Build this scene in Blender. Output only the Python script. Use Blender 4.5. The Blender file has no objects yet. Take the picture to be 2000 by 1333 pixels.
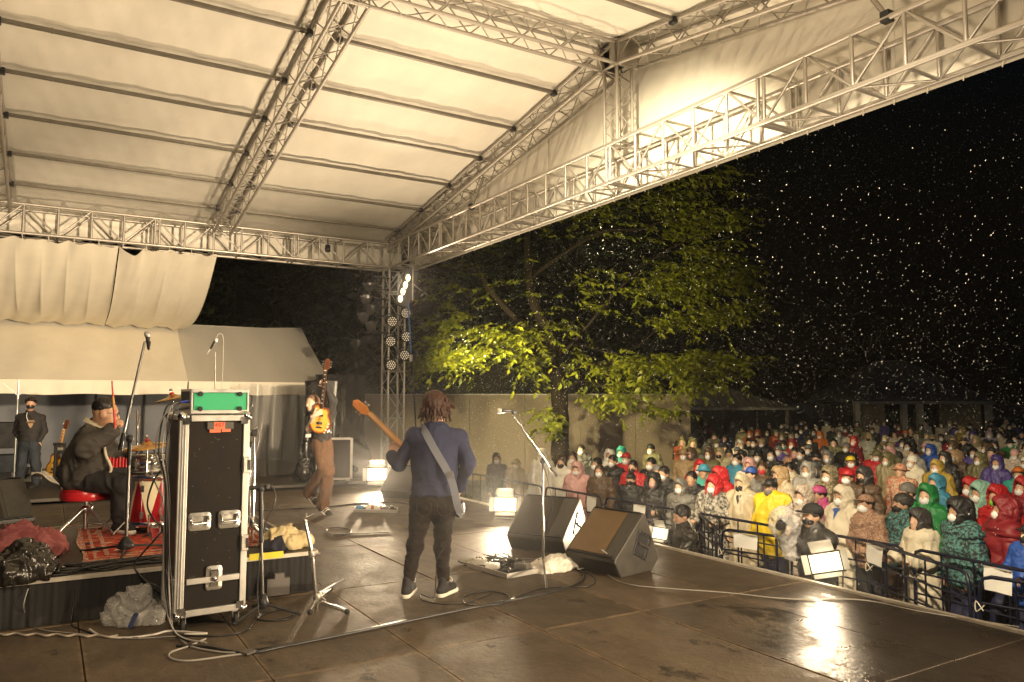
import bpy, bmesh, math, random
import numpy as np
from mathutils import Vector, Matrix
R = math.radians
rnd = random.Random(7)
SC = bpy.context.scene
C = SC.collection
PI = math.pi
# ------------------------------------------------------------------ camera
YAW, PITCH, EYE = R(31.0), R(4.35), 1.6
FWD = Vector((math.sin(YAW)*math.cos(PITCH), math.cos(YAW)*math.cos(PITCH), math.sin(PITCH)))
RGT = Vector((math.cos(YAW), -math.sin(YAW), 0))
UPV = RGT.cross(FWD)
cd = bpy.data.cameras.new('camera'); cam = bpy.data.objects.new('camera', cd); C.objects.link(cam)
cd.sensor_width = 36; cd.lens = 27; cd.clip_start = .05; cd.clip_end = 2000
cam.matrix_world = Matrix(((RGT.x, UPV.x, -FWD.x, 0), (RGT.y, UPV.y, -FWD.y, 0), (RGT.z, UPV.z, -FWD.z, EYE), (0, 0, 0, 1)))
SC.camera = cam
# ------------------------------------------------------------------ night sky
W = bpy.data.worlds.new('World'); SC.world = W; W.use_nodes = True
wn = W.node_tree.nodes; wl = W.node_tree.links
sky = wn.new('ShaderNodeTexSky'); sky.sky_type = 'NISHITA'; sky.sun_disc = False
sky.sun_elevation = R(-5.0); sky.sun_rotation = R(211)
bg = wn['Background']; bg.inputs[1].default_value = .15
tint = wn.new('ShaderNodeMix'); tint.data_type = 'RGBA'; tint.blend_type = 'MULTIPLY'; tint.inputs[0].default_value = 1; tint.inputs[7].default_value = (1.4, 3.2, 6.5, 1)
wl.new(sky.outputs[0], tint.inputs[6]); wl.new(tint.outputs[2], bg.inputs[0])
# ------------------------------------------------------------------ exposure
vs = SC.view_settings
SC.display_settings.display_device = 'sRGB'
vs.view_transform = 'Standard'; vs.look = 'None'; vs.exposure = .3; vs.gamma = 1; vs.use_curve_mapping = False
cy = SC.cycles
cy.use_denoising = True
try: cy.denoiser = 'OPENIMAGEDENOISE'
except Exception: pass
cy.max_bounces = 7; cy.diffuse_bounces = 4; cy.glossy_bounces = 3; cy.transmission_bounces = 4; cy.transparent_max_bounces = 12
cy.caustics_reflective = False; cy.caustics_refractive = False
cy.sample_clamp_indirect = 6; cy.sample_clamp_direct = 0
# ------------------------------------------------------------------ stage lamps (the unseen ones, some of them added; lamps in frame light themselves in their builders)
WARM = (1.0, .77, .50)
def spot(name, loc, aim, watts, angle, blend=.5, radius=.15, col=WARM):
    d = bpy.data.lights.new(name, 'SPOT'); d.energy = watts; d.spot_size = R(angle); d.spot_blend = blend
    d.shadow_soft_size = radius; d.color = col
    o = bpy.data.objects.new(name, d); C.objects.link(o); o.location = loc
    o.rotation_euler = (Vector(aim)-Vector(loc)).to_track_quat('-Z', 'Y').to_euler()
    return o
# lamps of the tower at the near right corner of the roof (twin of the one in frame): one on the band, one added to brighten the far side
spot('unseen_wash_lamp', (6.2, -.6, 3.4), (1.6, 7.2, .5), 1500, 70, .6, .18)
spot('unseen_wash_lamp', (6.0, -.5, 2.8), (1.4, 17, 2.4), 10500, 31, .8, .18)  # added to brighten the tent and the hanging tarps
spot('unseen_wash_lamp', (-.5, .5, 3.9), (2.5, 8.5, .3), 650, 80, .7, .18)
spot('gable_lamp', (-.65, 4.6, 2.5), (6.6, 11.6, 4.4), 1000, 50, 1, .3)
spot('gable_lamp', (-.65, 3.4, 2.5), (6.6, 4.2, 4.6), 800, 54, 1, .3)
spot('added_tarp_lamp', (-1.5, 9.0, .5), (.9, 17.5, 3.5), 900, 62, .8, .15)  # unseen, added low at the rear to brighten tarps and tent
spot('truss_lamp', (5.95, 2.0, 4.68), (.8, 10.0, 5.6), 420, 75, .8, .05)
# front lamps under the rafters behind the camera, lighting the audience
spot('audience_lamp', (2.7, 2.2, 4.7), (10.8, 6.5, .0), 2700, 56, .7, .12, (1, .83, .56))
spot('audience_lamp', (2.7, 4.6, 4.7), (17, 14.0, .5), 3600, 58, .8, .12, (1, .85, .56))
# unseen lamps added to light the tree, no fixture carries them
spot('added_tree_lamp', (6.95, 13.6, 2.6), (11.6, 16.9, 1.8), 4300, 94, .9, .1, (1, .88, .42))
spot('added_tree_lamp', (6.95, 9.4, 3.8), (13.8, 15.4, 6.3), 2000, 46, .9, .1, (1, .88, .42))
# footlights further along the stage edge, out of frame, shining up into the roof
spot('footlight_lamp', (5.6, 1.4, .3), (1.5, 8.5, 4.4), 800, 120, .9, .08, WARM)
spot('footlight_lamp', (5.6, -1.6, .3), (.5, 7.5, 5.0), 800, 110, .9, .08, WARM)

# ------------------------------------------------------------------ pixels of the photograph to points of the place
def ray(px, py): return FWD + RGT*((px-1000)/1500) - UPV*((py-666.5)/1500)
EYEP = Vector((0, 0, EYE))
def at_z(px, py, z=0.0): d = ray(px, py); return EYEP + d*((z-EYE)/d.z)
def at_x(px, py, X): d = ray(px, py); return EYEP + d*(X/d.x)
def at_y(px, py, Y): d = ray(px, py); return EYEP + d*(Y/d.y)
def at_d(px, py, D): return EYEP + ray(px, py)*D
def to_px(p):
    q = Vector(p)-EYEP; w = q.dot(FWD); return 1000+1500*q.dot(RGT)/w, 666.5-1500*q.dot(UPV)/w, w
# ------------------------------------------------------------------ materials
MATS = {}
def mat(name, col, rough=.6, metal=0.0, var=0.0, vs_=6.0, bump=0.0, bs=40.0, spec=.5, sheen=0, trans=0, alpha=1, emit=0, ecol=None, sss=0, col2=None, cscale=None, det=6, stretch=None, transl=0):
    if name in MATS: return MATS[name]
    m = bpy.data.materials.new(name); m.use_nodes = True; MATS[name] = m
    nt = m.node_tree; n = nt.nodes; l = nt.links
    b = n['Principled BSDF']
    c4 = (*col, 1)
    b.inputs['Base Color'].default_value = c4; b.inputs['Roughness'].default_value = rough; b.inputs['Metallic'].default_value = metal
    b.inputs['Specular IOR Level'].default_value = spec
    if trans: b.inputs['Transmission Weight'].default_value = trans
    if alpha < 1: b.inputs['Alpha'].default_value = alpha
    if sheen: b.inputs['Sheen Weight'].default_value = sheen
    if sss:
        b.inputs['Subsurface Weight'].default_value = sss; b.inputs['Subsurface Radius'].default_value = (.01, .005, .003)
    if emit:
        b.inputs['Emission Color'].default_value = (*(ecol or col), 1); b.inputs['Emission Strength'].default_value = emit
    if var or bump or col2:
        tc = n.new('ShaderNodeTexCoord'); oi = n.new('ShaderNodeObjectInfo')
        ad = n.new('ShaderNodeVectorMath'); ad.operation = 'MULTIPLY_ADD'
        ad.inputs[1].default_value = (1, 1, 1)
        l.new(tc.outputs['Object'], ad.inputs[0]); 
        mu = n.new('ShaderNodeMath'); mu.operation = 'MULTIPLY'; mu.inputs[1].default_value = 37.0
        l.new(oi.outputs['Random'], mu.inputs[0]); l.new(mu.outputs[0], ad.inputs[2])
        vec = ad.outputs[0]
        if stretch:
            mp = n.new('ShaderNodeMapping'); mp.inputs['Scale'].default_value = stretch; l.new(vec, mp.inputs['Vector']); vec = mp.outputs[0]
    if var or col2:
        t = n.new('ShaderNodeTexNoise'); t.inputs['Scale'].default_value = cscale or vs_; t.inputs['Detail'].default_value = det; t.inputs['Roughness'].default_value = .65
        l.new(vec, t.inputs['Vector'])
        rp = n.new('ShaderNodeValToRGB')
        if col2:
            rp.color_ramp.elements[0].position = .42; rp.color_ramp.elements[1].position = .58
            rp.color_ramp.elements[0].color = c4; rp.color_ramp.elements[1].color = (*col2, 1)
        else:
            rp.color_ramp.elements[0].position = .25; rp.color_ramp.elements[1].position = .75
            rp.color_ramp.elements[0].color = (*[c*(1-var) for c in col], 1)
            rp.color_ramp.elements[1].color = (*[min(1, c*(1+var)) for c in col], 1)
        l.new(t.outputs['Fac'], rp.inputs['Fac']); l.new(rp.outputs['Color'], b.inputs['Base Color'])
        mr = n.new('ShaderNodeMapRange'); mr.inputs['To Min'].default_value = max(0, rough-.12); mr.inputs['To Max'].default_value = min(1, rough+.12)
        l.new(t.outputs['Fac'], mr.inputs['Value']); l.new(mr.outputs[0], b.inputs['Roughness'])
    if bump:
        t2 = n.new('ShaderNodeTexNoise'); t2.inputs['Scale'].default_value = bs; t2.inputs['Detail'].default_value = 4
        l.new(vec, t2.inputs['Vector'])
        bp = n.new('ShaderNodeBump'); bp.inputs['Strength'].default_value = bump; bp.inputs['Distance'].default_value = .006
        l.new(t2.outputs['Fac'], bp.inputs['Height']); l.new(bp.outputs[0], b.inputs['Normal'])
    if transl:
        tr = n.new('ShaderNodeBsdfTranslucent'); tr.inputs['Color'].default_value = c4
        mx = n.new('ShaderNodeMixShader'); mx.inputs[0].default_value = transl
        l.new(b.outputs[0], mx.inputs[1]); l.new(tr.outputs[0], mx.inputs[2]); l.new(mx.outputs[0], n['Material Output'].inputs[0])
    return m
BLACKM = mat('black_metal', (.025, .025, .027), .45, .4, .2)
CHROME = mat('chrome', (.75, .74, .72), .16, 1.0, .12, 12)
ALU = mat('aluminium', (.42, .39, .35), .42, .7, .2, 5)
ALUW = mat('dull_aluminium', (.34, .31, .27), .5, .4, .18, 4)
BLACKP = mat('black_plastic', (.02, .02, .021), .5, 0, .2)
RUBBER = mat('black_rubber', (.018, .018, .018), .7)
BLKFAB = mat('black_fabric', (.018, .017, .017), .9, 0, .3, 10, .3, 60)
WHITEP = mat('white_paper', (.78, .76, .72), .6, 0, .05)
SKIN = mat('skin', (.52, .31, .21), .5, 0, .1, 9, sss=.0)
HAIRB = mat('black_hair', (.012, .009, .008), .4, 0, .3, 30, .4, 90)
# ------------------------------------------------------------------ objects
def tag(o, label=None, cat=None, group=None, kind=None):
    if label: o['label'] = label
    if cat: o['category'] = cat
    if group: o['group'] = group
    if kind: o['kind'] = kind
    return o
def adopt(o, p):
    if p is not None:
        o.parent = p; o.matrix_parent_inverse = p.matrix_basis.inverted()
    return o
def empty(name, loc=(0, 0, 0), rz=0.0, label=None, cat=None, group=None):
    o = bpy.data.objects.new(name, None); C.objects.link(o); o.empty_display_size = .1
    o.matrix_basis = Matrix.Translation(Vector(loc)) @ Matrix.Rotation(rz, 4, 'Z')
    return tag(o, label, cat, group)
def children(o): return list(o.children)
def copy_tree(o, parent=None, kids=None):
    c = o.copy(); C.objects.link(c)
    if parent is not None: c.parent = parent
    for ch in (kids if kids is not None else children(o)): copy_tree(ch, c)
    return c
def mesh_obj(name, me, m=None, parent=None):
    o = bpy.data.objects.new(name, me); C.objects.link(o)
    if m is not None and not me.materials:
        me.materials.append(m)
    return adopt(o, parent)
def basis(d):
    d = Vector(d).normalized()
    a = Vector((0, 0, 1)) if abs(d.z) < .95 else Vector((1, 0, 0))
    x = a.cross(d).normalized(); y = d.cross(x)
    return x, y, d
class MB:
    def __init__(s): s.v = []; s.f = []; s.mi = []; s.sm = []; s.mats = []; s.cur = 0
    def use(s, m):
        if m not in s.mats: s.mats.append(m)
        s.cur = s.mats.index(m); return s
    def add(s, vs, fs, smooth=False):
        b = len(s.v); s.v += [tuple(v) for v in vs]; s.f += [tuple(i+b for i in f) for f in fs]
        s.mi += [s.cur]*len(fs); s.sm += [smooth]*len(fs); return s
    def box(s, c, d, M=None, taper=1.0):
        x, y, z = d[0]/2, d[1]/2, d[2]/2; t = taper
        vs = [Vector(p) for p in ((-x, -y, -z), (x, -y, -z), (x, y, -z), (-x, y, -z), (-x*t, -y*t, z), (x*t, -y*t, z), (x*t, y*t, z), (-x*t, y*t, z))]
        if M is not None: vs = [M @ v for v in vs]
        return s.add([v+Vector(c) for v in vs], [(0, 3, 2, 1), (4, 5, 6, 7), (0, 1, 5, 4), (1, 2, 6, 5), (2, 3, 7, 6), (3, 0, 4, 7)])
    def tube(s, p0, p1, r0, r1=None, n=10, cap=True):
        r1 = r0 if r1 is None else r1
        return s.path([p0, p1], [r0, r1], n, cap)
    def path(s, pts, r, n=8, cap=True):
        pts = [Vector(p) for p in pts]; k = len(pts)
        rs = r if isinstance(r, (list, tuple)) else [r]*k
        vs = []; fs = []; x = None
        for i, p in enumerate(pts):
            d = (pts[min(i+1, k-1)]-pts[max(i-1, 0)])
            if d.length < 1e-9: d = Vector((0, 0, 1))
            d.normalize()
            if x is None: x, y, _ = basis(d)
            else:
                x = (x-d*x.dot(d))
                x = x.normalized() if x.length > 1e-6 else basis(d)[0]
                y = d.cross(x)
            for j in range(n):
                a = 2*PI*j/n; vs.append(p+(x*math.cos(a)+y*math.sin(a))*rs[i])
        for i in range(k-1):
            for j in range(n):
                a, b = i*n+j, i*n+(j+1) % n; fs.append((a, b, b+n, a+n))
        s.add(vs, fs, n > 4)
        if cap:
            s.add(vs[:n], [tuple(range(n-1, -1, -1))]); s.add(vs[-n:], [tuple(range(n))])
        return s
    def lathe(s, prof, c=(0, 0, 0), d=(0, 0, 1), n=20):
        x, y, z = basis(d); c = Vector(c); vs = []; fs = []
        for r, h in prof:
            for j in range(n):
                a = 2*PI*j/n; vs.append(c+z*h+(x*math.cos(a)+y*math.sin(a))*max(r, 1e-4))
        for i in range(len(prof)-1):
            for j in range(n):
                a, b = i*n+j, i*n+(j+1) % n; fs.append((a, b, b+n, a+n))
        return s.add(vs, fs, True)
    def prism(s, outline, z0, z1, M=None, smooth=False):
        n = len(outline)
        vs = [Vector((x, y, z0)) for x, y in outline]+[Vector((x, y, z1)) for x, y in outline]
        if M is not None: vs = [M @ v for v in vs]
        s.add(vs, [tuple(range(n-1, -1, -1)), tuple(range(n, 2*n))])
        return s.add(vs, [(i, (i+1) % n, n+(i+1) % n, n+i) for i in range(n)], smooth)
    def ball(s, c, r, nu=10, nv=7, M=None):
        rx, ry, rz = (r, r, r) if not isinstance(r, (tuple, list)) else r
        vs = []; fs = []
        for i in range(nv+1):
            t = PI*i/nv
            for j in range(nu):
                a = 2*PI*j/nu; v = Vector((rx*math.sin(t)*math.cos(a), ry*math.sin(t)*math.sin(a), rz*math.cos(t)))
                if M is not None: v = M @ v
                vs.append(v+Vector(c))
        for i in range(nv):
            for j in range(nu):
                a, b = i*nu+j, i*nu+(j+1) % nu; fs.append((a, a+nu, b+nu, b))
        return s.add(vs, fs, True)
    def grid(s, fn, nu, nv, smooth=True):
        vs = [fn(i/nu, j/nv) for j in range(nv+1) for i in range(nu+1)]
        fs = [(j*(nu+1)+i, j*(nu+1)+i+1, (j+1)*(nu+1)+i+1, (j+1)*(nu+1)+i) for j in range(nv) for i in range(nu)]
        return s.add(vs, fs, smooth)
    def mesh(s, name):
        me = bpy.data.meshes.new(name); me.from_pydata(s.v, [], s.f)
        for m in s.mats: me.materials.append(m)
        me.polygons.foreach_set('material_index', s.mi); me.polygons.foreach_set('use_smooth', s.sm)
        me.update(); return me
    def obj(s, name, parent=None, m=None, bev=0.0):
        if m is not None and not s.mats: s.mats = [m]
        o = mesh_obj(name, s.mesh(name), None, parent)
        if bev:
            bm = bmesh.new(); bm.from_mesh(o.data)
            bmesh.ops.remove_doubles(bm, verts=bm.verts, dist=1e-5)
            es = [e for e in bm.edges if len(e.link_faces) == 2 and e.calc_face_angle(0) > .6]
            bmesh.ops.bevel(bm, geom=es, offset=bev, segments=2, affect='EDGES', profile=.5)
            bm.to_mesh(o.data); bm.free()
        return o
UNIT = {}
def rod(name, p0, p1, r, m, parent=None, n=8):
    """one straight tube: a shared unit tube placed by its matrix"""
    k = (m.name, n)
    if k not in UNIT:
        b = MB().use(m); b.tube((0, 0, 0), (0, 0, 1), 1.0, n=n); UNIT[k] = b.mesh('tube')
    o = bpy.data.objects.new(name, UNIT[k]); C.objects.link(o)
    p0, p1 = Vector(p0), Vector(p1); x, y, d = basis(p1-p0); L = (p1-p0).length
    o.matrix_basis = Matrix(((x.x*r, y.x*r, d.x*L, p0.x), (x.y*r, y.y*r, d.y*L, p0.y), (x.z*r, y.z*r, d.z*L, p0.z), (0, 0, 0, 1)))
    return adopt(o, parent)
def bez(pts, n=10):
    """smooth curve through points"""
    P = [Vector(p) for p in pts]; out = []
    for i in range(len(P)-1):
        a, b = P[i], P[i+1]; pa = P[i-1] if i else a; pb = P[i+2] if i+2 < len(P) else b
        for k in range(n):
            t = k/n; out.append(.5*((2*a)+(b-pa)*t+(2*pa-5*a+4*b-pb)*t*t+(3*a-pa-3*b+pb)*t**3))
    return out+[P[-1]]
# ---- cheap value noise on arrays
_rs = np.random.RandomState(3); _N = _rs.rand(32, 32, 32)
def vnoise(p):
    i = np.floor(p).astype(int); f = p-i; f = f*f*(3-2*f); i &= 31; j = (i+1) & 31
    r = 0
    for a in (0, 1):
        for b in (0, 1):
            for c in (0, 1):
                w = (f[:, 0] if a else 1-f[:, 0])*(f[:, 1] if b else 1-f[:, 1])*(f[:, 2] if c else 1-f[:, 2])
                r = r+w*_N[(j if a else i)[:, 0], (j if b else i)[:, 1], (j if c else i)[:, 2]]
    return r*2-1
# ------------------------------------------------------------------ rounded solids from blended capsules and ellipsoids
def cap(a, b, ra, rb=None, k=.03): return ('c', np.array(a, float), np.array(b, float), ra, ra if rb is None else rb, k)
def ell(c, r, M=None, k=.03): return ('e', np.array(c, float), np.array(r, float), np.array(M if M is not None else np.eye(3), float), k)
def half(p, n, k=.004): return ('h', np.array(p, float), np.array(n, float)/np.linalg.norm(n), k)   # keeps the side the normal points away from
def sub(p): return ('s', p)
def isect(p): return ('i', p)
def _bb(p):
    if p[0] == 'c':
        r = max(p[3], p[4]); return np.minimum(p[1], p[2])-r, np.maximum(p[1], p[2])+r
    r = max(p[2]); return p[1]-r, p[1]+r
def _dist(p, X, Y, Z):
    if p[0] == 'c':
        a, b, ra, rb = p[1], p[2], p[3], p[4]; d = b-a; L = max(d@d, 1e-9)
        t = np.clip(((X-a[0])*d[0]+(Y-a[1])*d[1]+(Z-a[2])*d[2])/L, 0, 1)
        return np.sqrt((X-a[0]-t*d[0])**2+(Y-a[1]-t*d[1])**2+(Z-a[2]-t*d[2])**2)-(ra+(rb-ra)*t)
    if p[0] == 'h': return ((X-p[1][0])*p[2][0]+(Y-p[1][1])*p[2][1]+(Z-p[1][2])*p[2][2])
    c, r, M = p[1], p[2], p[3]; x, y, z = X-c[0], Y-c[1], Z-c[2]
    u = (M[0, 0]*x+M[1, 0]*y+M[2, 0]*z)/r[0]; v = (M[0, 1]*x+M[1, 1]*y+M[2, 1]*z)/r[1]; w = (M[0, 2]*x+M[1, 2]*y+M[2, 2]*z)/r[2]
    q = np.sqrt(u*u+v*v+w*w)+1e-9
    g = np.sqrt((u/r[0])**2+(v/r[1])**2+(w/r[2])**2)+1e-9
    return q*(q-1)/g
def blend(prims, h):
    """surface net over the blended field; returns verts, quads"""
    pos = [p for p in prims if p[0] in 'ce']
    lo = np.min([_bb(p)[0] for p in pos], 0)-3*h; hi = np.max([_bb(p)[1] for p in pos], 0)+3*h
    n = np.ceil((hi-lo)/h).astype(int)+1
    ax = [(lo[i]+h*np.arange(n[i])).astype(np.float32) for i in range(3)]
    Fd = np.full(n, .3, np.float32)
    for p in prims:
        op = ''
        if p[0] in 'si': op, p = p[0], p[1]
        k = p[-1]; bl, bh = (lo, hi) if p[0] == 'h' else _bb(p); pad = k+3*h
        i0 = np.maximum(np.floor((bl-pad-lo)/h).astype(int), 0); i1 = np.minimum(np.ceil((bh+pad-lo)/h).astype(int)+1, n)
        if op == 'i': i0 = np.zeros(3, int); i1 = n
        if np.any(i1 <= i0): continue
        s = tuple(slice(a, b) for a, b in zip(i0, i1))
        d = _dist(p, ax[0][s[0]][:, None, None], ax[1][s[1]][None, :, None], ax[2][s[2]][None, None, :])
        o = Fd[s]
        if op == 's': d = -d
        hh = np.maximum(k-np.abs(o-d), 0)/max(k, 1e-6)
        res = np.maximum(o, d)+hh*hh*k*.25 if op else np.minimum(o, d)-hh*hh*k*.25
        Fd[s] = res
    S = Fd < 0
    cnt = np.zeros(n-1, np.int8)
    for a in (0, 1):
        for b in (0, 1):
            for c in (0, 1): cnt += S[a:n[0]-1+a, b:n[1]-1+b, c:n[2]-1+c]
    act = (cnt > 0) & (cnt < 8); idx = np.full(n-1, -1, np.int64); cells = np.argwhere(act); idx[act] = np.arange(len(cells))
    acc = np.zeros((len(cells), 3)); num = np.zeros(len(cells))
    offs = [(a, b, c) for a in (0, 1) for b in (0, 1) for c in (0, 1)]
    val = {o: Fd[cells[:, 0]+o[0], cells[:, 1]+o[1], cells[:, 2]+o[2]].astype(float) for o in offs}
    for o in offs:
        for q in range(3):
            if o[q] == 0:
                o2 = tuple(1 if i == q else o[i] for i in range(3)); f0, f1 = val[o], val[o2]
                m = (f0 < 0) != (f1 < 0); t = np.where(m, f0/np.where(m, f0-f1, 1), 0)
                pt = np.array(o, float)[None, :].repeat(len(cells), 0); pt[:, q] += t
                acc += pt*m[:, None]; num += m
    V = lo+h*(cells+acc/num[:, None])
    Q = []
    for q in range(3):
        a, b = (q+1) % 3, (q+2) % 3
        s0 = [slice(None)]*3; s1 = [slice(None)]*3; s0[q] = slice(0, n[q]-1); s1[q] = slice(1, n[q])
        e0, e1 = S[tuple(s0)], S[tuple(s1)]
        E = np.argwhere(e0 != e1)
        E = E[(E[:, a] > 0) & (E[:, b] > 0) & (E[:, a] < n[a]-1) & (E[:, b] < n[b]-1)]
        if not len(E): continue
        fl = e0[E[:, 0], E[:, 1], E[:, 2]]
        def cell(da, db):
            t = E.copy(); t[:, a] -= da; t[:, b] -= db; return idx[t[:, 0], t[:, 1], t[:, 2]]
        qd = np.stack([cell(1, 1), cell(0, 1), cell(0, 0), cell(1, 0)], 1)
        qd[~fl] = qd[~fl][:, ::-1]; Q.append(qd)
    return V, np.concatenate(Q)
def field_mesh(name, groups, m=None, wr=None, post=None, off=0.0):
    """groups: list of (prims, voxel) joined into one mesh; wr=(amp, freq, stretch) cloth folds"""
    VV = []; QQ = []; b = 0
    for prims, h in groups:
        V, Q = blend(prims, h); VV.append(V); QQ.append(Q+b); b += len(V)
    V = np.concatenate(VV); Q = np.concatenate(QQ)
    if wr:
        fn = np.cross(V[Q[:, 2]]-V[Q[:, 0]], V[Q[:, 3]]-V[Q[:, 1]]); N = np.zeros_like(V)
        for i in range(4): np.add.at(N, Q[:, i], fn)
        N /= np.linalg.norm(N, axis=1)[:, None]+1e-12
        for amp, fr, st in wr:
            q = V*np.array(st)*fr+11.3+off; nz = vnoise(q+1.3*np.stack([vnoise(q*.6+5)]*3, 1))
            V = V+N*(amp*(1-2*np.abs(nz)))[:, None]
    if post is not None: V = post(V)
    me = bpy.data.meshes.new(name); me.vertices.add(len(V)); me.vertices.foreach_set('co', V.astype(np.float32).ravel())
    me.loops.add(len(Q)*4); me.loops.foreach_set('vertex_index', Q.astype(np.int32).ravel())
    me.polygons.add(len(Q)); me.polygons.foreach_set('loop_start', np.arange(0, len(Q)*4, 4, dtype=np.int32)); me.polygons.foreach_set('loop_total', np.full(len(Q), 4, np.int32))
    me.update(calc_edges=True); me.polygons.foreach_set('use_smooth', np.ones(len(Q), bool))
    if m is not None: me.materials.append(m)
    return me
# ================================================================== GROUND AND STAGE
def floor_mat():
    m = bpy.data.materials.new('stage_plywood'); m.use_nodes = True
    nt = m.node_tree; n = nt.nodes; l = nt.links; b = n['Principled BSDF']
    g = n.new('ShaderNodeNewGeometry'); oi = n.new('ShaderNodeObjectInfo')
    def noise(scale, det=6, rough=.6, st=None, off=0):
        t = n.new('ShaderNodeTexNoise'); t.inputs['Scale'].default_value = scale; t.inputs['Detail'].default_value = det; t.inputs['Roughness'].default_value = rough
        mp = n.new('ShaderNodeMapping'); mp.inputs['Location'].default_value = (off, off*.7, 0); mp.inputs['Scale'].default_value = st or (1, 1, 1)
        l.new(g.outputs['Position'], mp.inputs['Vector']); l.new(mp.outputs[0], t.inputs['Vector']); return t.outputs['Fac']
    def ramp(f, a, c, x0=.4, x1=.6):
        r = n.new('ShaderNodeValToRGB'); e = r.color_ramp.elements; e[0].position = x0; e[1].position = x1; e[0].color = a; e[1].color = c
        l.new(f, r.inputs['Fac']); return r.outputs['Color']
    def mix(f, a, c, mode='MIX'):
        x = n.new('ShaderNodeMix'); x.data_type = 'RGBA'; x.blend_type = mode
        if isinstance(f, float): x.inputs[0].default_value = f
        else: l.new(f, x.inputs[0])
        for s, i in ((a, 6), (c, 7)):
            if isinstance(s, tuple): x.inputs[i].default_value = s
            else: l.new(s, x.inputs[i])
        return x.outputs[2]
    def math_(op, a, c=None, clamp=False):
        x = n.new('ShaderNodeMath'); x.operation = op; x.use_clamp = clamp
        for s, i in ((a, 0), (c, 1)):
            if s is None: continue
            if isinstance(s, (int, float)): x.inputs[i].default_value = s
            else: l.new(s, x.inputs[i])
        return x.outputs[0]
    base = ramp(noise(1.6, 8), (.066, .051, .037, 1), (.122, .094, .066, 1), .3, .7)
    pan = n.new('ShaderNodeMapRange'); pan.inputs['To Min'].default_value = .78; pan.inputs['To Max'].default_value = 1.2; l.new(oi.outputs['Random'], pan.inputs['Value'])
    base = mix(1.0, base, ramp(noise(14, 4, .7, (1, .25, 1)), (.8, .8, .8, 1), (1.15, 1.12, 1.08, 1), .3, .7), 'MULTIPLY')
    cb = n.new('ShaderNodeCombineColor'); [l.new(pan.outputs[0], cb.inputs[i]) for i in range(3)]
    base = mix(1.0, base, cb.outputs[0], 'MULTIPLY')
    # pale scuffs and scratches
    sc = ramp(noise(5, 9, .8, (.35, 3.2, 1), 3), (0, 0, 0, 1), (1, 1, 1, 1), .62, .72)
    sc2 = ramp(noise(6, 9, .8, (2.6, .3, 1), 9), (0, 0, 0, 1), (1, 1, 1, 1), .65, .75)
    base = mix(math_('MULTIPLY', sc, .35), base, (.20, .15, .10, 1)); base = mix(math_('MULTIPLY', sc2, .3), base, (.19, .145, .10, 1))
    # dark trodden marks
    dk = ramp(noise(2.7, 7, .72, (1, .6, 1), 17), (0, 0, 0, 1), (1, 1, 1, 1), .61, .645)
    base = mix(math_('MULTIPLY', dk, .75), base, (.012, .009, .007, 1))
    # worn panel edges
    tc = n.new('ShaderNodeTexCoord'); so = n.new('ShaderNodeSeparateXYZ'); l.new(tc.outputs['Object'], so.inputs[0])
    ex = math_('MULTIPLY', math_('ABSOLUTE', so.outputs[0]), 1/.456); ey = math_('SUBTRACT', 1.0, math_('MULTIPLY', math_('SUBTRACT', .916, math_('ABSOLUTE', so.outputs[1])), 1/.456))
    ed = math_('ADD', math_('MAXIMUM', ex, ey), math_('MULTIPLY', math_('SUBTRACT', noise(5.5, 8, .75, None, 31), .5), .34))
    edm = ramp(ed, (0, 0, 0, 1), (1, 1, 1, 1), .955, 1.0)
    base = mix(math_('MULTIPLY', edm, .6), base, (.22, .155, .095, 1))
    fl_ = ramp(noise(26, 3, .5, None, 41), (0, 0, 0, 1), (1, 1, 1, 1), .70, .73); base = mix(math_('MULTIPLY', fl_, .5), base, (.25, .16, .08, 1))
    # rain blown in over the open corner: wet and darker
    sx = n.new('ShaderNodeSeparateXYZ'); l.new(g.outputs['Position'], sx.inputs[0])
    dx = math_('SUBTRACT', sx.outputs[0], 5.1); dy = math_('MULTIPLY', math_('SUBTRACT', sx.outputs[1], 2.75), .8)
    dist = math_('SQRT', math_('ADD', math_('MULTIPLY', dx, dx), math_('MULTIPLY', dy, dy)))
    w = math_('SUBTRACT', math_('ADD', math_('MULTIPLY', noise(2.6, 10, .82, (1, .5, 1), 5), 3.8), -.75), dist)
    wet = ramp(w, (0, 0, 0, 1), (1, 1, 1, 1), .0, .08)
    base = mix(math_('MULTIPLY', wet, .88), base, (.014, .011, .009, 1))
    l.new(base, b.inputs['Base Color'])
    rg = n.new('ShaderNodeMapRange'); rg.inputs['From Min'].default_value = .3; rg.inputs['From Max'].default_value = .7
    b.inputs['Specular IOR Level'].default_value = .22; rg.inputs['To Min'].default_value = .50; rg.inputs['To Max'].default_value = .75; l.new(noise(3.1, 7, .65, None, 21), rg.inputs['Value'])
    ro = math_('SUBTRACT', rg.outputs[0], math_('MULTIPLY', wet, .29)); l.new(ro, b.inputs['Roughness'])
    bp = n.new('ShaderNodeBump'); bp.inputs['Strength'].default_value = .6; bp.inputs['Distance'].default_value = .012
    l.new(noise(21, 8, .7), bp.inputs['Height']); l.new(bp.outputs[0], b.inputs['Normal'])
    return m
DECK = floor_mat()
GROUND = mat('wet_ground', (.035, .03, .022), .8, 0, .5, 1.5, .6, 6)
MB().use(GROUND).grid(lambda u, v: ((u-.5)*900, (v-.5)*900+40, -1.1), 60, 60, False).obj('ground')['kind'] = 'structure'
SUBST = mat('stage_understructure', (.02, .018, .016), .9)
b = MB().use(SUBST); b.box((.9, 7.3, -.58), (9.66, 14.6, 1.0)); sf = b.obj('stage_floor'); sf['kind'] = 'structure'
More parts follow.
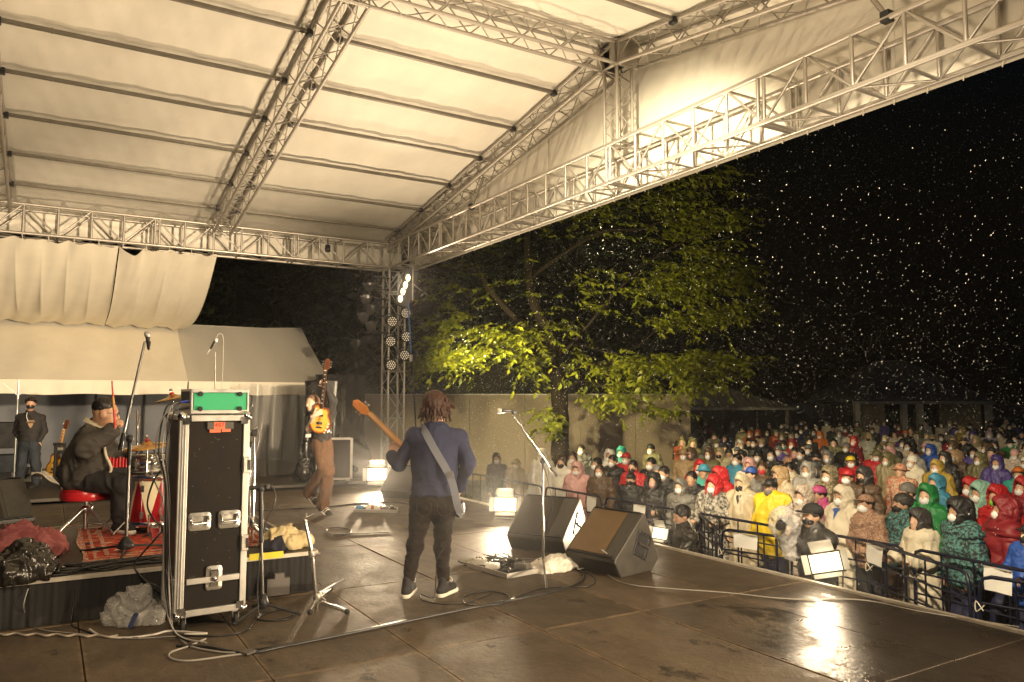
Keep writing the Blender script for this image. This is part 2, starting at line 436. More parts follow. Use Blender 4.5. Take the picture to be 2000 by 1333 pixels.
# plywood decks laid side by side
PX, PY = .92, 1.84
db = MB().use(DECK); db.box((0, 0, -.02), (PX-.008, PY-.008, .04)); dm = db.obj('deck_panel', None, None, .004)
dmesh = dm.data; bpy.data.objects.remove(dm)
r2 = random.Random(5)
for i in range(-4, 7):
    for j in range(0, 8):
        o = mesh_obj('deck_panel', dmesh, None, sf)
        o.location = (.24-.46+PX*i, .32+PY*(j-.5)+.6, -.04+.04+r2.uniform(-.002, .002)); o.rotation_euler.z = r2.uniform(-.002, .002)
TRIM = mat('edge_trim', (.55, .5, .42), .45, .3, .25, 8)
b = MB().use(TRIM); b.box((5.785, 7.3, -.02), (.05, 14.7, .075)); tag(b.obj('edge_trim', sf), None)
b = MB().use(BLKFAB); b.grid(lambda u, v: (5.77+.03*math.sin(u*190), -.2+14.8*u, -1.1+1.04*v), 240, 3); b.obj('stage_skirt', sf)
# backstage deck under the side tent
b = MB().use(mat('backstage_deck', (.06, .048, .034), .5, 0, .35, 2)); b.box((.3, 18.6, -.03), (11.0, 7.8, .05)); b.obj('backstage_floor')['kind'] = 'structure'
# ================================================================== ROOF FRAME
def frame_tag(o, label): return tag(o, label, 'truss', 'trusses of the stage roof')
def box_truss(name, label, A, B, S, U, w, h, bay, rc=.025, rb=.013, double=0, both=True, m=ALU, zig=False, cat=None):
    """four chords from A to B, offset by w along S and h along U, with braces every bay"""
    A, B, S, U = Vector(A), Vector(B), Vector(S).normalized(), Vector(U).normalized()
    t = empty(name, A); frame_tag(t, label)
    if cat: t['category'] = cat
    for a in (0, w):
        for c in (0, h): rod('chord', A+S*a+U*c, B+S*a+U*c, rc, m, t, 10)
    L = (B-A).length; d = (B-A)/L; n = max(1, round(L/bay)); st = L/n
    for i in range(n+1):
        p = A+d*(st*i)
        if not zig or i in (0, n):
            for a in (0, w): rod('upright', p+S*a, p+S*a+U*h, rb*1.35, m, t)
            for c in (0, h): rod('cross_tube', p+U*c, p+S*w+U*c, rb*1.2, m, t)
        if double and i % double == 0 and 0 < i < n:
            q = p+d*.075
            for a in (0, w): rod('upright', q+S*a, q+S*a+U*h, rb*1.5, m, t)
            rod('cross_tube', q, q+S*w, rb*1.4, m, t)
        if i < n:
            q = p+d*st; up = i % 2
            for a in (0, w): rod('diagonal', p+S*a+U*(h if up else 0), q+S*a+U*(0 if up else h), rb, m, t)
            if both:
                rod('diagonal', p+(S*w if up else S*0), q+(S*0 if up else S*w), rb*.9, m, t)
                if zig: rod('diagonal', p+U*h+(S*w if up else S*0), q+U*h+(S*0 if up else S*w), rb*.9, m, t)
    return t
XI, XO, ZB, ZT = 6.1, 6.6, 4.40, 4.90
YE, YP, YR = 15.2, 7.69, .18
front = box_truss('roof_truss', 'long box truss above the front edge of the stage, below the white gable', (XI, YR, ZB), (XI, YE, ZB), (1, 0, 0), (0, 0, 1), .5, .5, .5, .027, .014, 5)
box_truss('roof_truss', 'box truss along the far side of the stage, above the hanging white tarps', (-1.0, YE, ZB), (XI, YE, ZB), (0, 1, 0), (0, 0, 1), .5, .5, .5, .027, .014, 5)
box_truss('roof_truss', 'box truss along the near side of the stage roof, over the photographer', (-1.0, YR, ZB), (XI, YR, ZB), (0, -1, 0), (0, 0, 1), .5, .5, .9, .027, .014)
SL = .158
def roofz(y): return 6.25-SL*abs(y-YP)
up_l = Vector((0, SL, 1)).normalized(); up_r = Vector((0, -SL, 1)).normalized()
for x, wd in ((6.1, 'foremost sloping truss, along the white gable of the roof'), (2.55, 'middle sloping truss, under the roof sheets above the flight case'), (-1.0, 'rearmost sloping truss, at the edge of the roof sheets')):
    box_truss('rafter_truss', wd+', far half', (x, YP+.12, roofz(YP+.12)-.3), (x, YE+.1, roofz(YE+.1)-.3), (1, 0, 0), up_l, .31, .28, .3, .024, .009, 0, True, ALUW, True)
    if x != 2.55 or True:
        box_truss('rafter_truss', wd+', near half', (x, YP-.12, roofz(YP+.12)-.3), (x, YR, roofz(YR)-.3), (1, 0, 0), up_r, .31, .28, .3, .024, .009, 0, x > 6, ALUW, True)
box_truss('ridge_truss', 'ridge truss along the peak of the roof, running back from the gable', (-1.0, YP-.14, 5.93), (6.1, YP-.14, 5.93), (0, 1, 0), (0, 0, 1), .28, .28, .28, .024, .009, 0, True, ALUW, True)
box_truss('king_post', 'short upright truss between the front truss and the roof peak', (XI+.02, YP-.13, ZT), (XI+.02, YP-.13, 5.93), (1, 0, 0), (0, 1, 0), .25, .26, .22, .022, .009, 0, True, ALUW, True)
t = empty('ridge_joint', (6.1, YP, 5.9), 0, 'dark steel hinge plates where the trusses meet at the roof peak', 'joint')
for s in (-1, 1):
    b = MB().use(ALUW); b.box((6.25, YP+s*.2, 6.06), (.34, .03, .34)); b.box((6.05, YP+s*.13, 6.06), (.05, .05, .36)); b.obj('hinge_plate', t)
b = MB().use(BLACKM); b.box((6.25, YP, 6.08), (.2, .3, .2)); b.obj('hinge_block', t)
for y, wd in ((11.55, 'far'), (3.85, 'near')):
    s = 1 if y > YP else -1
    t = empty('roof_strut', (6.15, y, ZT), 0, f'slim sloping strut between the front truss and its rafter, {wd} of the king post', 'strut')
    rod('tube', (6.13, y, ZT+.02), (6.2, y-s*.3, roofz(y-s*.3)-.3), .024, ALUW, t); b = MB().use(BLACKM); b.box((6.12, y, ZT+.02), (.09, .09, .1)); b.obj('clamp', t, None, .01)
PUR = mat('dark_purlin', (.16, .145, .12), .5, .5, .25, 6)
ords = ['lowest', 'second', 'third', 'fourth', 'fifth', 'sixth']
ys = [8.93, 10.07, 11.16, 12.32, 13.55, 14.7]
for (x0, x1, bay) in ((-.69, 2.55, 'rear'), (2.86, 6.1, 'front')):
    for k, y in enumerate(ys):
        for far in (1, 0):
            yy = y if far else 2*YP-y; z = roofz(yy)-.035
            t = empty('roof_purlin', (x0, yy, z), 0, f'{ords[5-k]} purlin from the {"far" if far else "near"} eave in the {bay} bay of the roof', 'purlin', 'purlins under the roof sheets')
            b = MB().use(PUR); b.box(((x0+x1)/2, yy, z), (x1-x0-.03, .055, .04)); b.box((x0+.55, yy, z), (.02, .062, .046)); b.obj('bar', t)
            for xx in (x0+.03, x1-.03):
                b = MB().use(BLACKM); b.box((xx, yy, z-.012), (.07, .095, .075)); b.obj('bracket', t, None, .008)
# ================================================================== ROOF SHEETS
SHEET = mat('white_roof_sheet', (.76, .72, .63), .6, 0, .10, 1.6, .9, 5, transl=.12, spec=.3, stretch=(1, .45, 1))
cover = empty('roof_cover', (2.8, YP, 6.2), 0, 'white fabric sheets stretched over the stage roof', 'canopy')
def sheet(x0, x1, ya, yb, seed):
    rr = random.Random(seed); ph = rr.random()*6
    def f(u, v):
        x = x0+(x1-x0)*u; y = ya+(yb-ya)*v
        k = (abs(y-YP)-.1)/1.16; sag = .035*math.sin(PI*(k % 1))*math.sin(PI*u)
        wr = .006*math.sin(9*x+3*y+ph)+.004*math.sin(23*x-7*y+ph*2)+.004*math.sin(4*x-17*y+ph)
        return (x, y, roofz(y)+.03+sag+wr)
    return MB().use(SHEET).grid(f, 44, 60)
for k, (x0, x1) in enumerate(((-1.05, 2.72), (2.72, 6.68))):
    sheet(x0, x1, YP, YE+.55, k).obj('roof_sheet', cover); sheet(x0, x1, YR-.55, YP, k+5).obj('roof_sheet', cover)
def gable(X, amp, seed):
    b = MB().use(SHEET)
    def f(u, v):
        y = YR-.3+(YE+.6-YR)*u; z0 = ZB-.03; z1 = roofz(y)+.03
        return (X+amp*math.sin(PI*v)*math.sin(u*70)*.3+amp*math.sin(u*21+seed)*math.sin(PI*v), y, z0+(z1-z0)*v)
    return b.grid(f, 120, 12)
gable(6.68, .012, 0).obj('gable_sheet', cover); gable(-1.06, .012, 2).obj('gable_sheet', cover)
for k in (1, 4):   # seams welded across the gable
    y = 2.2+k*1.95
    b = MB().use(SHEET); b.box((6.672, y, (ZB+roofz(y))/2), (.006, .035, roofz(y)-ZB-.06)); b.obj('seam', cover)
b = MB().use(SHEET)
b.grid(lambda u, v: (-1+7.6*u, YE+.57+.02*math.sin(u*60)*(1-v), 4.47+.03*math.sin(u*33)*(1-v)+(roofz(YE+.55)+.03-4.47)*v), 120, 5); b.obj('side_valance', cover)
ROPE = mat('pale_rope', (.6, .55, .45), .8)
b = MB().use(ROPE)
for k in range(46):
    y = .6+k*.32; b.path([(6.62, y, 4.40), (6.69, y+.05, 4.36), (6.7, y+.11, 4.45)], .006, 4)
o = b.obj('lacing', cover); o['kind'] = 'stuff'
# ================================================================== LAMP TOWER AND ITS LAMPS
tower = box_truss('lamp_tower', 'upright box truss tower carrying lamps at the far front corner of the stage', (6.13, 15.28, -1.1), (6.13, 15.28, ZB), (1, 0, 0), (0, 1, 0), .36, .36, .5, .025, .011, 0, True, ALU, True, 'tower')
b = MB().use(BLACKM); b.box((6.31, 15.46, -1.06), (.8, .8, .06)); b.obj('base_plate', tower)
for z in (.2, 1.2, 2.2, 3.2, 3.9): 
    for s in (0, .36): rod('cross_tube', (6.13, 15.28+s, z), (6.49, 15.28+s, z), .018, ALU, tower); rod('cross_tube', (6.13+s, 15.28, z), (6.13+s, 15.64, z), .018, ALU, tower)
tower2 = box_truss('lamp_tower', 'upright box truss tower at the near front corner of the stage, outside the picture', (6.13, -.36, -1.1), (6.13, -.36, ZB), (1, 0, 0), (0, 1, 0), .36, .36, .5, .025, .011, 0, True, ALU, True, 'tower')
LENS = mat('lamp_lens', (.03, .028, .025), .06)
def turned(o, p, aim):
    o.matrix_basis = Matrix.Translation(Vector(p)) @ (Vector(aim)-Vector(p)).to_track_quat('Y', 'Z').to_matrix().to_4x4()
def profile_lamp():
    t = empty('profile_spotlight')
    b = MB().use(BLACKM); b.lathe([(0, -.30), (.085, -.29), (.10, -.18), (.10, 0), (.075, .03), (.075, .12), (.105, .16), (.11, .30), (.10, .30)], (0, 0, 0), (0, 1, 0), 16); b.obj('housing', t)
    b = MB().use(LENS); b.lathe([(0, .275), (.05, .287), (.1, .27)], (0, 0, 0), (0, 1, 0), 16); b.obj('lens', t)
    b = MB().use(BLACKM); b.path([(-.13, 0, 0), (-.14, .0, .16), (0, 0, .22), (.14, 0, .16), (.13, 0, 0)], .012, 6); b.obj('yoke', t)
    for s in range(3):
        a = s*2.1+.5; b = MB().use(CHROME); b.ball((.118*math.cos(a), .25, .118*math.sin(a)), .018, 6, 4); b.obj('knob', t)
    return t
prof = profile_lamp()
pl = [(724, 557), (712, 581), (729, 601), (710, 616), (727, 635), (710, 667)]
pw = ['topmost black profile spotlight left of the lamp tower', 'second profile spotlight from the top left of the tower, lens tilted to the camera', 'third profile spotlight from the top, close beside the tower', 'fourth profile spotlight from the top, furthest out from the tower', 'fifth profile spotlight from the top, hanging close to the tower leg', 'lowest profile spotlight left of the tower, seen with its square yoke']
aims = [(1, 6, 1), (2.5, 3, 0), (0, 7, 1), (1, 3, 0), (1, 5, 1), (-2.5, 11, 0)]
for k, (px, py) in enumerate(pl):
    o = prof if k == 0 else copy_tree(prof)
    p = at_d(px, py, 16.0); turned(o, p, aims[k]); tag(o, pw[k], 'spotlight', 'profile spotlights on the lamp tower')
for k in (0, 2, 4): # outrigger bars that carry them
    p = at_d(pl[k][0], pl[k][1], 16.0); q = at_d(*pl[k+1], 16.0)
    rod('side_bar', p+Vector((0, 0, .2)), (6.13, 15.28, p.z+.2), .02, BLACKM, tower); rod('side_bar', q+Vector((0, 0, .2)), (6.13, 15.28, q.z+.2), .02, BLACKM, tower)
LEDD = mat('led_lens', (.75, .7, .6), .2, 0, emit=.35, ecol=(1, .8, .5))
def par_lamp():
    t = empty('led_par_lamp')
    b = MB().use(BLACKM); b.lathe([(0, -.16), (.08, -.15), (.12, -.05), (.12, .06), (.105, .06), (.1, .03), (0, .03)], (0, 0, 0), (0, 1, 0), 18); b.obj('housing', t)
    b = MB().use(LEDD)
    for r, n in ((.0, 1), (.042, 6), (.080, 12)):
        for i in range(n):
            a = 2*PI*i/n; b.lathe([(.014, .03), (.012, .042), (0, .046)], (r*math.cos(a), 0, r*math.sin(a)), (0, 1, 0), 6)
    b.obj('led_cluster', t)
    b = MB().use(BLACKM); b.path([(-.14, 0, 0), (-.15, -.02, .12), (0, -.03, .17), (.15, -.02, .12), (.14, 0, 0)], .01, 6); b.obj('yoke', t)
    return t
par = par_lamp()
pp = [(793, 612), (766, 628), (794, 658), (763, 667), (790, 694), (764, 713)]
pw = ['upper of the three round LED lamps on the right leg of the tower', 'upper of the three round LED lamps in front of the tower', 'middle round LED lamp on the right leg of the tower', 'middle round LED lamp in front of the tower', 'lowest round LED lamp on the right leg of the tower', 'lowest round LED lamp in front of the tower']
for k, (px, py) in enumerate(pp):
    o = par if k == 0 else copy_tree(par)
    p = at_d(px, py, 15.75 if k % 2 else 16.05); turned(o, p, (1.5+.6*(k % 2), 2, 1)); tag(o, pw[k], 'stage lamp', 'round LED lamps on the lamp tower')
# four-lamp strip under the roof corner
LIT = mat('lit_lamp', (1, .9, .7), .4, emit=4, ecol=(1, .74, .38))
t = empty('strip_light', at_d(789, 563, 15.6), 0, 'black strip light with four lit lamps hanging under the roof corner', 'stage lamp')
p0, p1 = at_d(778, 596, 15.5), at_d(801, 526, 15.6); ax_ = (p1-p0).normalized(); toc = (EYEP-p0).normalized(); toc = (toc-ax_*toc.dot(ax_)).normalized(); sd = ax_.cross(toc)
Ms = Matrix((sd, toc, ax_)).transposed()
b = MB().use(BLACKM); b.box((p0+p1)/2-toc*.08+sd*.06, (.30, .2, (p1-p0).length), Ms); b.obj('housing', t, None, .015)
for (px, py) in ((797, 543), (792, 557), (787, 570), (782, 584)):
    b = MB().use(LIT); b.ball(at_d(px, py, 15.48), (.045, .045, .07), 10, 6); o = b.obj('bulb', t)
b = MB().use(ALU); q = at_d(806, 588, 15.5); b.tube(q, q+Vector((0, 0, .7)), .012); b.tube(q+Vector((0, 0, .35)), q+Vector((.15, -.1, .2)), .01); b.obj('hanger', t)
d = bpy.data.lights.new('strip_light_lamp', 'SPOT'); d.energy = 170; d.spot_size = R(110); d.color = WARM; d.shadow_soft_size = .12
o = bpy.data.objects.new('strip_light_lamp', d); C.objects.link(o); o.location = at_d(789, 563, 15.3); o.rotation_euler = (Vector((3, 5, .5))-o.location).to_track_quat('-Z', 'Y').to_euler()
t = empty('ratchet_strap', at_d(800, 640, 15.3), 0, 'blue ratchet strap running down from the roof corner beside the tower', 'strap')
BLUE = mat('blue_webbing', (.03, .12, .35), .7)
b = MB().use(BLUE); b.path([at_d(797, 592, 15.5), at_d(803, 690, 15.4)], .016, 6); b.obj('webbing', t)
b = MB().use(ALU); b.box(at_d(803, 700, 15.4), (.06, .05, .14)); b.obj('ratchet', t, None, .01)
b = MB().use(BLKFAB); b.path([at_d(803, 705, 15.4), at_d(808, 760, 15.35), at_d(813, 850, 15.3)], .014, 6); b.obj('webbing', t)
b = MB().use(BLACKM); b.lathe([(0, 0), (.05, 0), (.06, .05), (.05, .14), (0, .15)], at_x(570, 462, 6.0)*0+Vector((4.75, YE, ZT-.3)), (0, 0, 1), 10)
b.tube((4.75, YE, ZT-.2), (4.75, YE, ZT), .012); tag(b.obj('roof_work_lamp'), 'small pale work lamp clamped inside the far side truss', 'lamp')
# ================================================================== SIDE TARPS, TENT
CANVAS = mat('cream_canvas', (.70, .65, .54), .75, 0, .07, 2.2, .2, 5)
CANVAS_SHADE = mat('shaded_canvas', (.50, .47, .40), .8, 0, .1, 30, .3, 60)  # greyer tone paints the shade on the right of the tent roof
def hanging(name, xa, xb, label, ties, seed, dip=()):
    b = MB().use(CANVAS); rr = random.Random(seed)
    def f(u, v):   # v 0 = tied to the truss, 1 = lying on the tent ridge
        x = xa+(xb-xa)*u
        k = (u*ties) % 1; sc = .05*math.sin(PI*k)
        if int(u*ties) in dip: sc *= 3.2
        y = YE+.02+(18.72-YE)*v+.0; z = (ZB-.06)+(3.20-ZB+.06)*v-.5*math.sin(PI*min(1, v*1.0))*(.75)*(1-.25*v)
        fold = abs(math.sin(PI*u*ties))**.5
        z += (-sc*(1-v)**3)+(.10*fold-.05)*(math.sin(PI*min(1, v*1.25+.03)))*.75+.03*math.sin(17*u+seed+5*v)*v
        z += .012*math.sin(43*u+9*v+seed)
        return (x-.12*v*(u-.5)*0, y+.04*math.sin(14*u+seed)*(1-v), z)
    b.grid(f, 110, 40); o = b.obj(name); return tag(o, label, 'tarp', 'white tarps hung from the far side truss')
hanging('side_tarp', -.98, .955, 'left white tarp draped from the far truss down onto the tent roof', 5, 1)
hanging('side_tarp', .97, 2.62, 'right white tarp with one sagging scallop, draped from the far truss', 4, 4, (0,))
b = MB().use(ROPE)
for x in [-.9+.38*k for k in range(10)]: b.path([(x, YE, ZB+.03), (x+.02, YE-.04, ZB-.02), (x+.03, YE+.02, ZB-.09), (x+.08, YE-.05, ZB-.12)], .007, 4)
tag(b.obj('tie_cords'), 'short pale cords tying the white tarps to the truss', 'cord')['kind'] = 'stuff'
tent = empty('marquee_tent', (1, 17.1, 0), 0, 'cream canvas marquee tent beside the stage, grey inside', 'tent')
EY, EZ, RY, RZ = 17.08, 1.97, 19.1, 3.36
def slope(xa, xb, xr, m):
    b = MB().use(m)
    def f(u, v):
        x = xa+(xb-xa)*u+(xr*u*v); return (x, EY+(RY-EY)*v, EZ+(RZ-EZ)*v-.07*math.sin(PI*v)-.03*math.sin(PI*v)*math.sin(7*x)+.05*math.sin(1.1*x+1)*v)
    return b.grid(f, 60, 16)
slope(-5, 2.45, 0, CANVAS).obj('roof_panel', tent); slope(2.452, 5.5, -.17, CANVAS_SHADE).obj('roof_panel', tent)
b = MB().use(CANVAS_SHADE); b.grid(lambda u, v: (-5+10.4*u, RY+2.0*(1-v), EZ+(RZ-EZ-.02)*v), 20, 4); b.obj('roof_panel', tent)
b = MB().use(CANVAS_SHADE); b.add([(5.49, EY, EZ-.01), (5.42, RY+2, EZ-.01), (5.32, RY, RZ-.02)], [(0, 1, 2)]); b.obj('gable_panel', tent)
b = MB().use(CANVAS); b.grid(lambda u, v: (-5+10.5*u, EY-.02-.025*math.sin(u*88)*(1-v)-.012*math.sin(u*231)*(1-v), EZ-.27+.012*math.sin(u*50)+(.275-.012*math.sin(u*50))*v), 160, 4); b.obj('valance', tent)
GREYT = mat('grey_tarpaulin', (.16, .172, .20), .55, 0, .15, 1.5, .35, 6)
b = MB().use(GREYT); b.grid(lambda u, v: (-5+10.4*u, 21.0+.05*math.sin(u*30)+.02*math.sin(u*77+v*3), -.0+1.95*v), 120, 6); b.obj('back_wall', tent)
b = MB().use(GREYT); b.grid(lambda u, v: (5.4+.04*math.sin(u*20), EY+3.9*u, 1.95*v), 40, 4); b.obj('side_wall', tent)
POLE = mat('pale_pole', (.66, .68, .66), .35, .5)
for x in (-.5, 2.45, 5.4):
    rod('pole', (x, EY, 0), (x, EY, EZ), .024, POLE if x < 0 else BLACKM, tent)
    for s in (-1, 1): rod('brace', (x, EY, EZ-.3), (x+s*.32, EY, EZ), .013, POLE, tent)
for x in (.95, 2.0, 2.9): rod('pole', (x, 20.9, 0), (x, 20.9, EZ), .022, BLACKM, tent)
CLEAR = mat('clear_plastic_sheet', (.55, .54, .50), .16, 0, .1, 3, .6, 5, alpha=.34)
def plas(u, v):
    x = 3.35+1.9*u; return (x, 16.5+.10*math.sin(u*17+v*2)+.05*math.sin(u*41-v*3)-.35*max(0, .15-v), 1.9*v+.02)
tag(MB().use(CLEAR).grid(plas, 90, 30).obj('plastic_sheet'), 'crumpled clear plastic sheet hanging under the tent edge to the floor', 'plastic sheet')
WRAP = mat('black_wrap', (.016, .015, .014), .28, 0, .3, 3, .7, 9)
t = empty('speaker_stack', (4.8, 15.3, 0), R(-30), 'tall loudspeaker stack wrapped in shiny black plastic behind the guitarist', 'loudspeaker')
b = MB().use(WRAP)
def wrap(u, v):
    a = 2*PI*u; ca, sa = math.cos(a), math.sin(a); k = (abs(ca)**6+abs(sa)**6)**(-1/6)
    w = 1+.03*math.sin(a*7+v*5)+.03*math.sin(a*13-v*9)*(1-v)
    p = Vector((.36*k*ca*w, .34*k*sa*w, 0)); p.rotate(Matrix.Rotation(R(-30), 3, 'Z')); return (4.78+p.x, 15.3+p.y, 1.97*v)
b.grid(wrap, 64, 24); b.obj('wrapped_cabinet', t)
b = MB().use(WRAP); b.grid(lambda u, v: (4.78+(u-.5)*.7, 15.3+(v-.5)*.7, 1.975+.03*math.sin(u*3)*math.sin(v*3)), 8, 8); b.obj('top_cover', t)
b = MB().use(WRAP); b.grid(lambda u, v: (5.06+.42*u+.05*math.sin(v*9+u*3)+.12*math.sin(PI*v)*u, 15.15-.25*u+.05*math.sin(v*13), .02+(1.35-.5*u)*v), 16, 20); b.obj('loose_flap', t)
b = MB().use(BLKFAB); b.grid(lambda u, v: (5.0+1.15*u, 16.7+.05*math.sin(u*40), 2.15*v), 60, 4); tag(b.obj('black_drape'), 'black drape between the wrapped loudspeaker and the lamp tower', 'curtain')
# ================================================================== DRUM RISER
RZ_ = .33
def rz(px, py, z=RZ_): return at_z(px, py, z)
riser = empty('drum_riser', (0, 7.7, 0), 0, 'low black drum riser with a pleated skirt and pale edges', 'riser')
RTOP = mat('riser_plywood', (.045, .036, .028), .5, 0, .3, 3, .1, 30)
for k, (xa, xb) in enumerate(((-3.6, -1.75), (-1.74, .11), (.12, 1.96))):
    b = MB().use(RTOP); b.box(((xa+xb)/2, 7.76, RZ_-.03), (xb-xa-.006, 2.5, .06)); b.obj('deck_panel', riser, None, .004)
b = MB().use(SUBST); b.box((-.82, 7.76, .13), (5.5, 2.44, .26)); b.obj('frame', riser)
def skirt(u, v): 
    x = -3.6+5.57*u; return (x, 6.495+.012*math.sin(x*52)*(1.1-v)+.006*math.sin(x*131), .004+.295*v)
b = MB().use(BLKFAB); b.grid(skirt, 420, 3); b.obj('skirt', riser)
b = MB().use(BLKFAB); b.grid(lambda u, v: (1.975+.008*math.sin(u*110), 6.5+2.5*u, .004+.295*v), 160, 3); b.obj('skirt', riser)
b = MB().use(TRIM); b.box((-.82, 6.488, RZ_-.014), (5.6, .022, .03)); b.box((1.985, 7.75, RZ_-.014), (.022, 2.51, .03)); b.box((-.82, 9.022, RZ_-.014), (5.6, .022, .03)); b.obj('edge_trim', riser)
YEL = mat('yellow_tape', (.75, .66, .03), .5)
b = MB().use(YEL); q = at_y(521, 1086, 6.47); b.box((q.x, 6.474, q.z), (.27, .004, .05)); tag(b.obj('yellow_tape'), 'strip of yellow tape on the front edge of the drum riser', 'tape')
# rug
def rug_mat():
    m = bpy.data.materials.new('red_rug'); m.use_nodes = True; nt = m.node_tree; n = nt.nodes; l = nt.links; b = n['Principled BSDF']; b.inputs['Roughness'].default_value = .95
    tc = n.new('ShaderNodeTexCoord'); sp = n.new('ShaderNodeSeparateXYZ'); l.new(tc.outputs['UV'], sp.inputs[0])
    v = n.new('ShaderNodeTexVoronoi'); v.inputs['Scale'].default_value = 1; mp = n.new('ShaderNodeMapping'); mp.inputs['Scale'].default_value = (26, 34, 1); l.new(tc.outputs['UV'], mp.inputs['Vector']); l.new(mp.outputs[0], v.inputs['Vector'])
    r = n.new('ShaderNodeValToRGB'); r.color_ramp.interpolation = 'CONSTANT'; e = r.color_ramp.elements
    e[0].color = (.42, .04, .02, 1); e[1].position = .35; e[1].color = (.55, .12, .05, 1)
    for p, c in ((.52, (.03, .02, .03, 1)), (.64, (.5, .05, .03, 1)), (.86, (.62, .48, .32, 1))):
        x = e.new(p); x.color = c
    l.new(v.outputs['Color'], r.inputs['Fac'])
    # border bands by distance to the edge
    def edge(o):
        a = n.new('ShaderNodeMath'); a.operation = 'SUBTRACT'; a.inputs[0].default_value = .5; l.new(o, a.inputs[1])
        c = n.new('ShaderNodeMath'); c.operation = 'ABSOLUTE'; l.new(a.outputs[0], c.inputs[0]); return c.outputs[0]
    mx = n.new('ShaderNodeMath'); mx.operation = 'MAXIMUM'; l.new(edge(sp.outputs[0]), mx.inputs[0]); l.new(edge(sp.outputs[1]), mx.inputs[1])
    rb = n.new('ShaderNodeValToRGB'); rb.color_ramp.interpolation = 'CONSTANT'; e = rb.color_ramp.elements; e[0].color = (0, 0, 0, 1); e[1].position = .36; e[1].color = (1, 1, 1, 1)
    for p, c in ((.385, 0), (.425, 1), (.44, 0), (.465, 1)): x = e.new(p); x.color = (c, c, c, 1)
    l.new(mx.outputs[0], rb.inputs['Fac'])
    k = n.new('ShaderNodeTexNoise'); k.inputs['Scale'].default_value = 60; l.new(tc.outputs['UV'], k.inputs['Vector'])
    r2_ = n.new('ShaderNodeValToRGB'); r2_.color_ramp.elements[0].position = .44; r2_.color_ramp.elements[1].position = .52; r2_.color_ramp.elements[0].color = (.45, .05, .03, 1); r2_.color_ramp.elements[1].color = (.6, .46, .32, 1); l.new(k.outputs['Fac'], r2_.inputs['Fac'])
    x = n.new('ShaderNodeMix'); x.data_type = 'RGBA'; l.new(rb.outputs['Color'], x.inputs[0]); l.new(r.outputs['Color'], x.inputs[6]); l.new(r2_.outputs['Color'], x.inputs[7]); l.new(x.outputs[2], b.inputs['Base Color'])
    bp = n.new('ShaderNodeBump'); bp.inputs['Strength'].default_value = .5; bp.inputs['Distance'].default_value = .01; k2 = n.new('ShaderNodeTexNoise'); k2.inputs['Scale'].default_value = 250; l.new(tc.outputs['UV'], k2.inputs['Vector']); l.new(k2.outputs['Fac'], bp.inputs['Height']); l.new(bp.outputs[0], b.inputs['Normal'])
    return m
RUG = rug_mat()
rug = empty('red_rug', (.95, 7.8, RZ_), 0, 'worn red patterned rug under the drum kit', 'rug')
x0, x1, y0, y1 = .27, 1.75, 6.93, 8.75
b = MB().use(RUG); b.grid(lambda u, v: (x0+(x1-x0)*u+.015*math.sin(9*v), y0+(y1-y0)*v+.012*math.sin(7*u), RZ_+.008+.004*math.sin(13*u+5*v)**2), 30, 36)
o = b.obj('pile', rug); uv = o.data.uv_layers.new(name='UV')
for lp in o.data.loops:
    c = o.data.vertices[lp.vertex_index].co; uv.data[lp.index].uv = ((c.x-x0)/(x1-x0), (c.y-y0)/(y1-y0))
b = MB().use(mat('rug_fringe', (.5, .44, .34), .9)); rr = random.Random(2)
for k in range(150):
    x = x0+(x1-x0)*k/149; b.path([(x, y0+.005, RZ_+.008), (x+rr.uniform(-.01, .01), y0-.03, RZ_+.006)], .003, 3, False)
b.obj('fringe', rug)['kind'] = 'stuff'
# ================================================================== FLIGHT CASE
CASEB = mat('black_case_panel', (.012, .009, .007), .6, 0, .4, 6, .1, 40, spec=.18)
CASER = mat('worn_case_panel', (.045, .03, .022), .4, 0, .3, 3, .1, 40)
EDGE = mat('case_extrusion', (.66, .64, .60), .33, .75, .1, 9)
P0 = at_z(341, 1243); cw, ch, cdp, cz = .452, 1.375, .50, .115
CM = Matrix.Translation(P0) @ Matrix.Rotation(R(2.5), 4, 'Z')
case = empty('flight_case', P0, R(2.5), 'tall black flight case with aluminium edges on castors, standing in front of the drum riser', 'flight case')
def cbox(b, c, d): return b.box(CM @ Vector(c), d, CM.to_3x3())
b = MB().use(CASEB); cbox(b, (cw/2, cdp/2, cz+ch/2), (cw-.02, cdp-.02, ch-.02)); b.obj('body', case)
b = MB().use(CASER); cbox(b, (.006, cdp/2, cz+ch/2), (.004, cdp-.08, ch-.08)); b.obj('side_panel', case)
e = .035
def bar(c, d, nm='edge'):
    b = MB().use(EDGE); cbox(b, c, d); b.obj(nm, case, None, .004)
for x in (0, cw):
    w = .062 if x == 0 else .045
    for y in (0, cdp): bar((x+(w/2-.012 if x == 0 else -w/2+.012), y+(.012 if y == 0 else -.012), cz+ch/2), (w, e, ch))
    bar((x+(.0 if x == 0 else 0), cdp/2, cz+ch-e/2), (e*.7, cdp-.07, e)); bar((x, cdp/2, cz+e/2), (e*.7, cdp-.07, e))
    for y in (0, cdp): pass
for y in (0, cdp):
    bar((cw/2+.012, y, cz+ch-.022), (cw-.10, e*.7, .044)); bar((cw/2+.012, y, cz+.022), (cw-.10, e*.7, .044))
bar((cw/2+.012, -.002, cz+.235), (cw-.10, .03, .040), 'lid_band'); bar((-.002, cdp/2, cz+.235), (.03, cdp-.07, .04), 'lid_band')
bar((.026, -.011, cz+ch/2), (.008, .012, ch-.06), 'edge_groove'); bar((.008, -.011, cz+ch/2), (.006, .012, ch-.06), 'edge_groove')
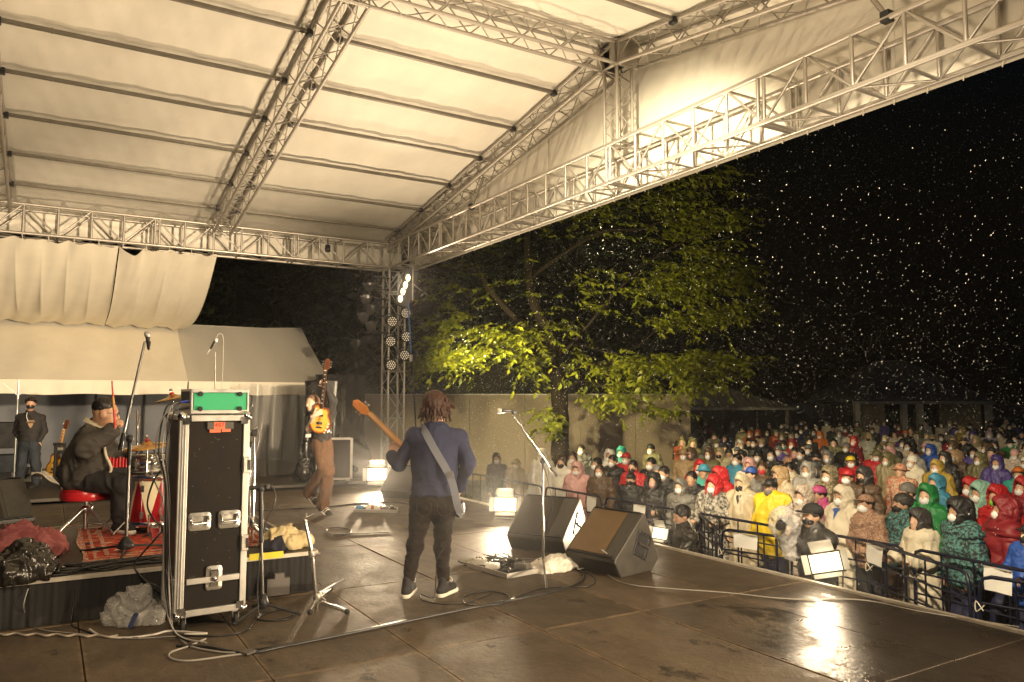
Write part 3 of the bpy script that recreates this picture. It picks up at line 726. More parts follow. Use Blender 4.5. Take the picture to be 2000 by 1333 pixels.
for x in (0, cw):
    for y in (0, cdp):
        for z in (cz+.01, cz+ch-.01):
            b = MB().use(CHROME); b.ball(CM @ Vector((x+(.008 if x == 0 else -.008), y+(.008 if y == 0 else -.008), z)), .034, 12, 8)
            s = 1 if z < 1 else -1; cbox(b, (x+(.03 if x == 0 else -.03), y-.012 if y == 0 else y+.012, z+s*.03), (.05, .012, .05)); b.obj('ball_corner', case)
DISH = mat('case_dish', (.55, .53, .48), .3, .85, .25, 18, .1, 60)
def rr_outline(w, h, r, n=4):
    out = []
    for cx_, cy_, a0 in ((w/2-r, h/2-r, 0), (-w/2+r, h/2-r, 90), (-w/2+r, -h/2+r, 180), (w/2-r, -h/2+r, 270)):
        for k in range(n+1): a = R(a0+90*k/n); out.append((cx_+r*math.cos(a), cy_+r*math.sin(a)))
    return out
FM = CM @ Matrix.Rotation(R(90), 4, 'X')   # local xy plane -> case front
def front_dish(x, z, w, h, name):
    o_ = rr_outline(w, h, .022); i_ = rr_outline(w-.05, h-.05, .008); n_ = len(o_)
    b = MB().use(DISH); T = CM @ Matrix.Translation((x, -.004, z)) @ Matrix.Rotation(R(90), 4, 'X')
    vs = [T @ Vector((p[0], p[1], .006)) for p in o_]+[T @ Vector((p[0], p[1], .010)) for p in i_]+[T @ Vector((p[0]*.94, p[1]*.9, -.012+.02*0)) for p in i_]
    b.add(vs, [(k, (k+1) % n_, n_+(k+1) % n_, n_+k) for k in range(n_)]+[(n_+k, n_+(k+1) % n_, 2*n_+(k+1) % n_, 2*n_+k) for k in range(n_)], False)
    b.add(vs[2*n_:], [tuple(range(n_))])
    b.add([T @ Vector((p[0], p[1], -.004)) for p in o_]+vs[:n_], [(k, (k+1) % n_, n_+(k+1) % n_, n_+k) for k in range(n_)])
    for k in range(8):
        a = o_[(k*n_)//8]; b.ball(T @ Vector((a[0]*.9, a[1]*.88, .010)), .004, 6, 4)
    return b, T, b.obj(name, case)
for x, z in ((.137, .755), (.335, .755)):
    b, T, dsh = front_dish(x, z, .148, .122, 'handle_dish')
    b = MB().use(CHROME); b.path([T @ Vector(p) for p in ((-.055, .035, .008), (-.058, .015, .024), (-.05, -.012, .030), (.05, -.012, .030), (.058, .015, .024), (.055, .035, .008))], .007, 8); b.obj('handle', dsh)
b, T, dsh = front_dish(.243, cz+.245, .108, .165, 'latch_dish')
b = MB().use(CHROME); b.box(T @ Vector((0, .02, .016)), (.045, .06, .012), T.to_3x3()); b.lathe([(0, .03), (.018, .03), (.02, .014)], T @ Vector((0, -.005, 0)), T.to_3x3() @ Vector((0, 0, 1)), 12); b.box(T @ Vector((0, -.045, .014)), (.05, .025, .008), T.to_3x3()); b.obj('butterfly_latch', dsh)
for z in (1.13, .58):
    b = MB().use(DISH); cbox(b, (cw-.008, -.012, z), (.05, .022, .115)); b.obj('side_latch', case, None, .006)
    b = MB().use(BLACKM); cbox(b, (cw+.006, -.026, z), (.016, .006, .07)); b.obj('latch_slot', case)
for x, y in ((.06, .07), (cw-.04, .05), (.06, cdp-.07), (cw-.06, cdp-.07)):
    b = MB().use(ALU); cbox(b, (x, y, cz-.006), (.075, .09, .008)); cbox(b, (x-.02, y+.012, cz-.036), (.004, .03, .055)); cbox(b, (x+.02, y+.012, cz-.036), (.004, .03, .055)); cst = b.obj('castor', case)
    b = MB().use(RUBBER); c = CM @ Vector((x, y+.02, .047)); ax_ = CM.to_3x3() @ Vector((1, 0, 0)); b.lathe([(0, -.016), (.035, -.016), (.047, -.01), (.047, .01), (.035, .016), (0, .016)], c, ax_, 18); b.obj('wheel', cst)
ORT = mat('orange_tape', (.80, .16, .07), .5)
b = MB().use(ORT); z1 = cz+ch-.075
cbox(b, (.25, -.0125, z1), (.075, .003, .05)); cbox(b, (.222, -.0135, z1-.037), (.075, .003, .022)); cbox(b, (.297, -.0135, z1-.035), (.06, .003, .02)); tp = b.obj('orange_tape', case)
def text(body, size, M, m, name, parent, ext=.0006):
    cu = bpy.data.curves.new(name, 'FONT'); cu.body = body; cu.size = size; cu.align_x = 'CENTER'; cu.align_y = 'CENTER'; cu.extrude = ext; cu.materials.append(m)
    q = bpy.data.objects.new(name, cu); C.objects.link(q); me = bpy.data.meshes.new_from_object(q); bpy.data.objects.remove(q)
    o = bpy.data.objects.new(name, me); C.objects.link(o); o.matrix_basis = M; return adopt(o, parent)
text('487', .045, CM @ Matrix.Translation((.25, -.0155, z1+.003)) @ Matrix.Rotation(R(90), 4, 'X'), mat('marker_ink', (.35, .04, .02), .6), 'handwriting', tp)
b = MB().use(mat('clear_tape', (.12, .11, .10), .2)); cbox(b, (.205, -.0115, z1), (.07, .002, .05)); cbox(b, (.312, -.0115, z1), (.07, .002, .05)); b.obj('clear_tape', case)
SCR = mat('scratch', (.16, .14, .12), .6); b = MB().use(SCR); rr = random.Random(8)
for k in range(34):
    x, z = rr.uniform(.07, .40), rr.choice((rr.uniform(.36, .7), rr.uniform(.85, 1.35))); a = rr.choice((0, 0, 1.2, .3, 2.2)); ln = rr.uniform(.002, .018)
    q = Vector((math.cos(a)*ln, 0, math.sin(a)*ln)); p = Vector((x, -.0022+.0117, z)); w_ = Vector((0, 0, .0009)) if abs(q.x) > abs(q.z) else Vector((.0009, 0, 0))
    p.y = .0085; b.add([CM @ (p-w_), CM @ (p+q-w_), CM @ (p+q+w_), CM @ (p+w_)], [(0, 1, 2, 3)])
b.obj('scratches', case)['kind'] = 'stuff'
# rack unit lying on the case
rack = empty('rack_unit', CM @ Vector((.3, .2, cz+ch+.02)), R(2.5), 'green rack unit with four rubber feet lying on top of the flight case', 'rack unit')
zb = cz+ch+.014; rx0, rx1, rh, rd = .07, .455, .165, .36
b = MB().use(EDGE)
for x in (rx0, rx1): cbox(b, (x, .04+rd/2, zb+rh/2), (.014, rd+.02, rh+.012))
for z in (zb+.008, zb+rh-.008): cbox(b, ((rx0+rx1)/2, .035, z), (rx1-rx0, .016, .026)); cbox(b, ((rx0+rx1)/2, .035+rd, z), (rx1-rx0, .016, .026))
b.obj('frame', rack, None, .003)
GRN = mat('green_panel', (.02, .40, .17), .5, 0, .06, 3)
b = MB().use(GRN); cbox(b, ((rx0+rx1)/2+.005, .05, zb+rh/2), (rx1-rx0-.02, .02, rh-.03)); b.obj('green_panel', rack)
b = MB().use(BLACKM); cbox(b, ((rx0+rx1)/2, .05+rd/2, zb+rh/2), (rx1-rx0-.02, rd-.03, rh-.02)); b.obj('chassis', rack)
for x in (rx0+.055, rx1-.06):
    for z in (zb+.03, zb+rh-.03):
        b = MB().use(RUBBER); c = CM @ Vector((x, .04, z)); b.lathe([(.0155, 0), (.017, .02), (.0135, .026), (.006, .022), (0, .022)], c, CM.to_3x3() @ Vector((0, -1, 0)), 14); b.obj('foot', rack)
b = MB().use(BLACKP); cbox(b, (rx0-.004, .05+rd/2, zb+rh*.68), (.012, rd*.8, rh*.5)); b.obj('vent_panel', rack)
PLUGB = mat('blue_plug', (.05, .1, .6), .4)
for k, (y, z, m_) in enumerate(((.10, .085, PLUGB), (.16, .085, BLACKP), (.22, .085, BLACKP), (.10, .04, BLACKP), (.17, .035, BLACKP))):
    b = MB().use(m_); b.tube(CM @ Vector((rx0-.006, y, zb+z)), CM @ Vector((rx0-.06, y, zb+z-.01)), .010, .008, 8); b.obj('plug', rack)
b = MB().use(BLACKM); b.path([CM @ Vector(p) for p in ((rx1+.008, .06, zb+.04), (rx1+.035, .06, zb+.05), (rx1+.035, .06, zb+.12), (rx1+.008, .06, zb+.13))], .007, 6); b.obj('handle', rack)
CABLE = mat('black_cable', (.017, .016, .016), .38); CABLG = mat('grey_cable', (.30, .28, .25), .45); CABLW = mat('white_cable', (.6, .56, .5), .5)
def cable(label, pts, r=.006, m=None, name='cable', n=10, grp=None):
    b = MB().use(m or CABLE); b.path(bez(pts, n), r, 6); return tag(b.obj(name), label, 'cable', grp)
lc = lambda x, y, z: CM @ Vector((x, y, z))
hang = [(.10, .02, 'outermost of the cables hanging from the rack unit down the case side'), (.16, .07, 'second cable hanging from the rack unit, close to the case edge'), (.22, .12, 'third cable hanging from the rack unit along the case side'), (.17, .16, 'innermost cable hanging from the rack unit down the case side')]
for k, (y, yy, lb) in enumerate(hang):
    z = zb+(.085 if k < 3 else .035)
    sw = .05*math.sin(k*2.1)
    cable(lb, [lc(rx0-.06, y, z-.01), lc(-.03-.02*k, y, z-.06), lc(-.09-.015*k, yy, 1.25), lc(-.055-.006*k, yy+.02, .95+.03*k), lc(-.05+sw*.2, yy, .6), lc(-.03-.01*k, yy-.05, .3), lc(-.02, -.06-.02*k, .06), lc(.05+.03*k, -.22-.03*k, .012)], .0055, CABLG if k in (1, 3) else CABLE)
loop = [at_y(300, 880, 6.35), at_y(322, 905, 6.3), at_y(300, 940, 6.3), at_y(288, 985, 6.32), at_y(300, 1015, 6.32), at_y(318, 1032, 6.3), at_y(302, 1055, 6.35), at_y(275, 1085, 6.45), at_y(262, 1107, 6.47), at_y(285, 1135, 6.4), at_y(312, 1150, 6.35), at_y(330, 1190, 6.1)]
cable('looped cable hanging beside the left edge of the flight case over the rug', loop, .007)
cable('second looped cable crossing the cream drum beside the flight case', [at_y(318, 890, 6.3), at_y(296, 915, 6.33), at_y(306, 950, 6.33), at_y(318, 975, 6.33), at_y(312, 1000, 6.33), at_y(322, 1020, 6.2)], .006, CABLG)
# ================================================================== STANDS AND MICROPHONES
MICG = mat('mic_grille', (.5, .48, .45), .35, .8, 0, 6, .8, 400); STEEL = mat('stand_steel', (.20, .19, .18), .32, .85, .15)
def microphone(t, p, d, L=.17):
    d = Vector(d).normalized(); b = MB().use(BLACKM); b.lathe([(0, 0), (.011, 0), (.017, L*.6), (.02, L*.68), (0, L*.68)], p, d, 12); b.obj('microphone_body', t)
    b = MB().use(MICG); b.lathe([(.019, L*.68), (.026, L*.78), (.024, L*.93), (.012, L), (0, L)], p, d, 12); b.obj('microphone_head', t)
def tripod(t, base, r, h, m=BLACKM, a0=0, hub=.05):
    for k in range(3):
        a = a0+k*2*PI/3; f = Vector((base.x+r*math.cos(a), base.y+r*math.sin(a), base.z+.012))
        rod('leg', base+Vector((0, 0, h)), f, .010, m, t); b = MB().use(RUBBER); b.ball(f, (.017, .017, .014), 8, 5); b.obj('foot', t)
    b = MB().use(m); b.lathe([(0, -.02), (.02, -.02), (hub, .0), (hub*.8, .04), (.02, .09), (0, .09)], base+Vector((0, 0, h-.02)), (0, 0, 1), 14); b.obj('hub', t)
# overhead boom on the riser
B0 = rz(245, 1082); t = empty('boom_stand', B0, 0, 'tall black boom microphone stand at the left of the flight case, boom pointing straight up', 'microphone stand')
tripod(t, B0, .40, .07, BLACKM, .35, .07)
yv = B0.y; pt = at_y(246, 862, yv)
rod('pole', B0+Vector((0, 0, .08)), (B0.x, yv, pt.z-.18), .013, STEEL, t, 10); rod('sleeve', (B0.x, yv, pt.z-.20), (B0.x, yv, pt.z+.02), .016, BLACKM, t, 10)
b = MB().use(BLACKP); b.ball((B0.x, yv-.01, pt.z+.02), (.03, .035, .035), 10, 8); b.obj('clutch', t)
bt = at_y(283, 668, yv-.05); bl_ = at_y(234, 880, yv); rod('boom', bl_, bt, .010, STEEL, t, 8); rod('counterweight', bl_, bl_+(bt-bl_)*.16, .017, BLACKM, t, 10)
bm_ = bl_+(bt-bl_)*.16
microphone(t, bt+Vector((.03, 0, -.06)), (-.1, 0, 1), .15); b = MB().use(BLACKM); b.path([bt, bt+Vector((.04, -.01, .0)), bt+Vector((.03, 0, -.07))], .008, 6); b.obj('clip', t)
# small condenser behind the case
B0 = at_z(421, 985, RZ_); t = empty('microphone_stand', B0, 0, 'slim microphone stand rising behind the flight case, angled microphone on top', 'microphone stand')
yv = B0.y; rod('pole', B0, at_y(420, 690, yv), .008, STEEL, t); tripod(t, B0, .3, .1, BLACKM, .2, .03)
microphone(t, at_y(411, 682, yv), at_y(427, 655, yv)-at_y(411, 682, yv), .16)
b = MB().use(CABLG); b.path(bez([at_y(411, 682, yv), at_y(405, 692, yv)], 2)+bez([at_y(427, 652, yv), at_y(436, 660, yv), at_y(435, 720, yv), at_y(432, 780, yv)], 8), .004, 5); b.obj('cable', t)
# stands right of the case
B0 = at_z(513, 1203); t = empty('short_boom_stand', B0, 0, 'black short boom microphone stand on the stage floor right of the flight case', 'microphone stand'); yv = B0.y
tripod(t, B0, .27, .09, BLACKM, -.5, .045)
rod('pole', B0+Vector((0, 0, .1)), at_y(510, 1040, yv), .010, STEEL, t, 10); rod('sleeve', at_y(510, 1060, yv), at_y(509, 958, yv), .017, BLACKM, t, 10); rod('boom', at_y(487, 953, yv), at_y(531, 950, yv), .017, BLACKM, t, 10)
b = MB().use(CHROME); b.box(at_y(522, 950, yv)+Vector((0, -.02, 0)), (.025, .02, .03)); b.obj('clip', t); b = MB().use(BLACKP); b.ball(at_y(509, 954, yv), .03, 10, 7); b.obj('clutch', t)
b = MB().use(CABLE); b.path(bez([at_y(531, 950, yv), at_y(538, 965, yv), at_y(535, 990, yv), at_y(520, 1020, yv), at_y(508, 1080, yv), at_y(503, 1150, yv), B0+Vector((-.04, -.05, .02))], 8), .005, 5); b.obj('cable', t)
B0 = rz(492, 1062); t = empty('cymbal_boom_stand', B0, 0, 'chrome boom stand on the drum riser close behind the flight case, short arm on top', 'stand'); yv = B0.y
tripod(t, B0, .3, .16, CHROME, .9, .03); rod('pole', B0, at_y(497, 905, yv), .014, CHROME, t, 10); rod('pole', at_y(497, 905, yv), at_y(496, 842, yv), .010, CHROME, t, 10); rod('boom', at_y(482, 850, yv), at_y(503, 835, yv), .010, CHROME, t, 8)
b = MB().use(BLACKM); b.box(at_y(496, 846, yv), (.05, .05, .06)); b.obj('tilter', t, None, .01)
b = MB().use(CABLG); b.path(bez([at_y(503, 838, yv), at_y(506, 860, yv), at_y(496, 900, yv), at_y(489, 950, yv), at_y(488, 1020, yv)], 8), .005, 5); b.obj('cable', t)
B0 = rz(486, 1050); t = empty('straight_stand', B0, 0, 'plain chrome stand half hidden by the right edge of the flight case', 'stand'); yv = B0.y
tripod(t, B0, .26, .13, CHROME, 2.2, .03); rod('pole', B0, at_y(488, 870, yv), .012, CHROME, t, 10); b = MB().use(BLACKP); b.ball(at_y(488, 868, yv), .03, 8, 6); b.obj('cap', t)
# chrome hi-hat style stand standing folded on the floor
B0 = at_z(622, 1190); t = empty('chrome_stand', B0, 0, 'bare chrome drum stand with one splayed leg, right of the drum riser', 'stand'); yv = B0.y
k1, k2, k3 = at_y(620, 1160, yv), at_y(609, 1082, yv), at_y(596, 1018, yv)
rod('lower_tube', k1+Vector((0, 0, -.12)), k2, .017, CHROME, t, 12); rod('upper_tube', k2, k3, .012, CHROME, t, 12)
b = MB().use(ALU); b.lathe([(.02, -.025), (.026, -.02), (.026, .02), (.02, .025)], k2, k2-k1, 12); b.tube(k2, k2+Vector((.06, -.02, .0)), .008); b.obj('clamp', t)
b = MB().use(CHROME); b.tube(k3, k3+Vector((.015, .02, .05)), .009); b.tube(k3+Vector((0, 0, .02)), k3+Vector((.08, .05, .035)), .008); b.ball(k3, .018, 8, 6); b.obj('tilter', t)
b = MB().use(ALU)
hubp = k1+Vector((0, 0, -.02)); b.lathe([(.018, -.03), (.03, -.02), (.03, .02), (.018, .03)], hubp, (0, 0, 1), 12); b.obj('hub', t)
for k, (px, py) in enumerate(((678, 1195), (606, 1196), (646, 1150))):
    f = at_z(px, py, .015); rod('leg', hubp+Vector((0, 0, -.02)) if k else at_z(630, 1178, .05), f, .016 if k == 0 else .011, CHROME, t, 10)
    rod('strut', B0+Vector((0, 0, .10)), (hubp+f)/2 if k else f*.3+hubp*.7, .007, CHROME, t); b = MB().use(RUBBER); b.ball(f, .022, 8, 6); b.obj('foot', t)
rod('leg', k1, at_z(655, 1140, .02), .009, BLACKM, t); rod('leg', at_z(640, 1148, .02), at_z(672, 1132, .015), .009, STEEL, t)
# singer's microphone
B0 = at_z(1061, 1116); D0 = B0.dot(FWD)-EYE*FWD.z
def vm(px, py, dd=0): return at_d(px, py, D0+dd)
t = empty('vocal_microphone_stand', B0, 0, 'straight microphone stand with a long boom, in front of the floor monitors', 'microphone stand')
top = vm(1058, 902); b = MB().use(BLACKM); b.lathe([(0, 0), (.13, 0), (.135, .012), (.04, .03), (.02, .09), (0, .09)], (B0.x, B0.y, 0), (0, 0, 1), 24); b.obj('round_base', t)
rod('pole', (B0.x, B0.y, .03), (B0.x, B0.y, top.z), .010, CHROME, t, 10); rod('pole', (B0.x, B0.y, .03), (B0.x, B0.y, top.z*.5), .0135, CHROME, t, 10)
for k, (px, py) in enumerate(((1018, 1092), (1068, 1150))): rod('leg', (B0.x, B0.y, .10), at_z(px, py, .012), .010, STEEL, t)
b = MB().use(BLACKP); b.ball((B0.x, B0.y, top.z), .03, 10, 8); b.obj('clutch', t)
rod('boom', vm(1002, 812), vm(1086, 928), .0085, CHROME, t, 8); rod('counterweight', vm(1074, 912), vm(1088, 931), .014, BLACKM, t, 10)
microphone(t, vm(1003, 803), vm(973, 803)-vm(1003, 803), .16); b = MB().use(BLACKP); b.ball(vm(1003, 806), .022, 8, 6); b.obj('clip', t)
b = MB().use(CABLE); b.path(bez([vm(1004, 803), vm(1013, 808), vm(1022, 835), vm(1040, 868), vm(1059, 905), vm(1068, 930), vm(1078, 975), vm(1081, 990, .02), vm(1064, 1040), vm(1062, 1105)], 8), .004, 5); b.obj('cable', t)
# ================================================================== DRUMS
drum_red, drum_cream = mat('red_lacquer', (.36, .012, .02), .16, 0, .1, 5), mat('cream_lacquer', (.80, .72, .50), .2)
HEAD = mat('drum_head', (.75, .72, .65), .5, 0, .05)
def drum(c, r, z0, z1, label, n=7):
    t = empty('diamond_drum', (c.x, c.y, z0), 0, label, 'drum'); b = MB(); N = n*8
    for k in range(n):
        a0 = 2*PI*k/n+.35
        for mm, tri in ((drum_red, 1), (drum_cream, 0)):
            b.use(mm)
            rows = 10
            for i in range(rows):
                v0, v1 = i/rows, (i+1)/rows
                def arc(v):  # red wedge is wide at the bottom, cream wide at the top
                    w = (1-v) if tri else v
                    mid = a0+(0 if tri else PI/n); hw = PI/n*w
                    return [Vector((c.x+r*math.cos(mid+hw*s), c.y+r*math.sin(mid+hw*s), z0+(z1-z0)*v)) for s in (-1, -.5, 0, .5, 1)]
                A, B_ = arc(v0), arc(v1); b.add(A+B_, [(j, j+1, j+6, j+5) for j in range(4)], True)
    b.obj('shell', t)
    for z in (z0, z1):
        b = MB().use(CHROME); s = 1 if z == z1 else -1
        b.lathe([(r+.002, -.025), (r+.018, -.025), (r+.018, .02), (r+.008, .028), (r-.006, .02)], (c.x, c.y, z+s*.005), (0, 0, s), 40); b.obj('hoop', t)
    b = MB().use(HEAD); b.lathe([(0, .003), (r, 0)], (c.x, c.y, z1+.012), (0, 0, 1), 32); b.obj('drum_head', t)
    for k in range(n):
        a = 2*PI*k/n+.55; d = Vector((math.cos(a), math.sin(a), 0)); b = MB().use(CHROME); p = Vector((c.x, c.y, 0))+d*(r+.014)
        b.tube(p+Vector((0, 0, z0)), p+Vector((0, 0, z1)), .004, n=6); b.box(p+Vector((0, 0, z1-.09)), (.03, .03, .06)); b.box(p+Vector((0, 0, z0+.09)), (.03, .03, .06)); b.obj('lug', t)
    for k in range(3):
        a = 2*PI*k/3+.9; d = Vector((math.cos(a), math.sin(a), 0))*(r+.03); rod('leg', Vector((c.x, c.y, z0+.22))+d, Vector((c.x, c.y, RZ_+.01))+d*1.08, .008, CHROME, t)
    return t
tc_ = rz(298, 1042); dl = at_y(250, 1000, tc_.y); rad = .235
cen = Vector((dl.x+rad*1.02, tc_.y+.12, 0)); zt = at_y(285, 934, tc_.y).z; zb_ = at_y(285, 1022, tc_.y).z
drum(cen, rad, zb_, zt, 'floor drum with red and cream diamonds beside the flight case')
CYM = mat('bronze_cymbal', (.62, .37, .12), .27, 1.0, .25, 7, .25, 90, stretch=(1, 1, 1))
def cymbal(px, py, y, r, tilt, az, label, stand=True):
    c = at_y(px, py, y); t = empty('cymbal', c, 0, label, 'cymbal')
    n = Vector((math.sin(tilt)*math.cos(az), math.sin(tilt)*math.sin(az), math.cos(tilt)))
    b = MB().use(CYM); b.lathe([(0, .03), (.03, .028), (.05, .012), (.06, .006), (r*.6, -.006), (r, -.022), (r, -.025), (r*.6, -.009), (.06, .002)], c, n, 40); b.obj('bow', t)
    b = MB().use(CHROME); b.tube(c+n*.02, c+n*.09, .008); b.ball(c+n*.075, (.018, .018, .012), 8, 5); b.obj('wing_nut', t)
    b = MB().use(mat('red_felt', (.5, .03, .02), .9)); b.lathe([(0, .03), (.022, .03), (.022, .05), (0, .05)], c, n, 12); b.obj('felt', t)
    if stand:
        s = empty('cymbal_stand', (c.x, c.y, RZ_), 0, 'chrome stand under the '+label.split(',')[0], 'cymbal stand'); q = Vector((c.x, c.y, RZ_))
        rod('pole', c-n*.03, c-Vector((0, 0, .15)), .009, CHROME, s); rod('pole', c-Vector((0, 0, .15)), q+Vector((0, 0, .1)), .013, CHROME, s, 10)
        b = MB().use(ALU); b.lathe([(.013, -.03), (.024, -.03), (.024, .03), (.013, .03)], c-Vector((0, 0, .32)), (0, 0, 1), 10); b.tube(c-Vector((0, 0, .32)), c-Vector((-.05, .03, .32)), .007); b.obj('clamp', s); tripod(s, q, .3, .3, CHROME, az, .03)
    return t
yk = tc_.y
cymbal(288, 868, yk+.1, .24, R(9), R(200), 'large bronze cymbal, tilted nearly level above the snare drum')
cymbal(337, 776, yk+.55, .22, R(14), R(170), 'upper bronze cymbal, half hidden by the green rack unit')
def simple_drum(c, r, h, m_, label, name):
    t = empty(name, c, 0, label, 'drum')
    b = MB().use(m_); b.lathe([(0, 0), (r, 0), (r, h), (0, h)], c, (0, 0, 1), 36); b.obj('shell', t)
    for z in (.0, h): b = MB().use(CHROME); b.lathe([(r+.001, -.014), (r+.014, -.014), (r+.014, .014), (r-.004, .016)], c+Vector((0, 0, z)), (0, 0, 1), 36); b.obj('hoop', t)
    b = MB().use(HEAD); b.lathe([(0, .004), (r-.003, .004)], c+Vector((0, 0, h)), (0, 0, 1), 32); b.obj('drum_head', t)
    for k in range(8):
        a = 2*PI*k/8; p = c+Vector(((r+.012)*math.cos(a), (r+.012)*math.sin(a), 0)); b = MB().use(CHROME); b.tube(p+Vector((0, 0, -.01)), p+Vector((0, 0, h+.01)), .0045, n=6); b.box(p+Vector((0, 0, h/2)), (.022, .022, .05)); b.obj('lug', t)
    return t
sc = at_y(292, 908, yk+.30); sc.z -= .05; t = simple_drum(sc, .178, .14, CHROME, 'silver snare drum behind the diamond drum, below the cymbal', 'snare_drum')
tripod(t, Vector((sc.x, sc.y, RZ_)), .25, .25, CHROME, .3, .03); rod('pole', (sc.x, sc.y, RZ_+.2), (sc.x, sc.y, sc.z), .012, CHROME, t)
bd = Vector((1.35, yk+.35, RZ_+.30)); t = empty('bass_drum', bd, 0, 'red bass drum mostly hidden behind the flight case', 'drum')
b = MB().use(drum_red); b.lathe([(0, -.2), (.28, -.2), (.28, .2), (0, .2)], bd, (1, 0, 0), 40); b.obj('shell', t)
for s in (-.2, .2): b = MB().use(CHROME); b.lathe([(.28, -.02), (.305, -.02), (.305, .02), (.275, .02)], bd+Vector((s, 0, 0)), (1, 0, 0), 40); b.obj('hoop', t)
hh = at_y(268, 870, yk+.45); t = empty('hi_hat', (hh.x, hh.y, RZ_), 0, 'hi-hat with its bare chrome rod standing behind the snare drum', 'cymbal')
rod('pole', (hh.x, hh.y, RZ_+.1), (hh.x, hh.y, hh.z), .013, CHROME, t, 10); rod('rod', (hh.x, hh.y, hh.z), at_y(269, 800, hh.y), .013, CHROME, t, 10); rod('rod', at_y(273, 838, hh.y), at_y(273, 810, hh.y), .007, CHROME, t); tripod(t, Vector((hh.x, hh.y, RZ_)), .3, .28, CHROME, 1, .03)
for s in (1, -1): b = MB().use(CYM); b.lathe([(0, .03), (.04, .02), (.06, .004), (.175, -.014)], (hh.x, hh.y, hh.z-.17+.012*s), (0, 0, s), 32); b.obj('hat', t)
pb = rz(300, 1052); t = empty('drum_pedal', pb, 0, 'metal drum pedal on the rug beside the diamond drum', 'pedal')
b = MB().use(ALU); b.box(pb+Vector((.02, .02, .012)), (.1, .30, .012)); b.obj('base', t); b = MB().use(CHROME); b.box(pb+Vector((.02, .0, .05)), (.085, .27, .012), Matrix.Rotation(R(12), 3, 'X')); b.obj('footboard', t); rod('frame', pb+Vector((-.03, .15, .01)), pb+Vector((-.03, .15, .2)), .01, CHROME, t); rod('frame', pb+Vector((.07, .15, .01)), pb+Vector((.07, .15, .2)), .01, CHROME, t)
# throne
T0 = rz(165, 1040); st = at_y(165, 953, T0.y)
thr = empty('drum_throne', T0, 0, 'round red drum throne on a chrome tripod, the drummer sitting on it', 'stool')
REDV = mat('red_vinyl', (.55, .02, .025), .25, 0, .06, 6)
SEATZ = st.z; b = MB().use(REDV); b.lathe([(0, .012), (.17, .012), (.205, .0), (.218, -.02), (.222, -.08), (.215, -.105), (.2, -.112), (0, -.112)], (T0.x, T0.y, SEATZ), (0, 0, 1), 40); b.obj('seat', thr)
b = MB().use(mat('red_piping', (.40, .015, .02), .4)); 
for z in (-.018, -.098): b.lathe([(.2185, -.004), (.2235, 0), (.2185, .004)], (T0.x, T0.y, SEATZ+z), (0, 0, 1), 40)
b.obj('piping', thr)
rod('post', (T0.x, T0.y, RZ_+.03), (T0.x, T0.y, SEATZ-.1), .017, CHROME, thr, 12); b = MB().use(CHROME); b.lathe([(.02, -.05), (.034, -.05), (.034, .03), (.02, .03)], (T0.x, T0.y, SEATZ-.2), (0, 0, 1), 14); b.path([(T0.x+.03, T0.y, SEATZ-.15), (T0.x+.06, T0.y-.02, SEATZ-.17), (T0.x+.05, T0.y-.02, SEATZ-.22)], .008, 6); b.obj('collar', thr)
for k in range(3):
    a = 3.6+k*2*PI/3; f = Vector((T0.x+.27*math.cos(a), T0.y+.27*math.sin(a), RZ_+.012))
    for s in (-.014, .014): q = Vector((-math.sin(a), math.cos(a), 0))*s; rod('leg', Vector((T0.x+.03*math.cos(a), T0.y+.03*math.sin(a), SEATZ-.20))+q, f+q, .0075, CHROME, thr)
    rod('strut', (T0.x, T0.y, RZ_+.09), Vector((T0.x, T0.y, RZ_))*.4+f*.6+Vector((0, 0, .06)), .007, CHROME, thr); b = MB().use(RUBBER); b.ball(f, (.022, .022, .016), 8, 5); b.obj('foot', thr)
# sticks in a bag
sb = at_y(231, 905, yk+.1); t = empty('stick_bag', sb, 0, 'bundle of red drumsticks in a bag hanging by the snare drum', 'drumstick bag')
b = MB().use(BLKFAB); b.box(sb+Vector((.0, 0, -.14)), (.16, .05, .2)); b.obj('bag', t, None, .02)
for k in range(6): rod('drumstick', sb+Vector((-.065+.026*k, 0, -.16)), sb+Vector((-.07+.028*k, .01, .06-.008*(k % 3))), .011, REDV, t)
# ================================================================== SOFT THINGS ON AND AROUND THE RISER
def heap(name, label, cat, c, r, m_, seed, h=.02, n=16, wr=((.02, 9, (1, 1, 1)),), flat=1.0):
    rr = random.Random(seed); P = []
    for k in range(n):
        a = rr.uniform(0, 6.3); q = rr.uniform(0, .75)
        z = (1-q)*rr.uniform(.25, .8)*r[2]
        P.append(ell((c[0]+r[0]*q*math.cos(a), c[1]+r[1]*q*math.sin(a), c[2]+z*.8), (r[0]*rr.uniform(.25, .5), r[1]*rr.uniform(.25, .5), r[2]*rr.uniform(.3, .5)), Matrix.Rotation(rr.uniform(0, 3), 3, 'Z'), .05))
    def post(V): V[:, 2] = np.maximum(V[:, 2], c[2]+.004); return V
    me = field_mesh(name, [(P, h)], m_, wr, post); return tag(mesh_obj(name, me), label, cat)
PINK = mat('pink_cloth', (.42, .13, .13), .8, 0, .2, 7, .3, 40)
heap('pink_cloth', 'crumpled dusty pink jacket heaped on the drum riser', 'cloth', tuple(rz(38, 1084)), (.31, .24, .22), PINK, 3, .010, 18, ((.050, 8, (1, 1.6, 1)), (.018, 22, (1, 1, 1))))
BAGB = mat('black_bag', (.02, .017, .013), .22, 0, .4, 9, .5, 18)
heap('black_plastic_bag', 'shiny black plastic bag slumped over the front edge of the riser', 'bag', (-.10, 6.62, .31), (.36, .22, .24), BAGB, 5, .012, 16, ((.03, 10, (1, 1, 1)), (.012, 30, (1, 1, 1))))
CLEARB = mat('clear_bag', (.66, .64, .60), .08, 0, .15, 12, .8, 14, alpha=.36)
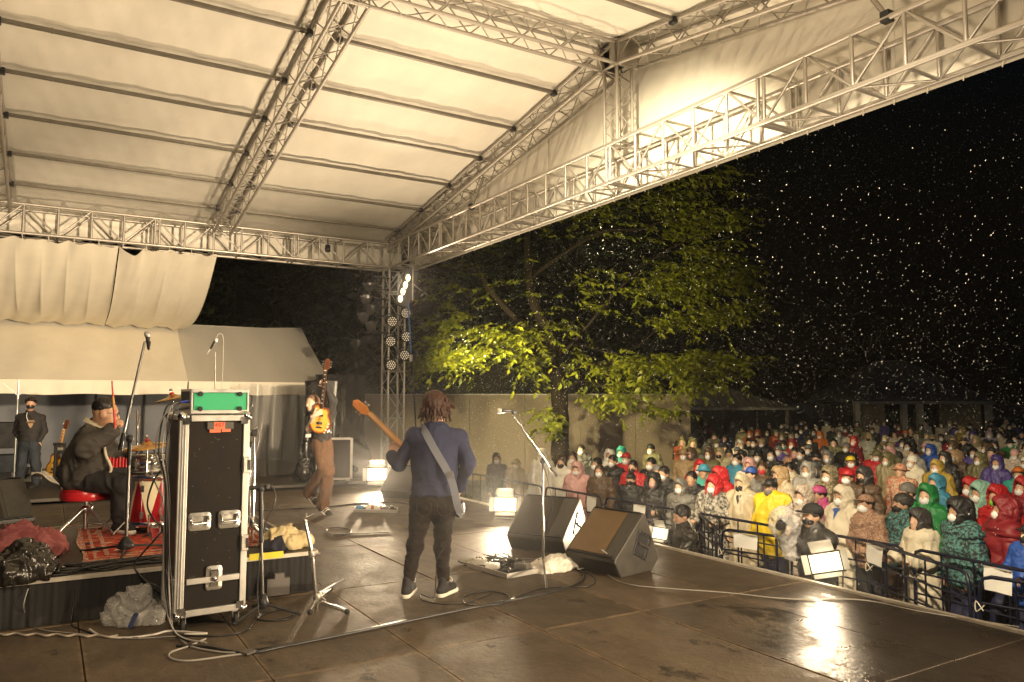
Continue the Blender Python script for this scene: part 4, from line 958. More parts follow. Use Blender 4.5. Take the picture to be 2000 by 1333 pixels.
q = at_z(262, 1222); heap('clear_plastic_bag', 'crumpled clear plastic bag lying on the floor against the riser', 'bag', (q.x, q.y+.08, 0), (.24, .17, .27), CLEARB, 9, .011, 14, ((.028, 12, (1, 1, 1)), (.012, 33, (1, 1, 1))))
b = MB().use(mat('blue_label', (.02, .03, .09), .4)); b.box(q+Vector((-.02, -.13, .07)), (.03, .012, .10), Matrix.Rotation(.4, 3, 'Y')); tag(b.obj('dark_bottle'), 'small dark blue bottle showing at the foot of the clear bag', 'bottle')
CRM = mat('cream_cloth', (.62, .50, .27), .7, 0, .12, 5, .3, 30)
q = rz(575, 1072); heap('cream_bag', 'cream cloth bag lying on the right corner of the drum riser', 'bag', (q.x-.06, q.y+.09, RZ_), (.22, .14, .19), CRM, 12, .009, 14, ((.040, 9, (1, 1, 1)), (.014, 26, (1, 1, 1))))
q = rz(540, 1078); heap('dark_cloth', 'dark blue cloth bunched beside the cream bag on the riser', 'cloth', (q.x, q.y+.06, RZ_), (.16, .1, .12), mat('navy_cloth', (.012, .013, .025), .85, 0, .2), 14, .011, 10, ((.015, 14, (1, 1, 1)),))
q = rz(525, 1070); b = MB().use(CRM); b.path(bez([rz(512, 1078)+Vector((0, 0, .02)), rz(540, 1062)+Vector((0, 0, .09)), rz(568, 1050)+Vector((0, 0, .12))], 8), [.010]*8+[.014]*8+[.016], 6); tag(b.obj('cream_strap'), 'twisted cream strap trailing from the cream bag', 'strap')
b = MB().use(mat('grey_socket', (.12, .11, .1), .6)); q = at_z(520, 1150); b.prism([(-.09, 0), (.09, 0), (.09, .13), (.045, .13), (.045, .17), (-.03, .17), (-.03, .13), (-.09, .13)], 0, .04, Matrix.Translation((q.x, 6.42, .03)) @ Matrix.Rotation(R(90), 4, 'X')); tag(b.obj('cable_bracket'), 'grey metal bracket standing against the right part of the riser front', 'bracket')
q = rz(118, 972); b = MB().use(mat('white_towel', (.72, .68, .58), .9, 0, .06, 8, .4, 40))
# ================================================================== FLOOR MONITORS
WEDGE = mat('wedge_paint', (.05, .046, .04), .42, 0, .3, 12, .35, 70)
GRILLE = mat('wedge_grille', (.045, .038, .03), .45, .5, .2, 3, .9, 240)
PROF = [(.08, 0), (.50, 0), (.60, .10), (.42, .50), (.39, .515), (.0, .16), (.0, .13)]
def wedge(name, label, p, xdir, w, sc=1.0, handle=True, gm=None):
    x = Vector((xdir.x, xdir.y, 0)).normalized(); v = Vector((-x.y, x.x, 0))   # v points to the back
    t = empty(name, p, 0, label, 'floor monitor')
    M = Matrix(((x.x, v.x, 0, p.x), (x.y, v.y, 0, p.y), (0, 0, 1, p.z), (0, 0, 0, 1)))
    n = len(PROF); b = MB().use(WEDGE)
    vs = [M @ Vector((s*w, a*sc, z*sc)) for s in (0, 1) for a, z in PROF]
    b.add(vs, [tuple(range(n)), tuple(range(2*n-1, n-1, -1))]+[(k, k+n, (k+1) % n+n, (k+1) % n) for k in range(n)]); b.obj('cabinet', t, None, .012)
    g0, g1 = Vector((0, .0, .16))*sc, Vector((0, .39, .515))*sc; gu = (g1-g0); nn = Vector((0, -gu.z, gu.y)).normalized()
    def face(s, k): return Vector((s*w, 0, 0))+g0+gu*k
    b = MB().use(gm or GRILLE); a0, a1 = .03/w, 1-.03/w
    ws = a1-.22 
    q = [face(a0, .06), face(ws, .06), face(ws, .95), face(a0, .95)]; b.add([M @ (c+nn*.006) for c in q]+[M @ (c-nn*.01) for c in q], [(0, 1, 2, 3), (0, 4, 5, 1), (1, 5, 6, 2), (2, 6, 7, 3), (3, 7, 4, 0)]); b.obj('grille', t)
    b = MB().use(WEDGE); q = [face(ws+.03, .06), face(a1, .06), face(a1, .95), face(ws+.03, .95)]; b.add([M @ (c+nn*.004) for c in q]+[M @ (c-nn*.01) for c in q], [(0, 1, 2, 3), (0, 4, 5, 1), (1, 5, 6, 2), (2, 6, 7, 3), (3, 7, 4, 0)]); b.obj('horn_panel', t)
    for k in (0.0, 1.0):
        b = MB().use(TRIM if False else BLACKM); b.tube(M @ (face(a0, k*.96+.02)+nn*.006), M @ (face(a1, k*.96+.02)+nn*.006), .008, n=6); b.obj('grille_rail', t)
    if handle:
        for s, sx in ((1, 1), (0, -1)):
            b = MB().use(BLACKM); c = Vector((s*w+sx*.004, .36*sc, .24*sc)); Rm = (M.to_3x3() @ Matrix.Rotation(R(-25), 3, 'X'))
            for dy, dz, a, h in ((0, .10, .20, .035), (0, -.10, .20, .035), (.085, 0, .035, .17), (-.085, 0, .035, .17)): b.box(M @ c+Rm @ Vector((0, dy, dz)), (.012, a, h), Rm)
            hp = b.obj('handle_plate', t, None, .004); b = MB().use(BLACKP); b.box(M @ c, (.006, .15, .18), Rm); b.obj('handle_recess', t)
            b = MB().use(STEEL); b.tube(M @ c+Rm @ Vector((sx*.012, -.075, .0)), M @ c+Rm @ Vector((sx*.012, .075, 0)), .014); b.obj('handle', t)
            b = MB().use(STEEL)
            for k in range(10): b.ball(M @ c+Rm @ Vector((sx*.008, -.085+.17*(k % 5)/4, .10 if k < 5 else -.10)), .006, 6, 4)
            b.obj('screws', t)
    return t, M
a0_, a1_ = at_z(989, 1073), at_z(1099, 1086)
wedge('floor_monitor', 'large black floor monitor beside the vocal microphone stand, side panel brightly lit', a0_, (a1_-a0_), (a1_-a0_).length, 1.05)
pr, pbk = at_z(1213, 1130), at_z(1280, 1114); vdir = (pbk-pr).normalized(); xd = Vector((vdir.y, -vdir.x, 0)); wB = .62
tB, MBm = wedge('floor_monitor', 'scuffed floor monitor with a brown grille, turned sideways at the stage edge', pr-xd*wB-vdir*.08, xd, wB, 1.06, True, mat('brown_grille', (.20, .125, .055), .5, .2, .2, 3, .9, 240))
g = at_z(741, 976); g2 = at_z(800, 993); wedge('floor_monitor', 'floor monitor behind the bassist, beside the farthest floodlight', g+Vector((.05, .1, 0)), Vector((.62, -.78, 0)), .75, 1.0)
g = rz(-70, 1062); wedge('floor_monitor', 'wide black floor monitor at the left edge on the riser, beside the throne', Vector((-1.02, 8.32, RZ_)), Vector((.95, .30, 0)), 1.0, 1.0)
b = MB().use(mat('white_towel', (.72, .68, .58), .9)); b.grid(lambda u, v: (-.12+.28*u, 8.78+.22*v+.05*u, RZ_+.54-.30*max(0, u-.35)**1.2+.02*math.sin(9*u+4*v)+.012*math.sin(21*v)), 18, 12); tag(b.obj('white_towel'), 'white towel draped over the end of the left floor monitor by the throne', 'towel')
# ================================================================== FLOODLIGHTS ON THE STAGE EDGE
GLOW = mat('lit_reflector', (.12, .11, .09), .4, emit=3.0, ecol=(1, .78, .44)); HOT = mat('lit_flood_bulb', (1, .9, .7), .4, emit=10, ecol=(1, .86, .6)); DOORM = mat('barn_door_paint', (.30, .285, .25), .5)
def floodlight(c, aim, label, watts, s=1.0, ground=None, roll=0):
    t = empty('floodlight', (c.x, c.y, ground if ground is not None else 0), 0, label, 'floodlight', 'lit floodlights along the stage edge')
    d = (Vector(aim)-c).normalized(); xx = d.cross(Vector((0, 0, 1))).normalized(); xx = Matrix.Rotation(R(roll), 3, d) @ xx; zz = xx.cross(d); M = Matrix((xx, d, zz)).transposed()
    b = MB().use(BLACKM); b.box(c-d*.07*s, (.29*s, .12*s, .19*s), M, 1.0); b.obj('housing', t, None, .01)
    b = MB().use(GLOW); b.box(c-d*.004, (.26*s, .006, .155*s), M); b.obj('reflector', t)
    b = MB().use(HOT); b.ball(c+d*.02*s, (.080*s, .03*s, .056*s), 16, 10, M); b.obj('bulb', t)
    for (ox, oz, w_, h_, ax_, sg) in ((0, .095, .20, .12, 'X', 1), (0, -.095, .24, .05, 'X', -1), (-.145, 0, .075, .17, 'Z', -1), (.145, 0, .06, .17, 'Z', 1)):
        if ax_ == 'X':
            Rr = Matrix.Rotation(R(48*sg), 3, 'X'); off = Vector((0, h_*.5*math.cos(R(48)), h_*.5*math.sin(R(48))*sg)); dim = (w_*s, h_*s, .004)
        else:
            Rr = Matrix.Rotation(R(-48*sg), 3, 'Z'); off = Vector((w_*.5*math.sin(R(48))*sg, w_*.5*math.cos(R(48)), 0)); dim = (.004, w_*s, h_*s)
        b = MB().use(DOORM); b.box(c+M @ (Vector((ox, 0, oz))*s+off*s), dim, M @ Rr); b.obj('barn_door', t)
    b = MB().use(BLACKM); g0 = ground if ground is not None else 0; b.path([c+M @ Vector((-.14*s, -.06*s, 0)), Vector((c.x, c.y, g0+.02))+xx*-.14*s, Vector((c.x, c.y, g0+.02))+xx*.14*s, c+M @ Vector((.14*s, -.06*s, 0))], .010, 6); b.obj('yoke', t)
    l_ = bpy.data.lights.new('floodlight_lamp', 'SPOT'); l_.energy = watts; l_.spot_size = R(140); l_.spot_blend = 1; l_.shadow_soft_size = .07; l_.color = WARM
    o = bpy.data.objects.new('floodlight_lamp', l_); C.objects.link(o); o.location = c+d*.15; o.rotation_euler = (d+Vector((0, 0, .75))).to_track_quat('-Z', 'Y').to_euler()
    return t
FLW = 520
p = at_z(736, 953); c1 = Vector((p.x, p.y, .24)); floodlight(c1, (2.6, 6, 1.0), 'farthest lit floodlight, on the stage edge left of the bassist', FLW*2.6, 1.35)
p = at_z(988, 1018); c2 = Vector((p.x+.05, p.y+.1, .20)); floodlight(c2, (1.8, 4.5, 1.3), 'lit floodlight directly behind the large floor monitor', FLW*1.9, 1.1)
c3 = at_x(1288, 1042, 6.0); floodlight(c3, (2.2, 6.2, 1.2), 'small lit floodlight half hidden by the scuffed monitor', FLW*.55, .75, -.25)
c4 = at_x(1612, 1099, 6.02); floodlight(c4, (.9, 1.9, 1.3), 'lit floodlight with open barn doors in front of the photographer', FLW*.3, 1.0, -.2, 14)
# ================================================================== PEDALBOARDS
def board(name, label, P, u, v, w, h, items):
    u, v = Vector(u).normalized(), Vector(v).normalized(); t = empty(name, P, 0, label, 'pedalboard'); M = Matrix(((u.x, v.x, 0, P.x), (u.y, v.y, 0, P.y), (0, 0, 1, 0), (0, 0, 0, 1)))
    b = MB().use(BLKFAB); b.box(M @ Vector((w/2, h/2, .018)), (w, h, .03), M.to_3x3()); b.obj('base', t)
    b = MB().use(EDGE)
    for c, d in (((w/2, -.006, .025), (w+.03, .014, .045)), ((w/2, h+.006, .025), (w+.03, .014, .045)), ((-.006, h/2, .025), (.014, h, .045)), ((w+.006, h/2, .025), (.014, h, .045))): b.box(M @ Vector(c), d, M.to_3x3())
    b.obj('rim', t, None, .003)
    for (nm, x, y, a, c_, hh_, m_, rot) in items:
        Rm = M.to_3x3() @ Matrix.Rotation(R(rot), 3, 'Z'); b = MB().use(m_); b.box(M @ Vector((x, y, .034+hh_/2)), (a, c_, hh_), Rm, .94); pd = b.obj(nm, t, None, .004)
        b = MB().use(CHROME); b.lathe([(.009, 0), (.009, .014), (0, .015)], M @ Vector((x, y-c_*.25, .034+hh_)), (0, 0, 1), 8); b.obj('switch', pd)
        for s in (-1, 1): b = MB().use(BLACKP); b.lathe([(.008, 0), (.007, .013), (0, .013)], M @ Vector((x+s*a*.25, y+c_*.3, .034+hh_)), (0, 0, 1), 8); b.obj('knob', pd)
    return t, M
WPED = mat('white_pedal', (.78, .74, .66), .35); GPED = mat('grey_pedal', (.25, .24, .22), .3, .5); BPED = mat('black_pedal', (.02, .02, .02), .4); UPED = mat('blue_pedal', (.03, .22, .5), .35); OPED = mat('orange_pedal', (.6, .2, .05), .35)
PB0 = at_z(991, 1131); pu = at_z(1062, 1118)-PB0; pv = at_z(929, 1105)-PB0
tb, MBd = board('pedalboard', 'bass pedalboard with two white pedals on the floor below the microphone stand', PB0, pu, Vector((-pu.y, pu.x, 0)) if Vector((-pu.y, pu.x, 0)).dot(pv) > 0 else Vector((pu.y, -pu.x, 0)), pu.length*1.02, pv.length*.95,
      [('pedal', .06, .30, .075, .125, .05, WPED, 30), ('pedal', .08, .52, .075, .125, .05, WPED, 30), ('pedal', .10, .11, .11, .09, .022, BPED, 10), ('pedal', .27, .12, .09, .14, .055, GPED, 20), ('pedal', .22, .34, .07, .12, .05, BPED, 15), ('pedal', .33, .32, .08, .12, .05, BPED, 5), ('pedal', .25, .52, .14, .10, .05, BPED, 0), ('pedal', .36, .50, .06, .10, .05, UPED, 12)])
b = MB().use(CABLE); rr = random.Random(4)
for k in range(9):
    P = [MBd @ Vector((rr.uniform(.1, .38), rr.uniform(.2, .62), .06+rr.uniform(0, .05))) for _ in range(4)]; b.path(bez(P, 6), .004, 5)
b.obj('patch_cables', tb)['kind'] = 'stuff'
b = MB().use(mat('clear_lid', (.3, .28, .24), .2)); q = PB0+pv*1.06; b.box(q+Vector((.10, .04, .02)), (.40, .22, .018), Matrix.Rotation(math.atan2(pu.y, pu.x)-.1, 3, 'Z')); tag(b.obj('board_lid', None, None, .004), 'flat lid of a case lying behind the bass pedalboard', 'lid')
G0 = at_z(692, 1001)
board('pedalboard', 'small guitar pedalboard with a blue pedal, in front of the farthest floodlight', G0, at_z(785, 1003)-G0, Vector((.4, .9, 0)), .62, .26,
      [('pedal', .07, .10, .09, .12, .05, UPED, 0), ('pedal', .20, .10, .08, .12, .05, WPED, 5), ('pedal', .33, .11, .09, .12, .055, WPED, -5), ('pedal', .46, .1, .08, .12, .05, GPED, 8), ('pedal', .55, .12, .06, .1, .05, BPED, 0), ('pedal', .3, .2, .2, .06, .06, OPED, 0)])
q = at_z(1092, 1112); CLR2 = mat('milky_plastic', (.72, .68, .6), .3, 0, .1, 9, .5, 20)
heap('crumpled_plastic', 'crumpled milky plastic sheet on the floor between the microphone and the monitor', 'plastic sheet', (q.x, q.y+.02, 0), (.30, .2, .13), CLR2, 21, .010, 16, ((.022, 12, (1, 1, 1)), (.008, 36, (1, 1, 1))))
# ================================================================== BACKLINE BEHIND THE GUITARIST
g = at_z(600, 948); t = empty('amp_case', g, R(-12), 'black flight case with pale edges on castors behind the guitarist', 'flight case')
AM = Matrix.Translation(at_z(622, 950)) @ Matrix.Rotation(R(-22), 4, 'Z')
b = MB().use(CASEB); b.box(AM @ Vector((.28, .2, .50)), (.62, .4, .74), AM.to_3x3()); b.obj('body', t)
for x in (-.03, .59):
    for z in (0,): b = MB().use(EDGE); b.box(AM @ Vector((x, -.005, .5)), (.045, .03, .76), AM.to_3x3()); b.obj('edge', t)
for z in (.13, .87): b = MB().use(EDGE); b.box(AM @ Vector((.28, -.004, z)), (.58, .03, .04), AM.to_3x3()); b.obj('edge', t)
b = MB().use(DISH); b.box(AM @ Vector((.04, -.012, .5)), (.07, .02, .09), AM.to_3x3()); b.obj('latch', t, None, .006)
for x in (.03, .53):
    b = MB().use(RUBBER); b.lathe([(0, -.02), (.05, -.02), (.05, .02), (0, .02)], AM @ Vector((x, .04, .052)), AM.to_3x3() @ Vector((1, 0, 0)), 14); b.obj('wheel', t)
    b = MB().use(ALU); b.box(AM @ Vector((x, .04, .10)), (.07, .08, .03), AM.to_3x3()); b.obj('castor_plate', t)
P = []; g = at_z(592, 950)
P = [cap((g.x, g.y, .25), (g.x+.03, g.y, .55), .17, .10, .05), cap((g.x+.02, g.y, .5), (g.x+.08, g.y+.02, 1.15), .09, .055, .05), ell((g.x+.08, g.y, 1.2), (.07, .05, .1), None, .04)]
o = mesh_obj('gig_bag', field_mesh('gig_bag', [(P, .014)], WRAP, ((.012, 12, (1, 1, 1)),))); tag(o, 'black gig bag leaning against the case behind the guitarist', 'bag')
b = MB().use(WHITEP); b.box((g.x+.05, g.y-.09, .93), (.1, .01, .06)); b.obj('luggage_tag', o)
# boxes seen under the tent, behind the technician
for (px, py, w_, h_, col, lb) in ((10, 905, .7, .34, (.02, .04, .06), 'dark blue crate under the tent at the left edge'), (52, 935, .5, .26, (.35, .33, .28), 'pale grey box on the floor behind the technician'), (10, 850, .5, .5, (.015, .015, .016), 'black amplifier cabinet under the tent at the left edge'), (48, 900, .34, .10, (.45, .47, .48), 'light folding table top behind the legs of the technician')):
    q = at_y(px, py, 18.0); b = MB().use(mat('crate_%d' % py, col, .5, 0, .2)); zc = max(h_/2, q.z); b.box((q.x, 18.0, zc), (w_, .4, h_)); o = b.obj('storage_box', None, None, .01); tag(o, lb, 'box')
    b = MB().use(BLACKM); b.box((q.x, 17.79, zc), (.12, .02, .03)); b.obj('handle', o)
    if zc-h_/2 > .05:
        for s in (-1, 1): rod('leg', (q.x+s*w_*.4, 18, 0), (q.x+s*w_*.4, 18, zc-h_/2), .02, BLACKM, o)
# ================================================================== CABLES ON THE FLOOR
F = lambda px, py, h=.008: at_z(px, py, h)
G2 = 'black cables lying on the stage floor'
cable('thick black cable bundle running from the flight case across the floor to the monitors', [F(345, 1262), F(400, 1264), F(480, 1276), F(560, 1262), F(720, 1230), F(860, 1200), F(960, 1180), F(1060, 1160), F(1130, 1140), F(1140, 1120), F(1110, 1105)], .012, CABLE, 'floor_cable', 12)
cable('thin black cable looped beside the thick bundle near the bassist', [F(490, 1270), F(600, 1252), F(760, 1219), F(905, 1190), F(985, 1178), F(992, 1163), F(950, 1155), F(908, 1165), F(915, 1182), F(985, 1175), F(1060, 1150), F(1150, 1145), F(1160, 1128), F(1130, 1112)], .006, CABLE, 'floor_cable', 10)
cable('pale cable loop on the floor in front of the flight case', [F(345, 1240), F(370, 1262), F(430, 1274), F(480, 1276), F(440, 1282), F(370, 1291), F(335, 1287), F(333, 1275), F(370, 1262), F(402, 1248)], .007, CABLG, 'floor_cable', 10)
cable('white cable curling out of the clear plastic bag', [F(175, 1230), F(200, 1243), F(250, 1246), F(300, 1240), F(330, 1233), F(380, 1236), F(403, 1238), F(360, 1240)], .008, CABLW, 'floor_cable')
cable('thin grey cable along the floor in front of the riser skirt', [at_y(55, 1150, 6.46), at_y(46, 1185, 6.44), F(55, 1215), F(80, 1230), F(150, 1238), F(250, 1247), F(345, 1243)], .004, CABLG, 'floor_cable')
cable('black cable hanging down the riser skirt and curling on the floor', [at_y(145, 1150, 6.46), at_y(142, 1190, 6.45), F(140, 1220), F(160, 1230), F(200, 1243), F(270, 1246)], .005, CABLE, 'floor_cable')
cable('twisted pale rope lying along the stage floor left of the clear bag', [F(-10+20*k, 1238+(2 if k % 2 else -1.5)+k*.4, .012) for k in range(13)], .008, mat('twisted_rope', (.35, .30, .24), .8), 'rope', 4)
cable('black cable ring lying right of the flight case', [F(345, 1240), F(420, 1243), F(480, 1232), F(505, 1205), F(540, 1192), F(575, 1196), F(568, 1208), F(530, 1213), F(500, 1208), F(520, 1195), F(560, 1190), F(578, 1200), F(540, 1211)], .006, CABLE, 'floor_cable')
cable('cable running from the bass over the floor by his right shoe', [F(820, 1160), F(825, 1172), F(860, 1180), F(910, 1178), F(960, 1160)], .005, CABLE, 'floor_cable')
cable('small ring of black cable on the floor near the guitarist', [F(640, 1040), F(655, 1047), F(680, 1044), F(685, 1036), F(665, 1031), F(640, 1033), F(645, 1044), F(690, 1043), F(760, 1040)], .006, CABLE, 'floor_cable')
cable('black cable crossing the far part of the stage behind the guitarist', [F(500, 998), F(560, 995), F(640, 990), F(700, 984), F(770, 982), F(830, 990)], .010, CABLE, 'floor_cable')
cable('cable from the scuffed monitor running to the stage edge on the right', [at_z(1186, 1082, .22), at_z(1172, 1075, .25), F(1172, 1100), F(1190, 1125), F(1230, 1142), F(1310, 1150), F(1420, 1158), F(1540, 1170), F(1680, 1172), F(1800, 1195), F(1990, 1225)], .005, CABLG, 'floor_cable', 10)
cable('short cable from the crumpled plastic to the scuffed monitor', [F(1128, 1112, .03), F(1150, 1108), F(1163, 1100), at_z(1152, 1082, .1), at_z(1140, 1088, .06), F(1130, 1108)], .006, CABLG, 'floor_cable')
b = MB().use(CABLE); rr = random.Random(11)
for k in range(14):
    P = [rz(60+rr.uniform(-30, 30), 1124+rr.uniform(-8, 8)), rz(130+rr.uniform(-20, 20), 1118+rr.uniform(-9, 9)), rz(190+rr.uniform(-10, 20), 1108+rr.uniform(-7, 9)), rz(260+rr.uniform(-20, 40), 1098+rr.uniform(-6, 8)), rz(320, 1092+rr.uniform(-5, 8))]
    b.path(bez([p+Vector((0, max(0, 6.52-p.y), .006+.006*(k % 4))) for p in P], 8), .007, 5)
tag(b.obj('cable_bundle'), 'tangle of black cables along the front edge of the drum riser', 'cables')
b = MB().use(mat('grey_tape', (.09, .08, .07), .6)); q = F(485, 1276); b.box(q+Vector((0, 0, .008)), (.08, .07, .012), Matrix.Rotation(.5, 3, 'Z')); tag(b.obj('tape_patch'), 'dark tape patch holding the cable bundle to the floor', 'tape')
# ================================================================== BARRIERS AND PAPERS
BARR = mat('navy_barrier_paint', (.008, .009, .022), .4, .2, .3, 8); PAPER = mat('paper_sheet', (.74, .71, .66), .6, 0, .05, 3)
def barrier(a, c, label):
    a, c = Vector((*a, -1.1)), Vector((*c, -1.1)); t = empty('crowd_barrier', a, 0, label, 'barrier', 'navy tube barriers in front of the audience'); d = c-a; L = d.length; d /= L; Z = Vector((0, 0, 1))
    b = MB().use(BARR); r = .10; b.path([a+d*.03, a+d*.03+Z*(1.07-r), a+d*.03+d*.03+Z*1.06, a+d*(.03+r)+Z*1.085, c-d*(.03+r)+Z*1.085, c-d*.06+Z*1.06, c-d*.03+Z*(1.07-r), c-d*.03], .018, 8); b.obj('frame', t)
    for z in (.84, .62, .2): rod('rail', a+d*.03+Z*z, c-d*.03+Z*z, .011, BARR, t)
    for k in (.2, .4, .6, .8): rod('upright', a+d*L*k+Z*.2, a+d*L*k+Z*1.085, .010, BARR, t)
    for k in (.12, .88): n = Vector((-d.y, d.x, 0)); rod('foot', a+d*L*k+n*.25+Z*.02, a+d*L*k-n*.25+Z*.02, .02, BARR, t)
    b = MB().use(ROPE); q = a+d*.05+Z*.8; b.path(bez([q, q+Vector((-.03, -.03, .03)), q+Vector((-.04, .04, -.04)), q+Vector((-.02, .05, .05)), q+Vector((-.05, -.03, -.02))], 4), .005, 4); b.obj('rope_tie', t)
    return a, d, L
bl = [((7.97, 15.6), (7.97, 13.9), 'farthest barrier, at the left end of the audience'), ((7.97, 13.85), (7.95, 12.1), 'barrier in front of the olive raincoats beside the lit floodlight'), ((7.95, 12.05), (7.94, 10.3), 'barrier in front of the white raincoats at the left of the audience'), ((7.94, 10.25), (7.97, 8.45), 'barrier behind the large monitor, in front of the brown raincoat'), ((7.98, 8.40), (8.0, 6.75), 'barrier in front of the camouflage jacket and the beige raincoat'),
      ((8.02, 8.2), (7.27, 7.1), 'barrier slanting towards the stage beside the crouching man'), ((7.27, 7.05), (7.62, 5.6), 'barrier below the yellow poncho, behind the plastic-wrapped camera'), ((8.08, 6.65), (8.1, 5.1), 'barrier in front of the beige raincoat with the blue collar'), ((8.08, 5.55), (7.42, 4.05), 'barrier slanting towards the stage beside the leaning man in grey hood'), ((8.1, 5.05), (7.9, 3.3), 'barrier in front of the patterned black jacket at the right'), ((7.40, 4.0), (7.65, 2.4), 'nearest barrier, at the right edge of the picture')]
BL = [barrier(*x) for x in bl]
def paper(i, k, w, h, label, off=-.03, side=-1):
    a, d, L = BL[i]; n = Vector((-d.y, d.x, 0)); n = n if n.x < 0 else -n
    b = MB().use(PAPER); p = a+d*L*k+Vector((0, 0, 1.06))+n*.03
    w *= .62; h *= .6; b.grid(lambda u, v: p+d*(w*(u-.5))+Vector((0, 0, -h*v))+n*(.012*math.sin(u*5+v*3)), 6, 6); o = b.obj('paper_sheet'); tag(o, label, 'paper sign', 'white paper sheets hung on the barriers')
    b = MB().use(TRIM); b.box(p, (.02, w, .012), Matrix.Rotation(math.atan2(d.y, d.x)-PI/2, 3, 'Z')); b.obj('clip_strip', o)
for args in ((1, .8, .4, .42, 'white paper sheet on the barrier beside the microphone boom'), (2, .35, .36, .4, 'white paper sheet below the white raincoats'), (2, .85, .40, .42, 'white paper sheet below the pink raincoat'), (3, .5, .42, .42, 'white paper sheet left of the scuffed monitor, below the black jackets'), (4, .03, .4, .4, 'white paper sheet beside the head of the crouching man'), (6, .25, .5, .28, 'low white paper sheet between the yellow poncho and the beige raincoat'), (8, .1, .46, .34, 'white paper sheet with a rope tie, left of the leaning man'), (9, .55, .44, .38, 'white paper sheet right of the leaning man, under the patterned jacket')): paper(*args)
# ================================================================== PEOPLE ON THE STAGE
A3 = lambda v: np.array(v, float)
def frame3(y, z):
    y = A3(y); y = y/np.linalg.norm(y); z = A3(z); x = np.cross(y, z); x = x/np.linalg.norm(x); z = np.cross(x, y)
    return np.stack([x, y, z], 1)
def head_prims(c, fw, up=(0, 0, 1), s=1.0, nose=True):
    M = frame3(fw, up); x, y, z = M[:, 0], M[:, 1], M[:, 2]; c = A3(c); e = lambda a, b, d: c+s*(x*a+y*b+z*d)
    P = [ell(e(0, -.012, .028), (.077*s, .097*s, .098*s), M, .03), ell(e(0, .028, -.03), (.064*s, .07*s, .09*s), M, .04), ell(e(0, .05, -.088), (.038*s, .036*s, .032*s), M, .035)]
    for q in (-1, 1):
        P += [ell(e(q*.077, -.006, -.012), (.011*s, .026*s, .034*s), M, .008), ell(e(q*.036, .062, -.028), (.024*s, .022*s, .02*s), M, .02)]
        P += [cap(e(q*.012, .087, .018), e(q*.048, .072, .016), .011*s, .009*s, .014)]
    if nose: P += [cap(e(0, .088, .0), e(0, .108, -.036), .009*s, .0145*s, .012), cap(e(-.02, .083, -.066), e(.02, .083, -.066), .0085*s, None, .010)]
    return P
def eyes(c, fw, up, parent, s=1.0):
    M = frame3(fw, up); c = A3(c); x, y, z = M[:, 0], M[:, 1], M[:, 2]
    for q in (-1, 1):
        b = MB().use(mat('eye', (.03, .02, .015), .2)); b.ball(c+s*(x*q*.031+y*.083-z*.005), (.013*s, .008*s, .007*s), 8, 6, Matrix(M.tolist())); b.obj('eye', parent)
        b = MB().use(HAIRB); b.tube(c+s*(x*q*.014+y*.094+z*.018), c+s*(x*q*.048+y*.079+z*.018), .004*s, .003*s, 5); b.obj('eyebrow', parent)
def hand_prims(w, d, n, curl=.5, side=1, s=1.0, spread=.0, thumb=.5):
    w, d, n = A3(w), A3(d), A3(n); d = d/np.linalg.norm(d); n = n-d*(n@d); n = n/np.linalg.norm(n); t = np.cross(d, n)*side
    M = np.stack([t, d, n], 1); P = [cap(w-d*.03, w+d*.02, .026*s, .026*s, .02), ell(w+d*.048*s, (.041*s, .05*s, .017*s), M, .02)]
    for i, L in enumerate((.070, .078, .073, .058)):
        off = (.030-.020*i)*s; p = w+d*(.086-(.006 if i in (0, 3) else 0))*s+t*off; a = .15; dd = d+t*spread*(1.5-i)
        for k, f in enumerate((.45, .32, .25)):
            a += curl*(1.0 if k else .8)*1.1; v = dd*math.cos(a)+n*math.sin(a); v = v/np.linalg.norm(v); q = p+v*L*f*s; P.append(cap(p, q, .0092*s-.0008*k, .0086*s-.001*k, .004)); p = q
    p = w+d*.022*s+t*.034*s; v = d*.65+t*.6+n*.35*thumb*2; v /= np.linalg.norm(v); q = p+v*.042*s; P.append(cap(p, q, .013*s, .0105*s, .012))
    v2 = v*.6+d*.4+n*thumb*.8; v2 /= np.linalg.norm(v2); P.append(cap(q, q+v2*.032*s, .0102*s, .0085*s, .003))
    return P
def torso_prims(J, inf=0.0, depth=.115, belly=1.0, hem=None):
    L, Rr, pel, nk = (A3(J[k]) for k in ('shL', 'shR', 'pel', 'neck')); x = (Rr-L)/np.linalg.norm(Rr-L); mid = (L+Rr)/2; u = mid-pel; u = u/np.linalg.norm(u)
    f = np.cross(u, x); f /= np.linalg.norm(f); x = np.cross(f, u); M = np.stack([x, f, u], 1); W = np.linalg.norm(Rr-L); H = np.linalg.norm(mid-pel)
    P = [ell(mid-u*H*.26, (W*.50+inf, depth+inf, H*.42+inf), M, .08), ell(mid-u*H*.62+f*.02*belly, (W*.43*max(1, belly*.9)+inf, depth*.92*belly+inf, H*.36+inf), M, .1), ell(pel, (W*.44*max(1, belly*.88)+inf, depth*1.03*max(1, belly*.9)+inf, .15+inf), M, .08)]
    P += [cap(L-u*.01, Rr-u*.01, .058+inf, None, .06), cap(nk, mid-u*.02, .06+inf, .10+inf, .05)]
    return P, M
def arm_prims(J, s, inf=0.0, r=(.052, .043, .031), k=.03):
    return [cap(J['sh'+s], J['el'+s], r[0]+inf, r[1]+inf, k), cap(J['el'+s], J['wr'+s], r[1]+inf, r[2]+inf, k)]
def leg_prims(J, s, inf=0.0, r=(.088, .058, .038), k=.05):
    return [cap(J['hip'+s], J['kn'+s], r[0]+inf, r[1]+inf, k), cap(J['kn'+s], J['an'+s], r[1]+inf, r[2]+inf, k*.6)]
